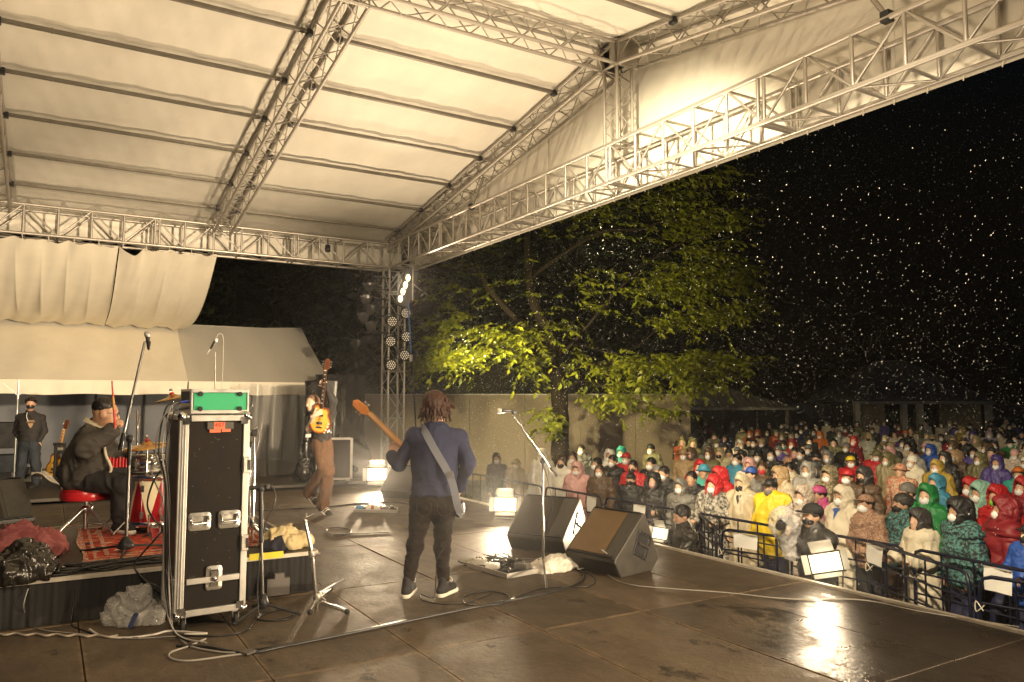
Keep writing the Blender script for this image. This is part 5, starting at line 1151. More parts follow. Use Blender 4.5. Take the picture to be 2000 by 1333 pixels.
def shoe_prims(an, toe, up=(0, 0, 1), w=.042):
    an, toe = A3(an), A3(toe); d = toe-an; d = d/np.linalg.norm(d); up = A3(up); heel = an-d*.045-up*.04; tp = toe
    return [cap(heel, tp, w*.9, w, .03), cap(an+up*.03, an-up*.03, .042, .045, .03), half(heel-up*.032, -up, .004)]
def make_person(label, base, parts, cat='person'):
    t = empty('person', base, 0, label, cat)
    return t
def piece(t, name, groups, m, wr=None, post=None): return mesh_obj(name, field_mesh(name, groups, None, wr, post), m, t)
def ribbon(name, pts, w, nrm, m, parent, th=.004, n=8):
    P = bez(pts, n); b = MB().use(m); vs = []; k = len(P)
    for i, p in enumerate(P):
        d = (P[min(i+1, k-1)]-P[max(i-1, 0)]).normalized(); nn = Vector(nrm[min(int(i/n), len(nrm)-1)] if isinstance(nrm, list) else nrm); s = d.cross(nn).normalized(); nn = s.cross(d)
        vs += [p+s*w/2, p-s*w/2, p-s*w/2+nn*th, p+s*w/2+nn*th]
    fs = []
    for i in range(k-1):
        for j in range(4): a, c = i*4+j, i*4+(j+1) % 4; fs.append((a, c, c+4, a+4))
    b.add(vs, fs+[(3, 2, 1, 0), tuple(range(4*k-4, 4*k))], False); return b.obj(name, parent)
AMBER, GOLD, BURST = mat('amber_top', (.42, .13, .015), .18, 0, .1, 20), mat('gold_top', (.80, .42, .06), .16, 0, .15, 24), mat('dark_burst', (.10, .03, .008), .2)
MAPLE, ROSE, BONE, MAHOG = mat('maple', (.55, .27, .07), .3, 0, .15, 9, stretch=(1, 1, .2)), mat('rosewood', (.05, .025, .015), .4), mat('pearl', (.75, .7, .6), .3), mat('mahogany', (.10, .03, .014), .3)
def instrument(t, P, u, n, sc=1.0, top=(BURST, AMBER, GOLD), neck=MAHOG, board=ROSE, head=None, tuners=3, both=True, nl=.62, name='body'):
    """P end of the body, u along the neck, n out of the front face"""
    u, n = Vector(u).normalized(), Vector(n); n = (n-u*n.dot(u)).normalized(); s = u.cross(n); M = Matrix((s, u, n)).transposed(); E = lambda a, b_, c: Vector(P)+M @ Vector((a*sc, b_*sc, c*sc))
    hw = [(0, .0), (.012, .07), (.04, .115), (.09, .150), (.15, .163), (.2, .155), (.25, .128), (.295, .115), (.34, .122), (.38, .125), (.41, .112), (.432, .075), (.44, .03)]
    right = [(w, y) for y, w in hw]; left = [(-w if y < .37 else -w*(.95 if y > .41 else 1), y) for y, w in hw]
    right = [(w if y < .36 else (w*.72 if y < .40 else w*.34), y-(.03 if y > .40 else 0)) for w, y in right]
    out = right+left[::-1][1:-1]
    cen = (0, .2)
    def ring(k, z): return [E(cen[0]+(a-cen[0])*k, cen[1]+(b_-cen[1])*k, z) for a, b_ in out]
    m_ = len(out); b = MB().use(top[0]); v = ring(.97, -.024)+ring(1, -.016)+ring(1, .016)+ring(.97, .022)
    b.add(v, [tuple(range(m_))[::-1]]+[(r*m_+i, r*m_+(i+1) % m_, (r+1)*m_+(i+1) % m_, (r+1)*m_+i) for r in range(3) for i in range(m_)], True); bd = b.obj(name, t)
    b = MB(); ks = (.97, .90, .80, .62, .01); ms = (top[0], top[1], top[2], top[2])
    for i, mm in enumerate(ms): b.use(mm); b.add(ring(ks[i], .0222+.004*i)+ring(ks[i+1], .0222+.004*(i+1)*(.9)), [(q, (q+1) % m_, m_+(q+1) % m_, m_+q) for q in range(m_)], True)
    b.obj('top', t)
    b = MB().use(neck); b.path([E(0, .36, .008), E(0, .44, .010), E(0, .40+nl, .012)], [.026*sc, .023*sc, .019*sc], 10); b.obj('neck', t)
    b = MB().use(board); b.box((E(0, .36, .031)+E(0, .40+nl, .031))/2, (.046*sc, (.04+nl)*sc, .008*sc), M); fb = b.obj('fretboard', t)
    b = MB().use(BONE)
    for k in range(9): b.box(E(0, .42+nl*(.96-.115*k), .0356), ((.022 if k else .03)*sc, .014*sc, .002), M)
    b.obj('inlays', fb)
    hd = head or neck; h0 = .40+nl
    b = MB().use(hd); b.prism([(-.021*sc, 0), (.021*sc, 0), (.042*sc, .045*sc), (.036*sc, .15*sc), (.0, .175*sc), (-.036*sc, .15*sc), (-.042*sc, .045*sc)], -.004*sc, .012*sc, Matrix.Translation(E(0, h0, 0)) @ (M.to_4x4() @ Matrix.Rotation(R(-8), 4, 'X'))); hs = b.obj('headstock', t, None, .004)
    for sd in ((-1, 1) if both else (1,)):
        for k in range(tuners):
            b = MB().use(CHROME); q = E(sd*.040, h0+.05+.036*k, -.006*k); q2 = E(sd*.062, h0+.05+.036*k, -.006*k); b.tube(E(sd*.022, h0+.05+.036*k, .012-.006*k), E(sd*.022, h0+.05+.036*k, .026-.006*k), .006*sc, n=8); b.tube(q, q2, .004*sc, n=6); b.ball(q2, (.010*sc, .013*sc, .006*sc), 8, 5, M); b.obj('tuner', t)
    for y in (.16, .27): b = MB().use(BLACKP if neck is MAPLE else CHROME); b.box(E(0, y, .040), (.085*sc, .036*sc, .012*sc), M); b.obj('pickup', t, None, .003)
    b = MB().use(CHROME); b.box(E(0, .10, .042), (.09*sc, .022*sc, .014*sc), M); b.obj('bridge', t, None, .003)
    for a, y in ((.10, .07), (.12, .12), (.085, .035), (.13, .16)): b = MB().use(BONE); b.lathe([(.012*sc, .03), (.010*sc, .052*sc), (0, .052*sc)], E(a, y, 0), n, 10); b.obj('knob', t)
    b = MB().use(CHROME)
    for k in range(6 if both else 4): x = (-.016+.0064*k if both else -.015+.01*k)*sc; b.tube(E(x, .09, .05), E(x*.8, h0, .036), .0012, n=3, cap=False)
    b.obj('strings', t)['kind'] = 'stuff'
    return M
# ------------------------------------------------------------------ the bassist
b0 = at_z(832, 1164); DB = b0.dot(FWD)-EYE*FWD.z
def jb(px, py, dd=0): return A3(at_d(px, py, DB+dd))
J = dict(head=jb(852, 797, .02), neck=jb(852, 838), shL=jb(812, 852, .0), shR=jb(893, 854, .02), elL=jb(778, 906, .02), wrL=jb(765, 890, .21), elR=jb(915, 904, -.02), wrR=jb(900, 952, .17), pel=jb(846, 968), hipL=jb(825, 982), hipR=jb(868, 982), knL=jb(811, 1064, .03), anL=jb(796, 1140, -.02), knR=jb(864, 1068, .04), anR=jb(867, 1150, 0), toL=jb(805, 1152, .12), toR=jb(881, 1162, .10))
for k_ in ('anL', 'anR'): J[k_][2] = .10
for k_ in ('toL', 'toR'): J[k_][2] = .045
hfB = A3(FWD)*.75+A3(RGT)*.55-A3((0, 0, .2)); hu = A3((0, 0, 1))
bas = make_person('bassist with bushy brown hair seen from behind, navy sweater, dark trousers, black high-top sneakers', (b0.x, b0.y, 0), None)
torso, TM = torso_prims(J, -.014); sk = head_prims(J['head'], hfB, hu)+[cap(J['head']-hu*.06, J['neck'], .055, .06, .03)]+[p for p in torso]+arm_prims(J, 'L', -.012)+arm_prims(J, 'R', -.012)+leg_prims(J, 'L', -.02)+leg_prims(J, 'R', -.02)
nL0, nL1 = Vector(jb(722, 812, .28)), Vector(jb(872, 960, .24)); nu = (nL0-nL1).normalized()
hl = hand_prims(J['wrL'], A3(nL1+nu*(nL0-nL1).length*.66)-J['wrL'], A3(-FWD)+A3(RGT)*.3, .75, 1); hr = hand_prims(J['wrR'], A3(RGT)*-.8+A3((0, 0, -.35))+A3(FWD)*.25, A3(-FWD), .5, -1)
piece(bas, 'body', [(sk, .011), (hl, .0042), (hr, .0042)], SKIN)
NAVY = mat('navy_knit', (.034, .039, .078), .9, 0, .12, 5, .25, 260, spec=.15)
tp, _ = torso_prims(J, .022, .122, 1.05); hemz = float(at_d(845, 966, DB).z)
sw = tp+[isect(half((0, 0, hemz), (0, 0, -1)))]
piece(bas, 'sweater', [(sw+[], .009), (arm_prims(J, 'L', .008, (.052, .044, .034)), .008), (arm_prims(J, 'R', .008, (.052, .044, .034)), .008)], NAVY, ((.011, 5, (1, 1, .55)), (.005, 13, (1, 1, .8))))
b = MB().use(NAVY); b.lathe([(.07, -.02), (.078, 0), (.07, .018), (.062, .01)], J['neck']-hu*.005, hu, 18); b.obj('collar', bas)
TRO = mat('charcoal_trousers', (.018, .0135, .0115), .85, 0, .15, 6, .25, 200, spec=.15)
piece(bas, 'trousers', [([ell(J['pel']-hu*.02, (.165, .125, .13), TM, .06)]+leg_prims(J, 'L', .008, (.088, .052, .031), .06)+leg_prims(J, 'R', .008, (.088, .052, .031), .06)+[isect(half((0, 0, .125), (0, 0, -1)))], .008)], TRO, ((.008, 9, (1, 1, 1.6)), (.004, 24, (1, 1, 1.5))))
b = MB().use(mat('pocket_seam', (.03, .024, .02), .8))
for px in (828, 868): q = Vector(jb(px, 1000, -.155)); b.path(bez([q+Vector((0, 0, .07))-RGT*.055, q-RGT*.055, q-Vector((0, 0, .035)), q+RGT*.055, q+Vector((0, 0, .07))+RGT*.055], 4), .0025, 4)
b.obj('pocket_stitching', bas)
CANV = mat('black_canvas_shoe', (.018, .017, .018), .8); SOLE = mat('white_sole', (.75, .7, .6), .6, 0, .1, 10)
for s in 'LR':
    an, to = J['an'+s].copy(), J['to'+s]; d = to-an; d[2] = 0; d /= np.linalg.norm(d); heel = an-d*.055
    sh = piece(bas, 'shoe', [([cap(A3((heel[0], heel[1], .05)), A3((heel[0], heel[1], .05))+d*.19, .036, .038, .03), cap(an-d*.02+hu*.035, an-d*.015-hu*.03, .036, .042, .03), isect(half((0, 0, .022), (0, 0, -1)))], .006)], CANV)
    piece(sh, 'sole', [([cap(A3((heel[0], heel[1], .02)), A3((heel[0], heel[1], .02))+d*.20, .040, .046, .01), isect(half((0, 0, .034), (0, 0, 1))), isect(half((0, 0, .003), (0, 0, -1)))], .005)], SOLE)
    b = MB().use(SOLE); q = Vector(an)+Vector(d)*.035; r_ = Vector((d[1], -d[0], 0))
    for k in range(4): b.tube(q+Vector((0, 0, .045-.014*k))+Vector(d)*.018*k+r_*.022, q+Vector((0, 0, .045-.014*k))+Vector(d)*.018*k-r_*.022, .004, n=5)
    b.path(bez([q+Vector((0, 0, .05)), q+Vector((0, 0, .045))+r_*.05, q+Vector((0, 0, .01))+r_*.05, q+Vector((0, 0, .05))-r_*.01, q+Vector((0, 0, .02))-r_*.04], 4), .0035, 4); b.obj('laces', sh)
HAIR = mat('brown_hair', (.040, .015, .008), .45, 0, .5, 30, .8, 160, stretch=(1, 1, .25), spec=.35)
hp = [ell(J['head']+hu*.035-hfB*.015, (.100, .112, .108), frame3(hfB, hu), .03)]; rr = random.Random(6)
for k in range(420):
    a = rr.uniform(0, 2*PI); el_ = rr.uniform(.0, 1.0)
    dr = A3(RGT)*math.cos(a)+A3((FWD.x, FWD.y, 0))*math.sin(a)
    front = dr @ (hfB/np.linalg.norm(hfB))
    q0 = J['head']+hu*(.12-.08*el_)+dr*(.035+.062*el_); ln = rr.uniform(.08, .17) if front < .45 else .05
    tn = np.cross(dr, hu)*rr.uniform(-.03, .03); q1 = q0+dr*rr.uniform(.012, .038)-hu*ln*.5+tn; q2 = q1-hu*ln*.5+dr*rr.uniform(-.03, .035)+tn*rr.uniform(-1, 2)
    r0 = rr.uniform(.006, .012); hp += [cap(q0, q1, r0, r0*.9, .006), cap(q1, q2, r0*.9, .003, .006)]
piece(bas, 'hair', [(hp, .0042)], HAIR, ((.003, 60, (1, 1, .3)),))
b = MB().use(BLACKP); x = A3(RGT); q = J['head']; M_ = frame3(hfB, hu); b.tube(q+M_[:, 0]*.085+M_[:, 1]*.02+hu*.005, q+M_[:, 0]*.08+M_[:, 1]*.10+hu*.01, .003, n=5); b.obj('glasses_arm', bas)
# the bass
bass = empty('bass_guitar', tuple(nL1), 0, 'electric bass with an orange wood headstock, held by the bassist in front of him', 'bass guitar')
HEADO = mat('orange_headstock', (.55, .20, .045), .25, 0, .12, 12)
instrument(bass, nL1-nu*.10, nu, FWD*.9+RGT*.25, .98, (mat('bass_black', (.02, .018, .017), .2), mat('bass_black', (.02,)*3, .2), mat('bass_guard', (.05, .045, .04), .3)), MAPLE, MAPLE, HEADO, 2, True, .66)
pk = mat('red_pick', (.6, .05, .04), .4)
q0, q1 = Vector(jb(878, 1012, -.05)), Vector(jb(918, 975, .12)); b = MB().use(mat('bass_black', (.02,)*3, .2)); b.box((Vector(jb(898, 995, .10))), (.10, .05, .13), Matrix.Rotation(R(35), 3, 'Z')); b.obj('lower_bout', bass, None, .02)
STRAP = mat('grey_strap', (.17, .18, .22), .75, 0, .06, 40, .2, 300)
sp = ribbon('strap', [Vector(jb(822, 832, .06)), Vector(jb(829, 842, -.09)), Vector(jb(850, 880, -.160)), Vector(jb(872, 918, -.172)), Vector(jb(884, 945, -.155)), Vector(jb(893, 985, -.12)), Vector(jb(899, 1003, -.03)), Vector(jb(899, 1003, .10))], .060, [-FWD]*6+[RGT]*2, STRAP, bass)
b = MB().use(mat('strap_buckle', (.25, .25, .25), .35, .6)); q = Vector(jb(879, 928, -.182)); b.box(q, (.06, .012, .045), Matrix.Rotation(YAW*-1, 3, 'Z') @ Matrix.Rotation(R(-20), 3, 'Y')); b.obj('buckle', sp, None, .004)
b = MB().use(CABLE); b.path(bez([jb(884, 1010, -.08), jb(884, 1025, -.13), jb(878, 1045, -.13), jb(865, 1072, -.12), jb(853, 1095, -.12), jb(852, 1120, -.10), jb(850, 1150, -.05), at_z(845, 1168, .01), at_z(820, 1160, .01)], 8), .0045, 5); tag(b.obj('bass_cable'), 'guitar cable hanging from the bass behind the right leg of the bassist', 'cable')
# ------------------------------------------------------------------ the guitarist
g0 = at_z(632, 1004); DG = g0.dot(FWD)-EYE*FWD.z
def jg(px, py, dd=0): return A3(at_d(px, py, DG+dd))
J = dict(head=jg(611, 789, -.05), neck=jg(619, 806, 0), shR=jg(611, 815, .0), shL=jg(645, 811, .05), elR=jg(604, 838, -.10), wrR=jg(613, 812, -.25), elL=jg(650, 783, -.02), wrL=jg(638, 754, -.10), pel=jg(629, 860, .0), hipR=jg(622, 868), hipL=jg(637, 868), knR=jg(633, 916, -.14), anR=jg(605, 962, .16), knL=jg(641, 922, -.10), anL=jg(630, 986, .0), toR=jg(622, 984, .05), toL=jg(643, 1001, -.08))
hf = -A3(FWD)*.8-A3(RGT)*.55+A3((0, 0, .15)); hu2 = A3((0, 0, .95))-A3(RGT)*.28
gt = make_person('guitarist bending back with his guitar raised upright, brown flared trousers, one heel kicked back', (g0.x, g0.y, 0), None)
torso, TM = torso_prims(J, -.014, .10)
gu0, gu1 = Vector(jg(624, 846, -.20)), Vector(jg(637, 726, -.16)); guu = (gu1-gu0).normalized()
hl = hand_prims(J['wrL'], A3(guu)*.7-A3(RGT)*.6-A3(FWD)*.2, A3(-RGT)*.2-A3(FWD)*1, .8, -1); hr = hand_prims(J['wrR'], A3(RGT)*.85+A3((0, 0, .45)), A3(FWD), .45, 1)
piece(gt, 'body', [(head_prims(J['head'], hf, hu2)+[cap(J['head']-hu2*.06, J['neck'], .052, .056, .03)]+torso+arm_prims(J, 'L', -.012)+arm_prims(J, 'R', .0)+leg_prims(J, 'L', -.02)+leg_prims(J, 'R', -.02), .012), (hl, .005), (hr, .005)], mat('pale_skin', (.62, .42, .30), .5, 0, .08, 9))
eyes(J['head'], hf, hu2, gt)
tp, _ = torso_prims(J, .012, .10); BTOP = mat('black_top', (.02, .018, .018), .8, 0, .2)
slv = [cap(J['shR'], J['shR']*.45+J['elR']*.55, .070, .068, .03)]
piece(gt, 'shirt', [(tp, .011), (arm_prims(J, 'L', .010), .010), (slv, .010)], BTOP, ((.010, 9, (1, 1, 1)),))
piece(gt, 'undershirt', [([ell(J['pel']+hu*.10, (.13, .115, .05), TM, .03)], .011)], mat('white_cotton', (.75, .72, .65), .8))
BRN = mat('brown_corduroy', (.105, .05, .023), .85, 0, .15, 8, .3, 150)
piece(gt, 'trousers', [([ell(J['pel']-hu*.04, (.125, .12, .13), TM, .06)]+leg_prims(J, 'L', .008, (.080, .062, .078), .05)+leg_prims(J, 'R', .008, (.080, .062, .078), .05), .010)], BRN, ((.016, 8, (1, 1, .6)), (.006, 22, (1, 1, .7))))
for s, an, to in (('R', J['anR'], J['toR']), ('L', J['anL'], J['toL'])):
    d = to-an; d /= np.linalg.norm(d); heel = an-hu*.03-d*.06
    up_ = np.cross(np.cross(d, hu), d); up_ /= np.linalg.norm(up_)
    sh = piece(gt, 'shoe', [([cap(heel, heel+d*.23, .040, .042, .03), cap(an, heel+d*.05, .045, .045, .03)], .008)], CANV)
    piece(sh, 'sole', [([cap(heel-up_*.03, heel+d*.24-up_*.03, .04, .044, .01), isect(half(heel-up_*.022, up_)), isect(half(heel-up_*.045, -up_))], .007)], SOLE)
    b = MB().use(SOLE); sdv = np.cross(d, up_)
    for k in range(3): q = heel+d*(.10+.035*k); b.path([q-sdv*.044-up_*.005, q-sdv*.02+up_*.042, q+sdv*.02+up_*.042, q+sdv*.044-up_*.005], .007, 5)
    b.obj('stripes', sh)
M_ = frame3(hf, hu2); hp = [ell(J['head']+hu2*.035-hf*.02, (.085, .1, .095), M_, .02)]+[sub(ell(J['head']+hf*.09-hu2*.03, (.075, .07, .10), M_, .02))]
piece(gt, 'hair', [(hp, .008)], mat('cropped_hair', (.16, .09, .05), .6, 0, .3, 40, .4, 80), ((.004, 60, (1, 1, 1)),))
gtr = empty('electric_guitar', tuple(gu0), 0, 'golden sunburst electric guitar held upright by the guitarist', 'guitar')
instrument(gtr, gu0-guu*.02, guu, -FWD-RGT*.15, .98, (BURST, AMBER, GOLD), MAHOG, ROSE, BURST, 3, True, .50)
# ------------------------------------------------------------------ the drummer
DT = T0.dot(FWD)-EYE*FWD.z
def jd(px, py, dd=0): return A3(at_d(px, py, DT+dd))
J = dict(head=jd(206, 806, .02), neck=jd(190, 836, .02), shR=jd(172, 856, -.16), shL=jd(196, 852, .20), elR=jd(166, 876, -.30), wrR=jd(217, 842, -.20), elL=jd(205, 892, .30), wrL=jd(243, 896, .22), pel=jd(170, 934, 0), hipR=jd(172, 940, -.10), hipL=jd(176, 938, .12), knR=jd(240, 946, -.13), anR=jd(234, 1010, -.10), knL=jd(248, 940, .22), anL=jd(262, 1005, .22), toR=jd(244, 1030, -.14), toL=jd(282, 1022, .2))
J['pel'][2] = SEATZ+.13; J['hipR'][2] = SEATZ+.10; J['hipL'][2] = SEATZ+.10
hf = A3(RGT)*.92+A3(FWD)*.30-A3((0, 0, .12)); hu2 = A3((0, 0, 1))+A3(RGT)*.1
dr = make_person('heavyset drummer in profile with glasses and a dark grey jacket, raising a red drumstick', (T0.x, T0.y, RZ_), None)
torso, TM = torso_prims(J, -.014, .15, 1.35)
hr = hand_prims(J['wrR'], A3(RGT)*.5+A3((0, 0, .75))-A3(FWD)*.1, A3(RGT)*.6+A3(FWD)*.6-A3((0, 0, .35)), 1.15, 1, 1.18); hl = hand_prims(J['wrL'], A3(RGT), A3((0, 0, -1)), .9, -1)
piece(dr, 'body', [(head_prims(J['head'], hf, hu2, 1.10)+[ell(J['head']-hu2*.07+hf*.02, (.075, .08, .05), frame3(hf, hu2), .04), cap(J['head']-hu2*.06-hf*.02, J['neck'], .072, .078, .03)]+torso+arm_prims(J, 'L', -.012)+arm_prims(J, 'R', -.012)+leg_prims(J, 'L', -.02)+leg_prims(J, 'R', -.02), .010), (hr, .0048), (hl, .006)], mat('tan_skin', (.50, .28, .17), .42, 0, .08, 9))
eyes(J['head'], hf, hu2, dr, 1.1)
M_ = frame3(hf, hu2); b = MB().use(BLACKP)
for q in (-1, 1):
    e = lambda a, b_, c: Vector(J['head']+1.1*(M_[:, 0]*a+M_[:, 1]*b_+M_[:, 2]*c))
    c = e(q*.033, .104, -.006); b.path([c+Vector(M_[:, 0])*.024*math.cos(a)+Vector(M_[:, 2])*.018*math.sin(a) for a in [k*PI/6 for k in range(13)]], .0022, 5); b.tube(e(q*.056, .1, .0), e(q*.08, -.0, .002), .0022, n=5)
b.tube(e(-.01, .112, -.004), e(.01, .112, -.004), .002, n=5); b.obj('glasses', dr)
JKT = mat('dark_grey_jacket', (.050, .044, .038), .82, 0, .15, 5, .25, 200); CRMC = mat('cream_lining', (.66, .60, .44), .8, 0, .1)
tp, _ = torso_prims(J, .03, .165, 1.42)
piece(dr, 'jacket', [(tp+[cap(J['shR'], J['shR']*.5+J['elR']*.5, .09, .085, .06), isect(half((0, 0, SEATZ+.01), (0, 0, -1)))], .010), (arm_prims(J, 'R', .026, (.066, .058, .042), .05), .009), (arm_prims(J, 'L', .026, (.062, .055, .042)), .010)], JKT, ((.016, 6, (1, 1, 1)), (.007, 15, (1, 1, 1))))
bx, by = Vector(TM[:, 1]), Vector(TM[:, 0]); mid = Vector((J['shL']+J['shR'])/2); pv_ = Vector(J['pel']); 
b = MB().use(CRMC)
for sd, off in ((-1, -.05),):
    b.path(bez([jd(208, 846, -.12), jd(204, 868, -.14), jd(207, 890, -.15), jd(214, 905, -.16), jd(217, 916, -.15), jd(212, 930, -.14)], 6), .014, 6)
b.obj('zip_edge', dr)
b = MB().use(CRMC); c = Vector(J['neck']); vs = []
n_ = 20
for j, (rr_, h_) in enumerate(((.105, -.035), (.098, .055), (.125, .02))):
    for k in range(n_+1):
        a = 2*PI*(k/n_)*.86+.22*PI*.64; d = Vector((hf[0], hf[1], 0)).normalized()*math.cos(a)+Vector((hf[1], -hf[0], 0)).normalized()*math.sin(a); vs.append(c+d*rr_+Vector((0, 0, h_-.05*math.cos(a))))
b.add(vs, [(r_*(n_+1)+k, r_*(n_+1)+k+1, (r_+1)*(n_+1)+k+1, (r_+1)*(n_+1)+k) for r_ in (0, 1) for k in range(n_)], True); b.obj('collar', dr)
DTR = mat('black_trousers', (.016, .015, .015), .8, 0, .2, 6)
piece(dr, 'trousers', [([ell(J['pel']-hu*.03, (.19, .17, .12), TM, .05)]+leg_prims(J, 'R', .02, (.105, .075, .055), .05)+leg_prims(J, 'L', .02, (.105, .075, .055), .05)+[isect(half((0, 0, SEATZ+.005), (0, 0, -1), .01))][:0], .010)], DTR, ((.010, 9, (1, 1, 1)),))
for s in 'RL':
    an = J['an'+s]; d = J['to'+s]-an; d[2] = 0; d /= np.linalg.norm(d); heel = A3((an[0], an[1], RZ_+.06))-d*.05
    sh = piece(dr, 'shoe', [([cap(heel, heel+d*.20, .042, .040, .03), cap(an, heel+d*.04, .05, .05, .03)], .008)], BLKFAB)
    piece(sh, 'sole', [([cap(heel-hu*.025, heel+d*.21-hu*.025, .043, .045, .01), isect(half((0, 0, RZ_+.05), hu)), isect(half((0, 0, RZ_+.012), -hu))], .007)], SOLE)
hp = [ell(J['head']+hu2*.052-hf*.018, (.0885, .108, .092), M_, .01), sub(ell(J['head']+hf*.128-hu2*.02, (.12, .085, .115), M_, .015)), sub(ell(J['head']+hf*.05-hu2*.095, (.13, .15, .120), M_, .03))]
piece(dr, 'hair', [(hp, .007)], HAIRB, ((.003, 50, (1, 1, 1)),))
fist = Vector(J['wrR'])+Vector((0, 0, .07))+RGT*.05
stk = empty('drumstick', tuple(fist), 0, 'red drumstick raised in the right hand of the drummer', 'drumstick')
b = MB().use(mat('red_stick', (.62, .06, .05), .4)); b.path([jd(225, 836, -.24), jd(222, 790, -.24), jd(219, 752, -.24), jd(219, 745, -.24)], [.010, .010, .006, .008], 8); b.obj('shaft', stk)
b = MB().use(MAPLE); b.path([jd(222.6, 800, -.24), jd(220.8, 775, -.24)], .0105, 8); b.obj('worn_band', stk)
# ------------------------------------------------------------------ the technician under the tent
t0 = at_z(58, 951); DC = t0.dot(FWD)-EYE*FWD.z
def jt(px, py, dd=0): return A3(at_d(px, py, DC+dd))
J = dict(head=jt(60, 788, -.02), neck=jt(59, 806), shR=jt(39, 815), shL=jt(81, 815, .05), elR=jt(31, 842, .08), wrR=jt(42, 862, -.05), elL=jt(87, 842, .1), wrL=jt(76, 861, -.02), pel=jt(58, 862), hipR=jt(49, 868), hipL=jt(67, 868), knR=jt(42, 908, -.05), anR=jt(37, 944, 0), knL=jt(70, 908, -.05), anL=jt(71, 944, 0))
hf = -A3(FWD)*.85+A3(RGT)*.5
te = make_person('technician standing under the tent, black sweater, black mask, hands in his jeans pockets', (t0.x, t0.y, 0), None)
torso, TM = torso_prims(J, -.014, .10)
piece(te, 'body', [(head_prims(J['head'], hf, hu)+[cap(J['head']-hu*.06, J['neck'], .052, .056, .03)]+torso+arm_prims(J, 'L', -.012)+arm_prims(J, 'R', -.012)+leg_prims(J, 'L', -.02)+leg_prims(J, 'R', -.02), .012), (hand_prims(J['wrR'], A3(RGT)*.5-hu, A3(FWD), .2, -1), .006), (hand_prims(J['wrL'], -A3(RGT)*.5-hu, A3(FWD), .2, 1), .006)], SKIN)
eyes(J['head'], hf, hu, te)
tp, _ = torso_prims(J, .012, .11)
piece(te, 'sweater', [(tp+[isect(half((0, 0, float(J['pel'][2])-.0), (0, 0, -1)))], .011), (arm_prims(J, 'L', .008), .011), (arm_prims(J, 'R', .008), .011)], BTOP, ((.010, 8, (1, 1, 1)),))
piece(te, 'jeans', [([ell(J['pel']-hu*.04, (.165, .125, .13), TM, .06)]+leg_prims(J, 'L', .014, (.092, .065, .055), .06)+leg_prims(J, 'R', .014, (.092, .065, .055), .06), .011)], mat('dark_denim', (.022, .028, .038), .8, 0, .25, 6), ((.009, 10, (1, 1, 1)),))
M_ = frame3(hf, hu)
def mask_prims(c, fw, up, s=1.0):
    M = frame3(fw, up); c = A3(c); x, y, z = M[:, 0], M[:, 1], M[:, 2]
    return [ell(c+s*(y*.042-z*.052), (.066*s, .070*s, .062*s), M, .02), isect(half(c+s*(-z*.012), z, .006)), isect(half(c+s*y*.022, -y, .006))]
piece(te, 'face_mask', [(mask_prims(J['head'], hf, hu), .006)], BLACKP)
piece(te, 'hair', [([ell(J['head']+hu*.045-hf*.015, (.092, .108, .098), M_, .02), cap(J['head']+hu*.085+hf*.085-A3(RGT)*.03, J['head']+hu*.075+hf*.085+A3(RGT)*.03, .028, .026, .03), sub(ell(J['head']+hf*.115-hu*.035, (.10, .075, .085), M_, .02)), sub(ell(J['head']-hu*.10, (.12, .12, .085), M_, .02))], .007)], HAIRB, ((.005, 40, (1, 1, .5)),))
b = MB().use(mat('shirt_print', (.45, .30, .18), .7)); q = Vector(jt(60, 825, -.15)); fx = Vector((hf[1], -hf[0], 0)).normalized()
Mq = Matrix((RGT, Vector((0, 0, 1)), -Vector((FWD.x, FWD.y, 0)).normalized())).transposed()
b.box(q+Vector((0, 0, .03)), (.13, .012, .006), Mq); b.box(q+Vector((0, 0, .005)), (.15, .014, .006), Mq); b.prism([(-.05, -.02), (.05, -.02), (.03, -.07), (0, -.11), (-.03, -.07)], -.004, .004, Matrix.Translation(q) @ Mq.to_4x4()); b.obj('chest_print', te)
b = MB().use(WHITEP); b.path(bez([jt(53, 806, -.08), jt(52, 815, -.14), jt(55, 823, -.16)], 5), .006, 5); b.obj('lanyard', te)
for s in 'RL': piece(te, 'shoe', [([cap(J['an'+s]-hu*.03, J['an'+s]-hu*.05-A3(FWD)*.16, .045, .042, .02)], .01)], BLKFAB)
# sunburst guitar on a stand
q = at_z(112, 950); DQ = q.dot(FWD)-EYE*FWD.z; v2 = lambda px, py, dd=0: at_d(px, py, DQ+dd)
sg = empty('electric_guitar', tuple(v2(105, 938)), 0, 'sunburst electric guitar leaning on a black stand behind the drummer', 'guitar')
u_ = (v2(129, 826)-v2(103, 930)).normalized(); instrument(sg, v2(103, 934, -.1), u_, -FWD-RGT*.1, 1.05, (BURST, AMBER, GOLD), MAPLE, MAPLE, BURST, 3, True, .48)
sd_ = empty('guitar_stand', (q.x, q.y, 0), 0, 'black upright stand holding the sunburst guitar', 'guitar stand')
for px in (107.5, 124): b = MB().use(BLACKP); b.box((v2(px, 868, -.28)+v2(px, 938, -.28))/2, (.045, .04, .62), Matrix.Rotation(-YAW, 3, 'Z')); b.obj('post', sd_, None, .004)
b = MB().use(BLACKP); b.box(v2(116, 868, -.28), (.21, .05, .05), Matrix.Rotation(-YAW, 3, 'Z')); b.box(v2(116, 940, -.25), (.35, .2, .05), Matrix.Rotation(-YAW, 3, 'Z')); b.box(v2(116, 880, -.26), (.12, .03, .12), Matrix.Rotation(-YAW, 3, 'Z')); b.obj('frame', sd_, None, .006)
b = MB().use(mat('stand_badge', (.2, .19, .15), .5)); b.box(v2(118, 877, -.31), (.10, .01, .05), Matrix.Rotation(-YAW, 3, 'Z')); b.obj('badge', sd_)
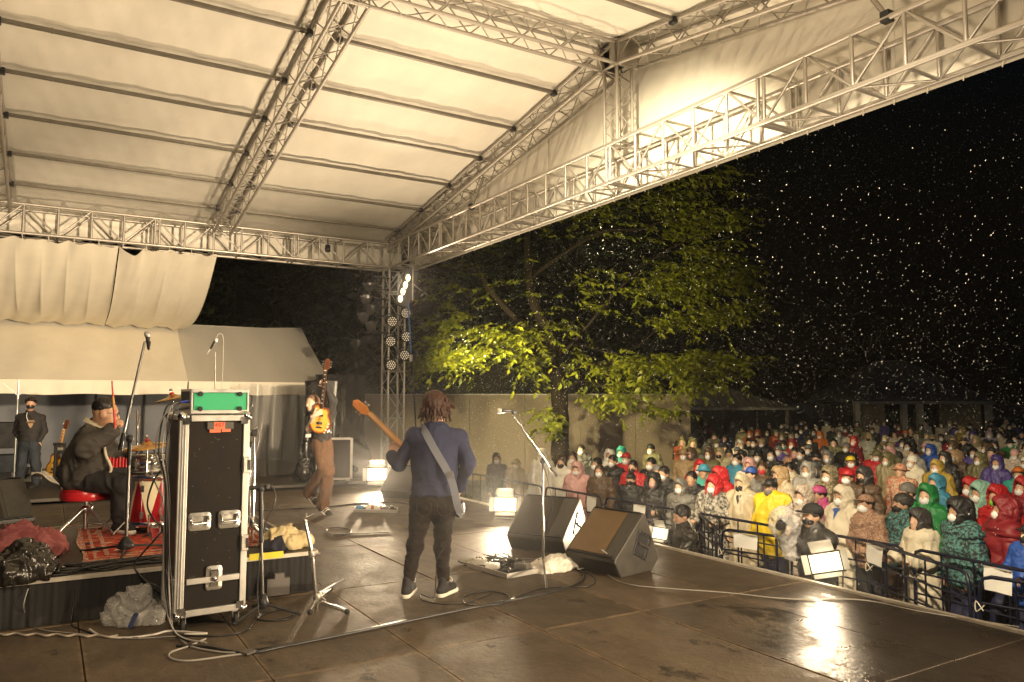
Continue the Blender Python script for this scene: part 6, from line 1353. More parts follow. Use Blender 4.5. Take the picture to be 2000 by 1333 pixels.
# ================================================================== THE AUDIENCE
def crowd_body(pose, fine=False):
    J = dict(head=A3((0, .02, 1.50)), neck=A3((0, -.01, 1.36)), shL=A3((-.17, 0, 1.31)), shR=A3((.17, 0, 1.31)), pel=A3((0, 0, .86)), hipL=A3((-.085, 0, .82)), hipR=A3((.085, 0, .82)), knL=A3((-.095, .02, .45)), knR=A3((.095, .02, .45)), anL=A3((-.10, -.02, .08)), anR=A3((.10, -.02, .08)))
    if pose == 'down': a = dict(elL=(-.23, -.02, 1.04), wrL=(-.22, .09, .83), elR=(.23, -.02, 1.04), wrR=(.22, .09, .83))
    elif pose == 'rail': a = dict(elL=(-.24, .05, 1.05), wrL=(-.15, .27, 1.07), elR=(.24, .05, 1.05), wrR=(.15, .27, 1.07))
    elif pose == 'fold': a = dict(elL=(-.24, .03, 1.05), wrL=(.03, .20, 1.02), elR=(.24, .03, 1.05), wrR=(-.03, .22, .98))
    elif pose == 'ear': a = dict(elL=(-.30, .10, 1.20), wrL=(-.14, .07, 1.44), elR=(.24, .05, 1.05), wrR=(.15, .25, 1.07))
    for k, v in a.items(): J[k] = A3(v)
    return J
HFC, HUC = A3((0, 1, .16)), A3((0, -.16, 1))
PROTO = {}
def proto(key, fn):
    if key not in PROTO: PROTO[key] = fn()
    return PROTO[key]
def body_mesh(pose):
    def f():
        J = crowd_body(pose); t, _ = torso_prims(J, -.01)
        hd_ = {'down': ((0, .25, -1), (1, 0, 0)), 'rail': ((0, 1, -.25), (0, 0, -1)), 'fold': ((1, .3, 0), (0, -1, 0)), 'ear': ((.2, .3, .9), (1, .2, 0))}[pose]
        g = [(head_prims(J['head'], HFC, HUC)+[cap(J['head']-HUC*.07, J['neck'], .052, .06, .03)]+t+arm_prims(J, 'L', -.005)+arm_prims(J, 'R', -.005)+leg_prims(J, 'L', -.01)+leg_prims(J, 'R', -.01)+[cap(J['an'+s]-A3((0, 0, .04)), J['an'+s]+A3((0, .15, -.045)), .04, .036, .02) for s in 'LR'], .013)]
        for s, q in (('L', 1), ('R', -1)):
            d, n = A3(hd_[0]), A3(hd_[1])
            if s == 'R' and pose in ('fold',): d = d*A3((-1, 1, 1))
            if s == 'R' and pose == 'down': n = -n
            if s == 'R' and pose == 'ear': d, n = A3((0, 1, -.25)), A3((0, 0, -1))
            g.append((hand_prims(J['wr'+s], d, n, .55, q), .007))
        return field_mesh('body', g, SKIN)
    return proto('body'+pose, f)
def coat_mesh(kind, pose, v=0):
    def f():
        off = v*7.7
        J = crowd_body(pose); k = {'jacket': .03, 'puffer': .055, 'long': .032, 'poncho': .045}[kind]
        t, M = torso_prims(J, k, .12); g = []
        if kind in ('jacket', 'puffer'):
            g = [(t+[cap((0, -.01, 1.33), (0, .0, 1.40), .085, .082, .03), isect(half((0, 0, .74), (0, 0, -1)))], .012)]+[(arm_prims(J, s, k*.75, (.058, .05, .038)), .011) for s in 'LR']
            wr = ((.019, 6, (1, 1, 1.2)), (.009, 15, (1, 1, 1.3))) if kind == 'jacket' else ((.018, 7, (.5, .5, 2.2)),)
        elif kind == 'long':
            g = [(t+[cap((0, 0, 1.15), (0, 0, .45), .15, .19, .06), cap((-.06, 0, .9), (-.09, 0, .4), .12, .145, .08), cap((.06, 0, .9), (.09, 0, .4), .12, .145, .08), cap((0, -.01, 1.33), (0, 0, 1.39), .09, .088, .03), isect(half((0, 0, .42), (0, 0, -1)))], .013)]+[(arm_prims(J, s, .022, (.058, .057, .055)), .011) for s in 'LR']
            wr = ((.032, 5, (1.3, 1.3, .4)), (.012, 14, (1, 1, .7)))
        else:
            g = [(t+[cap((-.10, 0, 1.29), (-.33, .05, .80), .08, .10, .08), cap((.10, 0, 1.29), (.33, .05, .80), .08, .10, .08), ell((0, 0, .95), (.34, .22, .42), None, .08), cap((0, -.01, 1.33), (0, 0, 1.39), .09, .088, .03), isect(half((0, 0, .62), (0, 0, -1)))], .014)]
            wr = ((.036, 5, (1.4, 1.4, .35)), (.013, 12, (1, 1, .7)))
        me = field_mesh('coat', [([('e', p[1]+(0 if 1 else 0), p[2], p[3], p[4]) if p[0] == 'e' else p for p in q], h_) for q, h_ in g], BLKFAB, wr, None, off); return me
    return proto(('coat', kind, pose, v), f)
CH = A3((0, .02, 1.50)); CM3 = frame3(HFC, HUC)
def hood_mesh(v):
    def f():
        s = (1.0, 1.07, 1.14)[v]; e = lambda y, z: CH+CM3[:, 1]*y+CM3[:, 2]*z
        P = [ell(e(-.015, .02), (.108*s, .128*s, .135*s), CM3, .03), cap(e(-.03, -.09), (0, -.03, 1.34), .10*s, .125, .05), cap(e(.07, .085*s), e(.075, .07*s), .045, .05, .05)]
        P += [sub(ell(e(.10, -.028), (.073+.006*v, .15, .108+.008*v), CM3, .012))]
        return field_mesh('hood', [(P, .0085)], BLKFAB, ((.018, 9, (1, 1, 1)), (.008, 22, (1, 1, 1))))
    return proto(('hood', v), f)
def gear_mesh(kind):
    e = lambda x, y, z: CH+CM3[:, 0]*x+CM3[:, 1]*y+CM3[:, 2]*z
    def f():
        if kind == 'hair':
            return field_mesh('hair', [([ell(e(0, -.015, .04), (.088, .106, .098), CM3, .02), sub(ell(e(0, .12, -.04), (.10, .08, .085), CM3, .02)), sub(ell(e(0, 0, -.11), (.12, .13, .08), CM3, .02))], .009)], HAIRB, ((.006, 34, (1, 1, .6)),))
        if kind == 'long_hair':
            P = [ell(e(0, -.015, .04), (.092, .108, .10), CM3, .02)]+[cap(e(x*.08, -.02 if abs(x) > .9 else -.06, .0), e(x*.10, -.01 if abs(x) > .9 else -.07, -.22), .034, .026, .02) for x in (-1, -.5, 0, .5, 1)]+[sub(ell(e(0, .12, -.05), (.075, .085, .10), CM3, .02))]
            return field_mesh('hair', [(P, .009)], HAIRB, ((.006, 30, (1, 1, .3)),))
        if kind == 'cap':
            return field_mesh('cap', [([ell(e(0, -.01, .055), (.092, .11, .078), CM3, .02), isect(half(e(0, 0, .028), -CM3[:, 2]))], .009), ([ell(e(0, .115, .036), (.075, .075, .012), CM3, .01)], .007)], BLKFAB)
        if kind == 'beanie':
            return field_mesh('beanie', [([ell(e(0, -.012, .05), (.098, .114, .10), CM3, .02), cap(e(-.0, -.01, .025), e(0, -.01, .026), .098, None, .01), isect(half(e(0, .0, .012), -CM3[:, 2]))], .009)], BLKFAB, ((.004, 40, (1, 1, .3)),))
        return field_mesh('hat', [([ell(e(0, -.01, .055), (.096, .112, .085), CM3, .02), ell(e(0, -.005, .025), (.150, .165, .022), CM3, .02), sub(ell(e(0, 0, -.01), (.085, .1, .04), CM3, .01))], .009)], BLKFAB)
    return proto(('gear', kind), f)
MASKM = lambda: proto('mask', lambda: field_mesh('face_mask', [(mask_prims(CH, HFC, HUC, 1.02), .0075)], WHITEP))
def trousers_mesh():
    def f():
        J = crowd_body('down'); return field_mesh('trousers', [([ell(J['pel']-A3((0, 0, .03)), (.17, .125, .13), None, .05)]+leg_prims(J, 'L', .014, (.09, .065, .055))+leg_prims(J, 'R', .014, (.09, .065, .055)), .014)], BLKFAB, ((.008, 9, (1, 1, 1)),))
    return proto('trousers', f)
def eye_mesh(q):
    def f():
        b = MB().use(mat('eye', (.03, .02, .015), .2)); b.ball(CH+CM3[:, 0]*q*.031+CM3[:, 1]*.084-CM3[:, 2]*.004, (.014, .008, .0075), 8, 5); return b.mesh('eye')
    return proto(('eye', q), f)
def brow_mesh(q):
    def f():
        b = MB().use(HAIRB); b.tube(CH+CM3[:, 0]*q*.014+CM3[:, 1]*.095+CM3[:, 2]*.02, CH+CM3[:, 0]*q*.048+CM3[:, 1]*.08+CM3[:, 2]*.02, .0045, .003, 5); return b.mesh('eyebrow')
    return proto(('brow', q), f)
COL = dict(black=(.014, .013, .013), charcoal=(.035, .032, .03), grey=(.15, .14, .125), silver=(.30, .28, .25), beige=(.46, .38, .26), cream=(.60, .53, .40), white=(.72, .67, .58), olive=(.13, .115, .05), khaki=(.27, .215, .115), brown=(.085, .05, .028), tan=(.33, .22, .11), navy=(.015, .018, .05), blue=(.025, .08, .34), sky=(.05, .22, .33), teal=(.03, .27, .22), green=(.016, .19, .05), lime=(.22, .62, .04), red=(.42, .016, .02), maroon=(.20, .012, .018), orange=(.58, .15, .02), rust=(.30, .06, .02), yellow=(.70, .50, .015), mustard=(.36, .24, .04), pink=(.62, .34, .32), magenta=(.38, .05, .17), purple=(.075, .05, .20), lilac=(.28, .24, .30), mint=(.25, .45, .36))
WORD = dict(sky='light blue', mint='pale green', silver='pale grey', maroon='dark red', charcoal='dark grey')
def cloth(c):
    if c == 'camo': return mat('cloth_camo', (.42, .38, .32), .6, col2=(.05, .045, .04), cscale=22, det=2)
    if c == 'leafcamo': return mat('cloth_leafcamo', (.30, .24, .14), .7, col2=(.09, .075, .04), cscale=30, det=3)
    if c == 'floral': return mat('cloth_floral', (.62, .54, .44), .5, col2=(.36, .27, .22), cscale=40, det=2)
    if c == 'redfloral': return mat('cloth_redfloral', (.45, .10, .05), .6, col2=(.50, .38, .26), cscale=30, det=2)
    if c == 'plaid': return mat('cloth_plaid', (.20, .10, .06), .8, col2=(.34, .22, .15), cscale=50, det=1)
    if c == 'folk': return mat('cloth_folk', (.018, .018, .018), .8, col2=(.07, .20, .19), cscale=34, det=1)
    if c == 'stripe': return mat('cloth_stripe', (.44, .38, .22), .7, col2=(.30, .25, .14), cscale=30, det=1, stretch=(.1, .1, 3))
    return mat('cloth_'+c, COL[c], .56, 0, .12, 7, .25, 60)
PW = dict(camo='black and grey camouflage', leafcamo='leafy camouflage', floral='pale floral', redfloral='red floral', plaid='brown plaid', folk='black and teal patterned', stripe='striped khaki')
def cw_(c): return PW.get(c) or WORD.get(c) or c
SKINS = [mat('skin_a', (.52, .31, .20), .5, 0, .1, 9), mat('skin_b', (.60, .38, .26), .5, 0, .1, 9), mat('skin_c', (.43, .25, .155), .5, 0, .1, 9)]
GEARW = dict(hood='hood up', hair='dark hair', long_hair='long dark hair', cap='cap', beanie='beanie', bucket='brimmed hat')
def add_part(name, me, m, parent):
    o = bpy.data.objects.new(name, me); C.objects.link(o); o.parent = parent
    if m is not None: o.material_slots[0].link = 'OBJECT'; o.material_slots[0].material = m
    return o
CROWD = []
def crowd(px, py, coat, col, gear='hood', gcol=None, mk='white', pose='down', label=None, x=None, face=None, H=1.5):
    CROWD.append(dict(px=px, py=py, coat=coat, col=col, gear=gear, gcol=gcol or (col if gear == 'hood' else 'black'), mk=mk, pose=pose, label=label, x=x, face=face, H=H))
c_ = crowd
# left end of the audience
c_(975, 898, 'jacket', 'black', 'hood'); c_(1006, 908, 'long', 'khaki', 'bucket', 'khaki', 'cream')
c_(1066, 890, 'poncho', 'white'); c_(1097, 904, 'long', 'white', 'long_hair', 'brown', 'black'); c_(1113, 896, 'long', 'cream', 'long_hair', 'brown')
c_(1129, 916, 'long', 'pink'); c_(1141, 880, 'jacket', 'charcoal', 'hair'); c_(1163, 908, 'jacket', 'grey', 'hair'); c_(1177, 922, 'jacket', 'brown', 'long_hair', 'brown', 'white')
c_(1188, 893, 'long', 'white'); c_(1200, 902, 'jacket', 'black', 'hair'); c_(1214, 881, 'jacket', 'teal'); c_(1228, 897, 'jacket', 'red', 'cap', 'red'); c_(1236, 914, 'jacket', 'red', 'hair', 'black', 'black')
c_(1225, 937, 'jacket', 'black', 'cap', 'black', 'black'); c_(1273, 908, 'jacket', 'black', 'hair'); c_(1285, 878, 'jacket', 'olive', 'beanie'); c_(1281, 924, 'jacket', 'charcoal', 'beanie', 'grey'); c_(1273, 941, 'jacket', 'black', 'hood', None, 'pink', 'rail')
c_(1301, 926, 'jacket', 'black', 'hair', None, 'white', 'rail'); c_(1343, 890, 'jacket', 'tan', 'bucket', 'tan'); c_(1346, 914, 'jacket', 'red'); c_(1337, 953, 'jacket', 'grey')
# middle
c_(1376, 878, 'jacket', 'charcoal', 'hood', None, 'red'); c_(1398, 868, 'jacket', 'olive', 'bucket', 'olive'); c_(1432, 870, 'long', 'cream'); c_(1410, 888, 'long', 'stripe', 'hood', 'khaki', 'black'); c_(1436, 900, 'jacket', 'sky', 'hair'); c_(1437, 884, 'jacket', 'grey', 'cap', 'grey')
c_(1455, 894, 'jacket', 'black'); c_(1467, 911, 'long', 'white', 'hood', 'pink'); c_(1489, 917, 'jacket', 'brown', 'hair', 'brown', 'red'); c_(1510, 890, 'jacket', 'black', 'long_hair'); c_(1473, 893, 'jacket', 'olive', 'bucket', 'black')
c_(1357, 937, 'jacket', 'black', 'hair', None, None); c_(1373, 922, 'jacket', 'teal', 'bucket', 'sky', None); c_(1397, 948, 'long', 'camo', 'hood', 'red', 'white', 'rail'); c_(1420, 932, 'long', 'red'); c_(1457, 948, 'long', 'beige', 'hood', 'beige', 'black', 'down', 'person in a long beige raincoat with hood up, black mask and dark collar')
c_(1463, 926, 'jacket', 'grey', 'cap', 'blue', None); c_(1524, 954, 'poncho', 'yellow', 'cap', 'black', 'grey', 'down', 'person in a bright yellow poncho with a black cap and grey mask'); c_(1535, 932, 'long', 'beige', 'hood', 'tan', 'black'); c_(1574, 971, 'long', 'floral', 'hood')
c_(1546, 917, 'long', 'beige', 'hair'); c_(1579, 922, 'poncho', 'silver'); c_(1594, 897, 'jacket', 'black', 'cap', 'black', 'black'); c_(1605, 918, 'jacket', 'purple', 'hood', 'charcoal'); c_(1624, 930, 'jacket', 'leafcamo'); c_(1649, 933, 'jacket', 'brown', 'cap', 'red'); c_(1614, 967, 'jacket', 'magenta', 'cap', 'magenta', None)
c_(1640, 973, 'long', 'cream', 'hood', None, 'white', 'down', 'person in a long cream raincoat with hood up, white mask and blue collar'); c_(1625, 894, 'jacket', 'charcoal', 'hood', 'grey'); c_(1569, 888, 'jacket', 'charcoal', 'hair'); c_(1545, 884, 'jacket', 'redfloral', 'hair', None, 'pink'); c_(1534, 870, 'jacket', 'teal', 'cap'); c_(1671, 903, 'jacket', 'red', 'cap', 'yellow'); c_(1650, 876, 'jacket', 'black', 'beanie', 'grey'); c_(1661, 863, 'jacket', 'maroon', 'hood', 'red')
c_(1606, 852, 'jacket', 'orange'); c_(1462, 850, 'jacket', 'orange', 'hood', 'rust'); c_(1480, 848, 'jacket', 'rust'); c_(1470, 867, 'jacket', 'black', 'hair'); c_(1578, 864, 'jacket', 'charcoal', 'hair'); c_(1412, 832, 'long', 'grey', 'hair'); c_(1433, 832, 'long', 'silver')
# right
c_(1697, 930, 'jacket', 'brown', 'hood', 'charcoal', 'black'); c_(1699, 988, 'jacket', 'plaid', 'cap', 'plaid', 'white', 'fold'); c_(1752, 985, 'jacket', 'folk', 'beanie', 'charcoal', 'black', 'rail'); c_(1764, 921, 'jacket', 'redfloral', 'bucket', 'redfloral', None); c_(1768, 903, 'long', 'cream', 'beanie', 'white'); c_(1773, 965, 'jacket', 'black', 'beanie', 'grey')
c_(1800, 944, 'long', 'sky', 'hood'); c_(1807, 972, 'long', 'green'); c_(1800, 1019, 'long', 'cream', 'hood', 'charcoal', None, 'rail', 'man leaning on the rail in a beige raincoat over a dark grey hood')
c_(1836, 915, 'long', 'mustard'); c_(1850, 897, 'jacket', 'black', 'hood', 'charcoal'); c_(1823, 881, 'jacket', 'blue'); c_(1781, 886, 'long', 'silver', 'hair'); c_(1743, 899, 'long', 'khaki', 'hood', 'olive'); c_(1701, 890, 'jacket', 'red', 'bucket', 'olive'); c_(1728, 872, 'long', 'floral', 'bucket', 'leafcamo'); c_(1738, 885, 'long', 'olive', 'hood', 'pink')
c_(1875, 894, 'jacket', 'brown', 'hood', 'tan'); c_(1915, 878, 'jacket', 'charcoal', 'hood', 'brown'); c_(1916, 900, 'long', 'olive'); c_(1944, 906, 'long', 'purple', 'hood', None, 'white', 'rail'); c_(1894, 955, 'jacket', 'red'); c_(1913, 965, 'jacket', 'mint', 'hood', 'mint'); c_(1883, 1003, 'puffer', 'folk', 'hood', 'black', 'white', 'down', 'person in a black and teal patterned jacket with a bulky black hood')
c_(1928, 997, 'puffer', 'maroon'); c_(1972, 975, 'puffer', 'red', 'hood', None, 'lime', 'ear', 'person in a red padded coat and lime green mask, one hand at the ear'); c_(1997, 1046, 'jacket', 'blue', 'cap', 'black', 'black', 'rail'); c_(1969, 889, 'long', 'floral', 'beanie', 'pink'); c_(1991, 866, 'jacket', 'green', 'bucket', 'black'); c_(1951, 872, 'jacket', 'brown', 'hood', 'charcoal'); c_(1931, 850, 'long', 'lilac'); c_(1904, 853, 'long', 'lilac', 'hood', 'purple'); c_(1870, 841, 'jacket', 'mustard')
c_(1846, 856, 'jacket', 'black', 'hair'); c_(1998, 905, 'jacket', 'grey', 'cap', 'white'); c_(1993, 928, 'jacket', 'teal', 'cap', 'orange'); c_(1776, 848, 'jacket', 'black', 'cap', 'orange', None); c_(1810, 876, 'jacket', 'brown', 'bucket', 'pink'); c_(1646, 848, 'long', 'silver', 'hood', 'grey'); c_(1862, 872, 'long', 'pink', 'hood', 'brown'); c_(1985, 955, 'puffer', 'maroon', 'hood', 'red')
rr = random.Random(31)
for k in range(400):
    if len(CROWD) >= 205: break
    px = rr.uniform(1318, 2030); py = 827+rr.random()**1.5*62-(px-1660)*.004
    if min((abs(px-c['px'])/11)**2+(abs(py-c['py'])/7.5)**2 for c in CROWD) < 1: continue
    c_(px, py, rr.choice(('jacket', 'jacket', 'long', 'puffer')), rr.choice(('black', 'black', 'charcoal', 'charcoal', 'navy', 'brown', 'olive', 'grey', 'beige', 'khaki', 'maroon', 'tan', 'purple', 'silver', 'rust', 'beige', 'silver', 'cream', 'black', 'charcoal')), rr.choice(('hood', 'hood', 'hair', 'long_hair', 'cap', 'beanie', 'bucket')), rr.choice(('black', 'grey', 'brown', 'charcoal', 'khaki', 'olive', None)), rr.choice(('white', 'white', 'white', 'pink', 'black', None)))
# ground positions: the head lies on its sight line, the feet on the ground, nobody inside another or in front of the barrier
for c in CROWD:
    p = at_z(c['px'], c['py'], .40)
    if p.x < 8.34: p = at_x(c['px'], c['py'], 8.34+.04*rr.random())
    c['p'] = p; c['d'] = p.dot(FWD)
for it in range(40):
    mv = 0
    for i, a in enumerate(CROWD):
        for b_ in CROWD[i+1:]:
            dv = (a['p']-b_['p']).xy.length
            if dv < .37:
                far, near = (a, b_) if a['py'] < b_['py'] else (b_, a)
                d = (far['p']-EYEP)
                q = EYEP+d*1.012
                if (q.z+1.1)/1.5 > .86 or d.length < 9: far['p'] = q; mv += 1
                d = near['p']-EYEP; q = EYEP+d*.994
                if q.x > 8.32 and (q.z+1.1)/1.5 < 1.12: near['p'] = q
    if not mv: break
def short(c):
    g = c['gear']; gw = GEARW[g]
    cn = {'jacket': 'jacket', 'puffer': 'padded coat', 'long': 'raincoat', 'poncho': 'poncho'}[c['coat']]
    s = f"{cw_(c['col'])} {cn}"
    gc = cw_(c['gcol'])
    if g == 'hood': s += f" and {gc} hood" if c['gcol'] != c['col'] else ' with its hood up'
    elif g in ('hair', 'long_hair'): s += ' and '+gw.replace('dark', gc if gc != 'charcoal' else 'dark')
    else: s += f" and {gc} {gw}"
    m_ = c['mk']; s += f", {m_} mask" if m_ else ', no mask'
    return s
for c in CROWD:
    if 'hair' in c['gear'] and c['gcol'] not in ('black', 'brown'): c['gcol'] = 'black'
for c in CROWD: c['s'] = c['label'] or 'person in a '+short(c)
from collections import Counter
cnt = Counter(c['s'] for c in CROWD)
anch = [c for c in CROWD if cnt[c['s']] == 1 and (c['label'] or cnt['person in a '+short(c)] == 1)]
def ashort(c):
    cn = {'jacket': 'jacket', 'puffer': 'padded coat', 'long': 'raincoat', 'poncho': 'poncho'}[c['coat']]; return f"{cw_(c['col'])} {cn}"
ac = Counter(ashort(c) for c in CROWD); marks = [c for c in CROWD if ac[ashort(c)] == 1]
used = set(c['s'] for c in anch)
for c in CROWD:
    if c['s'] in used and cnt[c['s']] == 1: c['lab'] = c['s']; continue
    best = None
    for mkc in sorted(marks, key=lambda m: abs(m['px']-c['px'])+2*abs(m['py']-c['py'])):
        if mkc is c: continue
        dx, dy = c['px']-mkc['px'], c['py']-mkc['py']
        rel = 'behind the' if dy < -5 and abs(dx) < 30 else ('in front of the' if dy > 8 and abs(dx) < 30 else ('right of the' if dx > 0 else 'left of the'))
        s = f"{c['s'].replace('person in a ', 'person in a ')}, {rel} {ashort(mkc)}"
        if len(s.split()) <= 16 and s not in used: best = s; break
    c['lab'] = best or c['s']; used.add(c['lab'])
for c in CROWD:
    p = c['p']; s = (p.z+1.1)/c['H']; hz = math.atan2(-(2.2-p.x), (6.5-p.y)) if c['face'] is None else c['face']
    hz += rr.gauss(0, .22)
    near = p.y < 40 and (p-EYEP).length < 17
    o = empty('person', (p.x, p.y, -1.1), hz, c['lab'].replace(' a olive', ' an olive').replace(' a orange', ' an orange'), 'person', 'people in the audience'); o.matrix_basis = o.matrix_basis @ Matrix.Rotation(rr.gauss(0, .045), 4, 'X') @ Matrix.Rotation(rr.gauss(0, .045), 4, 'Y'); o.scale = (s*rr.uniform(.86, .98), s*rr.uniform(.97, 1.06), s)
    add_part('body', body_mesh(c['pose']), rr.choice(SKINS), o)
    ct = add_part('coat', coat_mesh(c['coat'], c['pose'], rr.randrange(3)), cloth(c['col']), o)
    if near: add_part('trousers', trousers_mesh(), cloth(rr.choice(('black', 'charcoal', 'navy', 'brown'))), o)
    g = c['gear']
    if g == 'hood':
        add_part('hood', hood_mesh(rr.choice((0, 1, 1, 2)) if c['coat'] != 'puffer' else 2), cloth(c['gcol']), o)
        if near and rr.random() < .3: add_part('hair', gear_mesh('hair'), HAIRB, o)
    elif g in ('hair', 'long_hair'): add_part('hair', gear_mesh(g), HAIRB if c['gcol'] != 'brown' else mat('dark_brown_hair', (.05, .024, .013), .45, 0, .3, 30), o)
    else:
        add_part({'cap': 'cap', 'beanie': 'beanie', 'bucket': 'hat'}[g], gear_mesh(g), cloth(c['gcol']), o); add_part('hair', gear_mesh('hair'), HAIRB, o).scale = (.985, .985, .999)
    if c['mk']: add_part('face_mask', MASKM(), mat('mask_'+c['mk'], {'white': (.80, .78, .76), 'cream': (.62, .56, .44)}.get(c['mk']) or COL[c['mk']], .7), o)
    if near:
        for q in (-1, 1): add_part('eye', eye_mesh(q), None, o); add_part('eyebrow', brow_mesh(q), None, o)
    if near and c['label'] and 'collar' in c['label']:
        b = MB().use(cloth('blue' if 'blue' in c['label'] else 'charcoal')); b.add([(-.05, .135, 1.36), (.05, .135, 1.36), (0, .175, 1.22), (-.06, .10, 1.38), (.06, .10, 1.38)], [(0, 2, 1), (0, 1, 4, 3)]); add_part('collar', b.mesh('collar'), None, o)
# ------------------------------------------------------------------ two men in the pit before the stage
def pit_man(label, px, py, X, cap_, mask_, hf, armfn, col):
    p = at_x(px, py, X); h = A3(p); f2 = A3(hf); f2 = f2/np.linalg.norm(f2); fh = A3((f2[0], f2[1], 0)); fh /= np.linalg.norm(fh); r_ = A3((fh[1], -fh[0], 0))
    J = dict(head=h, neck=h-hu*.15-fh*.02, shL=h-hu*.21-r_*.18-fh*.03, shR=h-hu*.21+r_*.18-fh*.03, pel=h-hu*.64-fh*.05)
    J.update(hipL=J['pel']-r_*.08-hu*.03, hipR=J['pel']+r_*.08-hu*.03); gz = -1.1
    for s, q in (('L', -1), ('R', 1)): J['an'+s] = A3((J['hip'+s][0]+r_[0]*q*.04, J['hip'+s][1]+r_[1]*q*.04, gz+.08)); J['kn'+s] = (J['hip'+s]+J['an'+s])/2+fh*.22
    J.update(armfn(J, fh, r_)); t = empty('person', (p.x, p.y, gz), 0, label, 'person')
    to, TM = torso_prims(J, 0); hp_ = []
    piece(t, 'body', [(head_prims(h, f2, hu)+[cap(h-hu*.06, J['neck'], .054, .06, .03)]+to+arm_prims(J, 'L')+arm_prims(J, 'R')+leg_prims(J, 'L')+leg_prims(J, 'R'), .011)]+[(hand_prims(J['wr'+s], J['wr'+s]-J['el'+s]+fh*.2, -r_*q, .7, -q), .006) for s, q in (('L', -1), ('R', 1))], SKINS[0])
    eyes(h, f2, hu, t)
    tp, _ = torso_prims(J, .03, .125); piece(t, 'coat', [(tp+[cap(J['neck'], J['neck']+hu*.03, .085, .082, .03)], .011), (arm_prims(J, 'L', .02), .010), (arm_prims(J, 'R', .02), .010)], col, ((.014, 7, (1, 1, 1)), (.006, 18, (1, 1, 1))))
    piece(t, 'trousers', [([ell(J['pel'], (.17, .13, .13), TM, .05)]+leg_prims(J, 'L', .014)+leg_prims(J, 'R', .014), .013)], DTR)
    M = frame3(f2, hu); e = lambda x, y, z: h+M[:, 0]*x+M[:, 1]*y+M[:, 2]*z
    if mask_: piece(t, 'face_mask', [(mask_prims(h, f2, hu), .006)], BLACKP)
    piece(t, 'hair', [([ell(e(0, -.015, .04), (.09, .108, .098), M, .02), sub(ell(e(0, .12, -.045), (.10, .075, .088), M, .02)), sub(ell(e(0, 0, -.11), (.12, .13, .08), M, .02))], .007)], HAIRB, ((.006, 40, (1, 1, .6)),))
    if cap_: piece(t, 'cap', [([ell(e(0, -.01, .055), (.098, .118, .082), M, .02), isect(half(e(0, 0, .03), -M[:, 2]))], .007), ([ell(e(0, .125, .038), (.078, .08, .012), M, .01)], .006)], BLKFAB)
    return t, J
camp = at_x(1530, 1022, 6.75)
def a1(J, fh, r_):
    c = A3(camp); return dict(wrL=c-fh*.10-r_*.05-hu*.10, wrR=c-fh*.16+r_*.08-hu*.02, elL=(J['shL']+c)/2-hu*.20, elR=(J['shR']+c)/2-hu*.2+r_*.12)
pm, _ = pit_man('photographer in black cap and black mask aiming a plastic-wrapped camera at the stage', 1586, 1008, 6.95, True, True, -A3(RGT)*.85-A3(FWD)*.35+hu*.12, a1, mat('black_raincoat', (.018, .017, .016), .4, 0, .2, 6))
cmr = empty('camera', tuple(camp), 0, 'camera wrapped in clear plastic held up by the photographer in the pit', 'camera')
vd = (-RGT*.5-FWD*.85).normalized()
b = MB().use(BLACKM); b.lathe([(0, -.1), (.05, -.1), (.05, -.02), (.042, .0), (.042, .12), (.048, .13), (.048, .17), (.03, .165), (0, .15)], camp, vd, 20); b.box(camp-vd*.09, (.15, .09, .11), Matrix.Rotation(math.atan2(vd.y, vd.x)-PI/2, 3, 'Z')); b.obj('camera_body', cmr)
b = MB().use(LENS); b.lathe([(0, .172), (.035, .168)], camp, vd, 16); b.obj('lens', cmr)
PLC = mat('camera_plastic', (.72, .69, .66), .15, 0, .1, 10, .6, 22, alpha=.42)
P_ = [ell(A3(camp)-A3(vd)*.05, (.14, .14, .15), None, .06), cap(A3(camp)+A3(RGT)*.02, A3(camp)-hu*.30+A3(RGT)*.08, .10, .08, .08), cap(A3(camp)+A3(RGT)*.05+hu*.03, A3(camp)+A3(RGT)*.20+hu*.05, .08, .05, .06), sub(cap(A3(camp)+A3(vd)*.05, A3(camp)+A3(vd)*.3, .05, None, .02))]
mesh_obj('rain_cover', field_mesh('rain_cover', [(P_, .009)], None, ((.022, 12, (1, 1, 1)), (.008, 34, (1, 1, 1)))), PLC, cmr)
b = MB().use(BLACKM); b.path(bez([camp+Vector((0, 0, .1))+RGT*.1, camp+Vector((0, 0, .17))+RGT*.11, camp+Vector((0, 0, .26))+RGT*.095, camp+Vector((0, 0, .30))+RGT*.07], 5), .004, 5); b.obj('antenna', cmr)
pit_man('dark-haired man in a black raincoat crouching in the pit beside the small floodlight', 1331, 1008, 6.75, False, False, -A3(RGT)*.95-A3(FWD)*.25-hu*.1, lambda J, fh, r_: dict(elL=J['shL']+fh*.12-hu*.22, elR=J['shR']+fh*.12-hu*.22, wrL=J['shL']+fh*.33-hu*.14+r_*.08, wrR=J['shR']+fh*.33-hu*.14-r_*.08), mat('wet_raincoat', (.03, .027, .023), .25, 0, .3, 9, .3, 40))
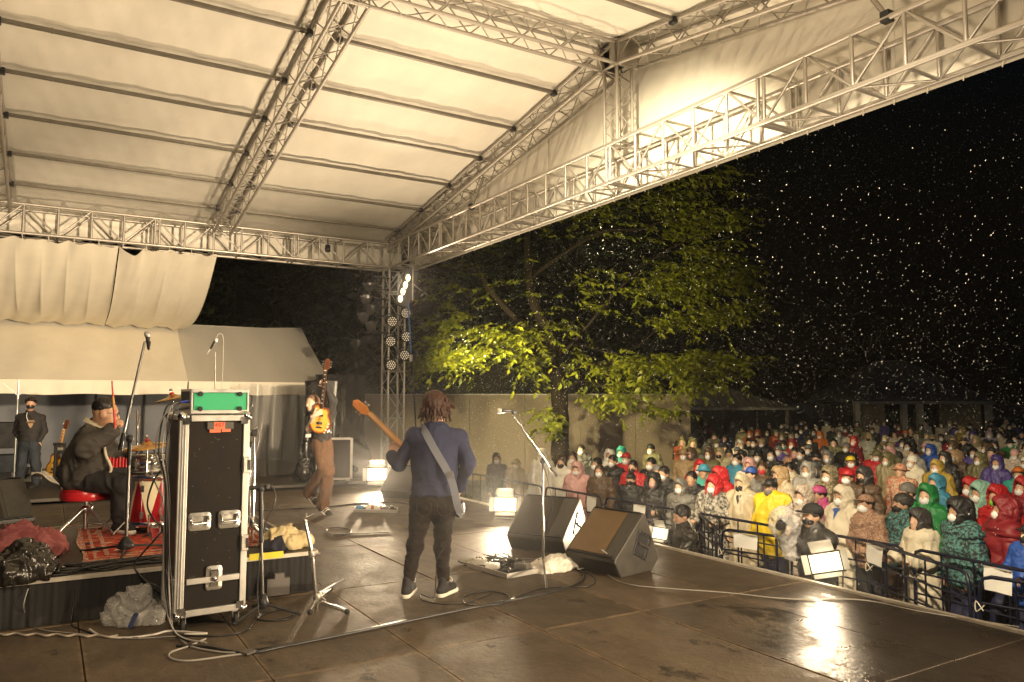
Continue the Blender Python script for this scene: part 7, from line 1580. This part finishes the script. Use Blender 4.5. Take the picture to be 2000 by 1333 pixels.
# ================================================================== TREES, WALL, HUTS, RAIN
BARK = mat('bark', (.013, .009, .006), .9, 0, .35, 4, 1.0, 14, stretch=(1, 1, .3), spec=.08)
def leaf_mat(name, a, b_):
    m = mat(name, a, .5, 0, .01, 3, transl=.35); n = m.node_tree.nodes
    g = n.new('ShaderNodeNewGeometry'); rp = n.new('ShaderNodeValToRGB'); rp.color_ramp.elements[0].color = (*a, 1); rp.color_ramp.elements[1].color = (*b_, 1)
    l = m.node_tree.links; l.new(g.outputs['Random Per Island'], rp.inputs['Fac']); l.new(rp.outputs['Color'], n['Principled BSDF'].inputs['Base Color'])
    for q in n:
        if q.type == 'BSDF_TRANSLUCENT': l.new(rp.outputs['Color'], q.inputs['Color'])
    return m
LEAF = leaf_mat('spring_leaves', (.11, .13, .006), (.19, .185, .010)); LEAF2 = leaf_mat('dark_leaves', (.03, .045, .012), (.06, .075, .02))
def leaves(name, twigs, m, parent, size, seed, per=14):
    """twigs: (point, direction, length); folded two-face leaves hang in alternate pairs along each"""
    r = np.random.RandomState(seed); V = []; Fc = []; n0 = 0
    P = np.array([t[0] for t in twigs]); D = np.array([t[1] for t in twigs]); L = np.array([t[2] for t in twigs])
    D /= np.linalg.norm(D, axis=1)[:, None]
    k = np.tile(np.arange(per), len(P)); P, D, L = np.repeat(P, per, 0), np.repeat(D, per, 0), np.repeat(L, per)
    t = (k+.5)/per; q = P+D*(L*t)[:, None]; q[:, 2] -= (L*t)**2*.18
    S = np.cross(D, [0, 0, 1]); S /= np.linalg.norm(S, axis=1)[:, None]+1e-9
    side = np.where(k % 2, 1, -1)[:, None]; N = len(q)
    ax_ = S*side*.8+D*.55+np.array([0, 0, -.35])+r.normal(0, .28, (N, 3)); ax_ /= np.linalg.norm(ax_, axis=1)[:, None]
    wv = np.cross(ax_, np.array([0, 0, 1])+r.normal(0, .35, (N, 3))); wv /= np.linalg.norm(wv, axis=1)[:, None]+1e-9
    sz = size*(.4+1.0*r.rand(N)**1.3)[:, None]; up = np.cross(wv, ax_)
    a, b_, c, d = q, q+ax_*sz*.5+wv*sz*.22+up*sz*.06, q+ax_*sz, q+ax_*sz*.5-wv*sz*.22+up*sz*.06
    V = np.stack([a, b_, c, d], 1).reshape(-1, 3); i = np.arange(N)*4
    Fq = np.concatenate([np.stack([i, i+1, i+2], 1), np.stack([i, i+2, i+3], 1)])
    me = bpy.data.meshes.new(name); me.vertices.add(len(V)); me.vertices.foreach_set('co', V.astype(np.float32).ravel()); me.loops.add(len(Fq)*3); me.loops.foreach_set('vertex_index', Fq.astype(np.int32).ravel()); me.polygons.add(len(Fq)); me.polygons.foreach_set('loop_start', np.arange(0, len(Fq)*3, 3, dtype=np.int32)); me.polygons.foreach_set('loop_total', np.full(len(Fq), 3, np.int32)); me.update(calc_edges=True)
    return mesh_obj(name, me, m, parent)
DTr = 21.0; T = lambda px, py, dd=0: at_d(px, py, DTr+dd)
tr = empty('leafy_tree', tuple(T(1092, 960)), 0, 'large spreading tree with yellow-green leaves lit from the stage, in front of the beige wall', 'tree')
limbs = [([(1092, 985, 0), (1094, 900, 0), (1094, 800, 0), (1088, 720, 0), (1075, 655, 0), (1045, 600, .2), (1034, 540, .3), (1031, 470, .3), (1040, 360, .4), (1060, 250, .5)], [.30, .25, .235, .22, .18, .13, .11, .095, .07, .04]),
         ([(1078, 660, 0), (1030, 640, -.3), (985, 600, -.6), (950, 555, -.8), (925, 505, -1), (905, 450, -1.1), (880, 370, -1.2)], [.13, .125, .11, .10, .09, .08, .04]), ([(1034, 545, .3), (1060, 525, 0), (1110, 490, -.4), (1180, 452, -.8), (1260, 446, -1), (1340, 400, -1.2), (1400, 330, -1.2)], [.08, .075, .07, .065, .055, .04, .02]),
         ([(1086, 700, 0), (1120, 670, -.5), (1170, 610, -.8), (1230, 545, -1), (1300, 490, -1.2), (1370, 460, -1.5)], [.08, .06, .05, .04, .03, .015]), ([(1090, 730, 0), (1140, 715, -.8), (1220, 705, -1.5), (1310, 702, -2), (1400, 690, -2.3), (1450, 700, -2.4)], [.07, .05, .04, .03, .02, .01]),
         ([(1086, 710, 0), (1040, 690, -.8), (980, 680, -1.6), (910, 690, -2.2), (850, 708, -2.5)], [.06, .05, .035, .025, .01]), ([(1120, 670, -.5), (1220, 690, .2), (1290, 640, .4), (1390, 590, .4)], [.045, .035, .025, .012]), ([(1040, 690, -.8), (1000, 650, -1.5), (940, 640, -2)], [.03, .02, .01]),
         ([(1094, 780, 0), (1130, 745, -1), (1190, 760, -1.6), (1250, 790, -2)], [.04, .025, .018, .01]), ([(1094, 800, 0), (1085, 800, -.5), (1078, 815, -.7)], [.03, .015, .01])]
b = MB().use(BARK)
for pts, rs in limbs:
    P = bez([T(*p) for p in pts], 5); n_ = len(rs); R_ = [float(np.interp(i/5, range(n_), rs))*(.72 if rs[0] < .29 else 1)*(1+.06*math.sin(i*2.3)) for i in range(len(P))]; b.path(P, R_, 9)
b.obj('trunk', tr)
rs_ = np.random.RandomState(12)
def sprays(spec, jit=.25):
    tw = []
    for (px, py, rx, ry, dd, n, ln) in spec:
        for k in range(n):
            c = Vector(T(px+rs_.normal(0, rx*.55), py+rs_.normal(0, ry*.5), dd+rs_.normal(0, .45)))
            out = (c-Vector(T(1090, 600, 0))); out.z *= .25; out = out.normalized()
            a = rs_.uniform(0, 6.28); d = out+Vector((math.cos(a)*.9, math.sin(a)*.9, rs_.uniform(-.35, .15))); tw.append((tuple(c), tuple(d), ln*rs_.uniform(.6, 1.3)))
    return tw
spec = [(930, 690, 55, 16, -2, 46, .8), (875, 706, 40, 10, -2.4, 22, .8), (1000, 665, 45, 22, -1.2, 42, .8), (1035, 700, 30, 22, -.8, 22, .7), (960, 640, 50, 14, -1.6, 20, .8), (1060, 640, 40, 22, -.3, 26, .8),
        (1190, 705, 60, 20, -1.3, 40, .8), (1285, 705, 55, 20, -1.9, 55, .8), (1350, 700, 50, 20, -2.2, 52, .9), (1415, 705, 35, 16, -2.3, 30, .8), (1335, 745, 30, 15, -2, 26, .7), (1230, 750, 50, 16, -1.6, 20, .7),
        (1300, 560, 60, 35, -1, 60, .9), (1360, 510, 55, 40, -1.3, 65, .9), (1320, 440, 55, 40, -1.1, 55, .9), (1405, 540, 45, 35, -1.2, 50, .9), (1390, 610, 55, 25, 0, 45, .9), (1300, 620, 60, 20, .2, 36, .9), (1240, 545, 50, 35, -.8, 22, .9),
        (1150, 570, 60, 35, -.4, 14, .9), (1120, 610, 50, 25, 0, 12, .9), (880, 560, 45, 40, -1, 20, .9), (895, 625, 50, 25, -1.2, 22, .9), (860, 660, 40, 15, -1.5, 14, .8), (1010, 560, 60, 50, -.2, 10, .9), (855, 706, 30, 8, -2.5, 24, .8), (905, 690, 40, 12, -2.2, 26, .8),
        (1078, 822, 22, 22, -.6, 22, .45), (1062, 800, 16, 10, -.6, 8, .4), (1285, 800, 40, 10, -1.9, 16, .5), (1215, 775, 40, 12, -1.6, 14, .6), (1150, 770, 40, 16, -1, 14, .6), (1110, 690, 40, 30, -.3, 10, .8),
        (1290, 390, 60, 40, -1, 40, 1), (1190, 420, 70, 50, -.6, 36, 1), (1090, 440, 70, 50, 0, 30, 1), (1350, 340, 60, 50, -1, 40, 1), (960, 470, 70, 50, -.8, 30, 1), (1130, 300, 160, 60, .2, 60, 1.1), (1400, 420, 40, 40, -1.2, 30, .9), (1445, 600, 25, 30, -.5, 14, .8)]
leaves('crown', sprays(spec), LEAF, tr, .165, 4, 20)
def back_tree(X, Y, h, rad, seed, label):
    r = np.random.RandomState(seed); t = empty('dark_tree', (X, Y, -1.1), 0, label, 'tree', 'dark trees behind the audience')
    b = MB().use(BARK); top = Vector((X, Y, h*.75)); b.path(bez([(X, Y, -1.1), (X+.2, Y, h*.3), tuple(top)], 5), [.3-.024*i for i in range(11)], 8); ends = []
    for k in range(12):
        a = r.uniform(0, 6.28); z = r.uniform(.2, .75)*h; e_ = Vector((X+rad*.8*math.cos(a), Y+rad*.8*math.sin(a), z+rad*.5)); b.path([(X, Y, z), ((X+e_.x)/2, (Y+e_.y)/2, (z+e_.z)/2+.2), tuple(e_)], [.09, .06, .02], 6); ends.append(e_)
    b.obj('trunk', t); tw = []
    for k in range(420):
        d = r.normal(0, 1, 3); d /= np.linalg.norm(d); q = r.rand()**.33; c = (X+d[0]*rad*q*(1+.25*math.sin(3*d[2]+seed)), Y+d[1]*rad*q, h*.58+d[2]*h*.42*q*(1+.2*math.sin(4*d[0]+seed))); tw.append((c, (d[0], d[1], d[2]*.3-.2), .9))
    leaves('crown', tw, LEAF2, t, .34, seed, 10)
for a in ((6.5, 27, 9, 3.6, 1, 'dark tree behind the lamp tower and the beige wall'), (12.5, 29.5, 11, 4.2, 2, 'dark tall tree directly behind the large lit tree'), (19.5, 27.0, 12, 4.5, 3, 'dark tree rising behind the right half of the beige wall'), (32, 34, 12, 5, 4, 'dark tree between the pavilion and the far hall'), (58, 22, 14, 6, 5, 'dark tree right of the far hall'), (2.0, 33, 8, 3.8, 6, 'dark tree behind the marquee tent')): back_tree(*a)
# beige wall of boards
A_, B_ = Vector((9.0, 25.0, -1.1)), Vector((18.6, 19.25, -1.1)); dW = (B_-A_).normalized(); LW = (B_-A_).length; WALLM = mat('beige_wall_panel', (.235, .175, .13), .7, 0, .10, 1.3, .15, 12)
w = empty('site_wall', tuple(A_), 0, 'plain beige panel wall behind the large tree', 'wall'); n = 6
for k in range(n):
    c = A_+dW*(LW*(k+.5)/n)+Vector((0, 0, 1.425)); b = MB().use(WALLM); b.box(c, (LW/n-.012, .08, 2.85), Matrix.Rotation(math.atan2(dW.y, dW.x), 3, 'Z')); b.obj('wall_panel', w)
b = MB().use(ALUW); b.box(A_+dW*LW/2+Vector((0, 0, 2.87)), (LW, .10, .035), Matrix.Rotation(math.atan2(dW.y, dW.x), 3, 'Z')); b.obj('top_rail', w)
# open pavilion with a ribbed roof
PR = mat('pavilion_roof', (.12, .105, .09), .5, .2, .2, 2); PW_ = mat('pavilion_wood', (.07, .05, .035), .8)
pc = Vector((24.2, 23.6, 0)); pv = empty('garden_pavilion', (pc.x, pc.y, -1.1), 0, 'low open pavilion with a ribbed hipped roof at the back of the audience', 'pavilion'); rz_ = Matrix.Rotation(R(-31), 3, 'Z')
def pp_(x, y, z): return pc+rz_ @ Vector((x, y, 0))+Vector((0, 0, z))
e = [(-3.0, -2.2), (2.7, -2.2), (2.7, 2.2), (-3.0, 2.2)]; rd = [(-.9, 0), (.4, 0)]; ez, tz = 1.28, 2.12
b = MB().use(PR); v = [pp_(*q, ez) for q in e]+[pp_(*q, tz) for q in rd]; b.add(v, [(0, 1, 5, 4), (1, 2, 5), (2, 3, 4, 5), (3, 0, 4)]); b.add([q-Vector((0, 0, .1)) for q in v[:4]]+v[:4], [(0, 1, 5, 4), (1, 2, 6, 5), (2, 3, 7, 6), (3, 0, 4, 7)]); b.obj('roof', pv)
b = MB().use(PR)
for k in range(26):
    x = -2.95+5.6*k/25; t_ = np.clip((x+3.0)/2.1, 0, 1) if x < -.9 else np.clip((2.7-x)/2.3, 0, 1) if x > .4 else 1
    b.tube(pp_(x, -2.2, ez+.02), pp_(x, -2.2+2.2*t_, ez+.02+(tz-ez)*t_), .022, n=5)
b.obj('roof_ribs', pv)
for x in (-2.7, -.1, 2.4):
    for y in (-1.9, 1.9): rod('post', pp_(x, y, -1.1), pp_(x, y, ez), .08, PW_, pv)
# hall far behind
hc = Vector((43.2, 27.2, 0)); hz_ = Matrix.Rotation(R(-31), 3, 'Z'); hl_ = empty('far_hall', (hc.x, hc.y, -1.1), 0, 'dim hall with a steep roof and pale fascia far behind the audience', 'building')
def hp_(x, y, z): return hc+hz_ @ Vector((x, y, 0))+Vector((0, 0, z))
b = MB().use(mat('hall_roof', (.075, .066, .058), .7, 0, .2, 1)); v = [hp_(-4.2, -3, 1.5), hp_(3.7, -3, 1.5), hp_(3.7, 4, 1.5), hp_(-4.2, 4, 1.5), hp_(-1.2, .5, 3.9), hp_(.6, .5, 3.9)]; b.add(v, [(0, 1, 5, 4), (1, 2, 5), (2, 3, 4, 5), (3, 0, 4)]); b.obj('roof', hl_)
b = MB().use(mat('hall_fascia', (.26, .23, .18), .6)); b.box(hp_(-.25, -3, 1.42), (7.9, .1, .16), hz_); b.obj('fascia', hl_)
b = MB().use(mat('hall_wall', (.18, .14, .09), .8, 0, .15, 1)); b.box(hp_(2.1, -2.3, .12), (2.3, .15, 2.44), hz_); b.obj('wall', hl_); b = MB().use(mat('hall_wall', (.36,)*3)); b.box(hp_(-2.9, -2.2, .12), (1.6, .15, 2.44), hz_); b.obj('wall', hl_)
b = MB().use(SUBST); b.box(hp_(-.3, .5, .12), (7.2, .1, 2.44), hz_); b.obj('back_wall', hl_)
for x in (-3.9, -1.3, -.4, 3.4): b = MB().use(mat('hall_post', (.4, .35, .27), .7)); b.box(hp_(x, -2.8, .16), (.28, .28, 2.5), hz_); b.obj('post', hl_)
# rain lit by the stage lamps
RAIN = mat('rain_drop', (.75, .73, .70), .3)
r = np.random.RandomState(77); N = 150000
c = np.stack([6.9+27*r.rand(N)**1.15, r.uniform(1, 36, N), r.uniform(-1, 13, N)], 1); s = (.0025+.0036*r.rand(N)**2)*np.where(r.rand(N) < .04, 1.5, 1)
O = np.array([(1, 1, 1.4), (-1, -1, 1.4), (-1, 1, -1.4), (1, -1, -1.4)])*.9; V = (c[:, None, :]+O[None]*s[:, None, None]).reshape(-1, 3)
Ff = np.array([(0, 1, 3), (0, 2, 1), (0, 3, 2), (1, 2, 3)]); Ff = (Ff[None]+4*np.arange(N)[:, None, None]).reshape(-1, 3)
me = bpy.data.meshes.new('rain'); me.vertices.add(len(V)); me.vertices.foreach_set('co', V.astype(np.float32).ravel()); me.loops.add(len(Ff)*3); me.loops.foreach_set('vertex_index', Ff.astype(np.int32).ravel()); me.polygons.add(len(Ff)); me.polygons.foreach_set('loop_start', np.arange(0, len(Ff)*3, 3, dtype=np.int32)); me.polygons.foreach_set('loop_total', np.full(len(Ff), 3, np.int32)); me.update(calc_edges=True)
o = mesh_obj('rain', me, RAIN); o['kind'] = 'stuff'; o['label'] = 'falling rain drops lit by the stage lamps'; o['category'] = 'rain'
# ================================================================== WET AIR
hz = bpy.data.materials.new('wet_air'); hz.use_nodes = True; n_ = hz.node_tree.nodes; n_.remove(n_['Principled BSDF'])
pvn = n_.new('ShaderNodeVolumePrincipled'); pvn.inputs['Color'].default_value = (.9, .9, .9, 1); pvn.inputs['Density'].default_value = .0013; pvn.inputs['Anisotropy'].default_value = .87
hz.node_tree.links.new(pvn.outputs[0], n_['Material Output'].inputs['Volume'])
b = MB().use(hz); b.box((28, 24, 6.7), (80, 72, 17.6)); b.obj('haze')['kind'] = 'stuff'
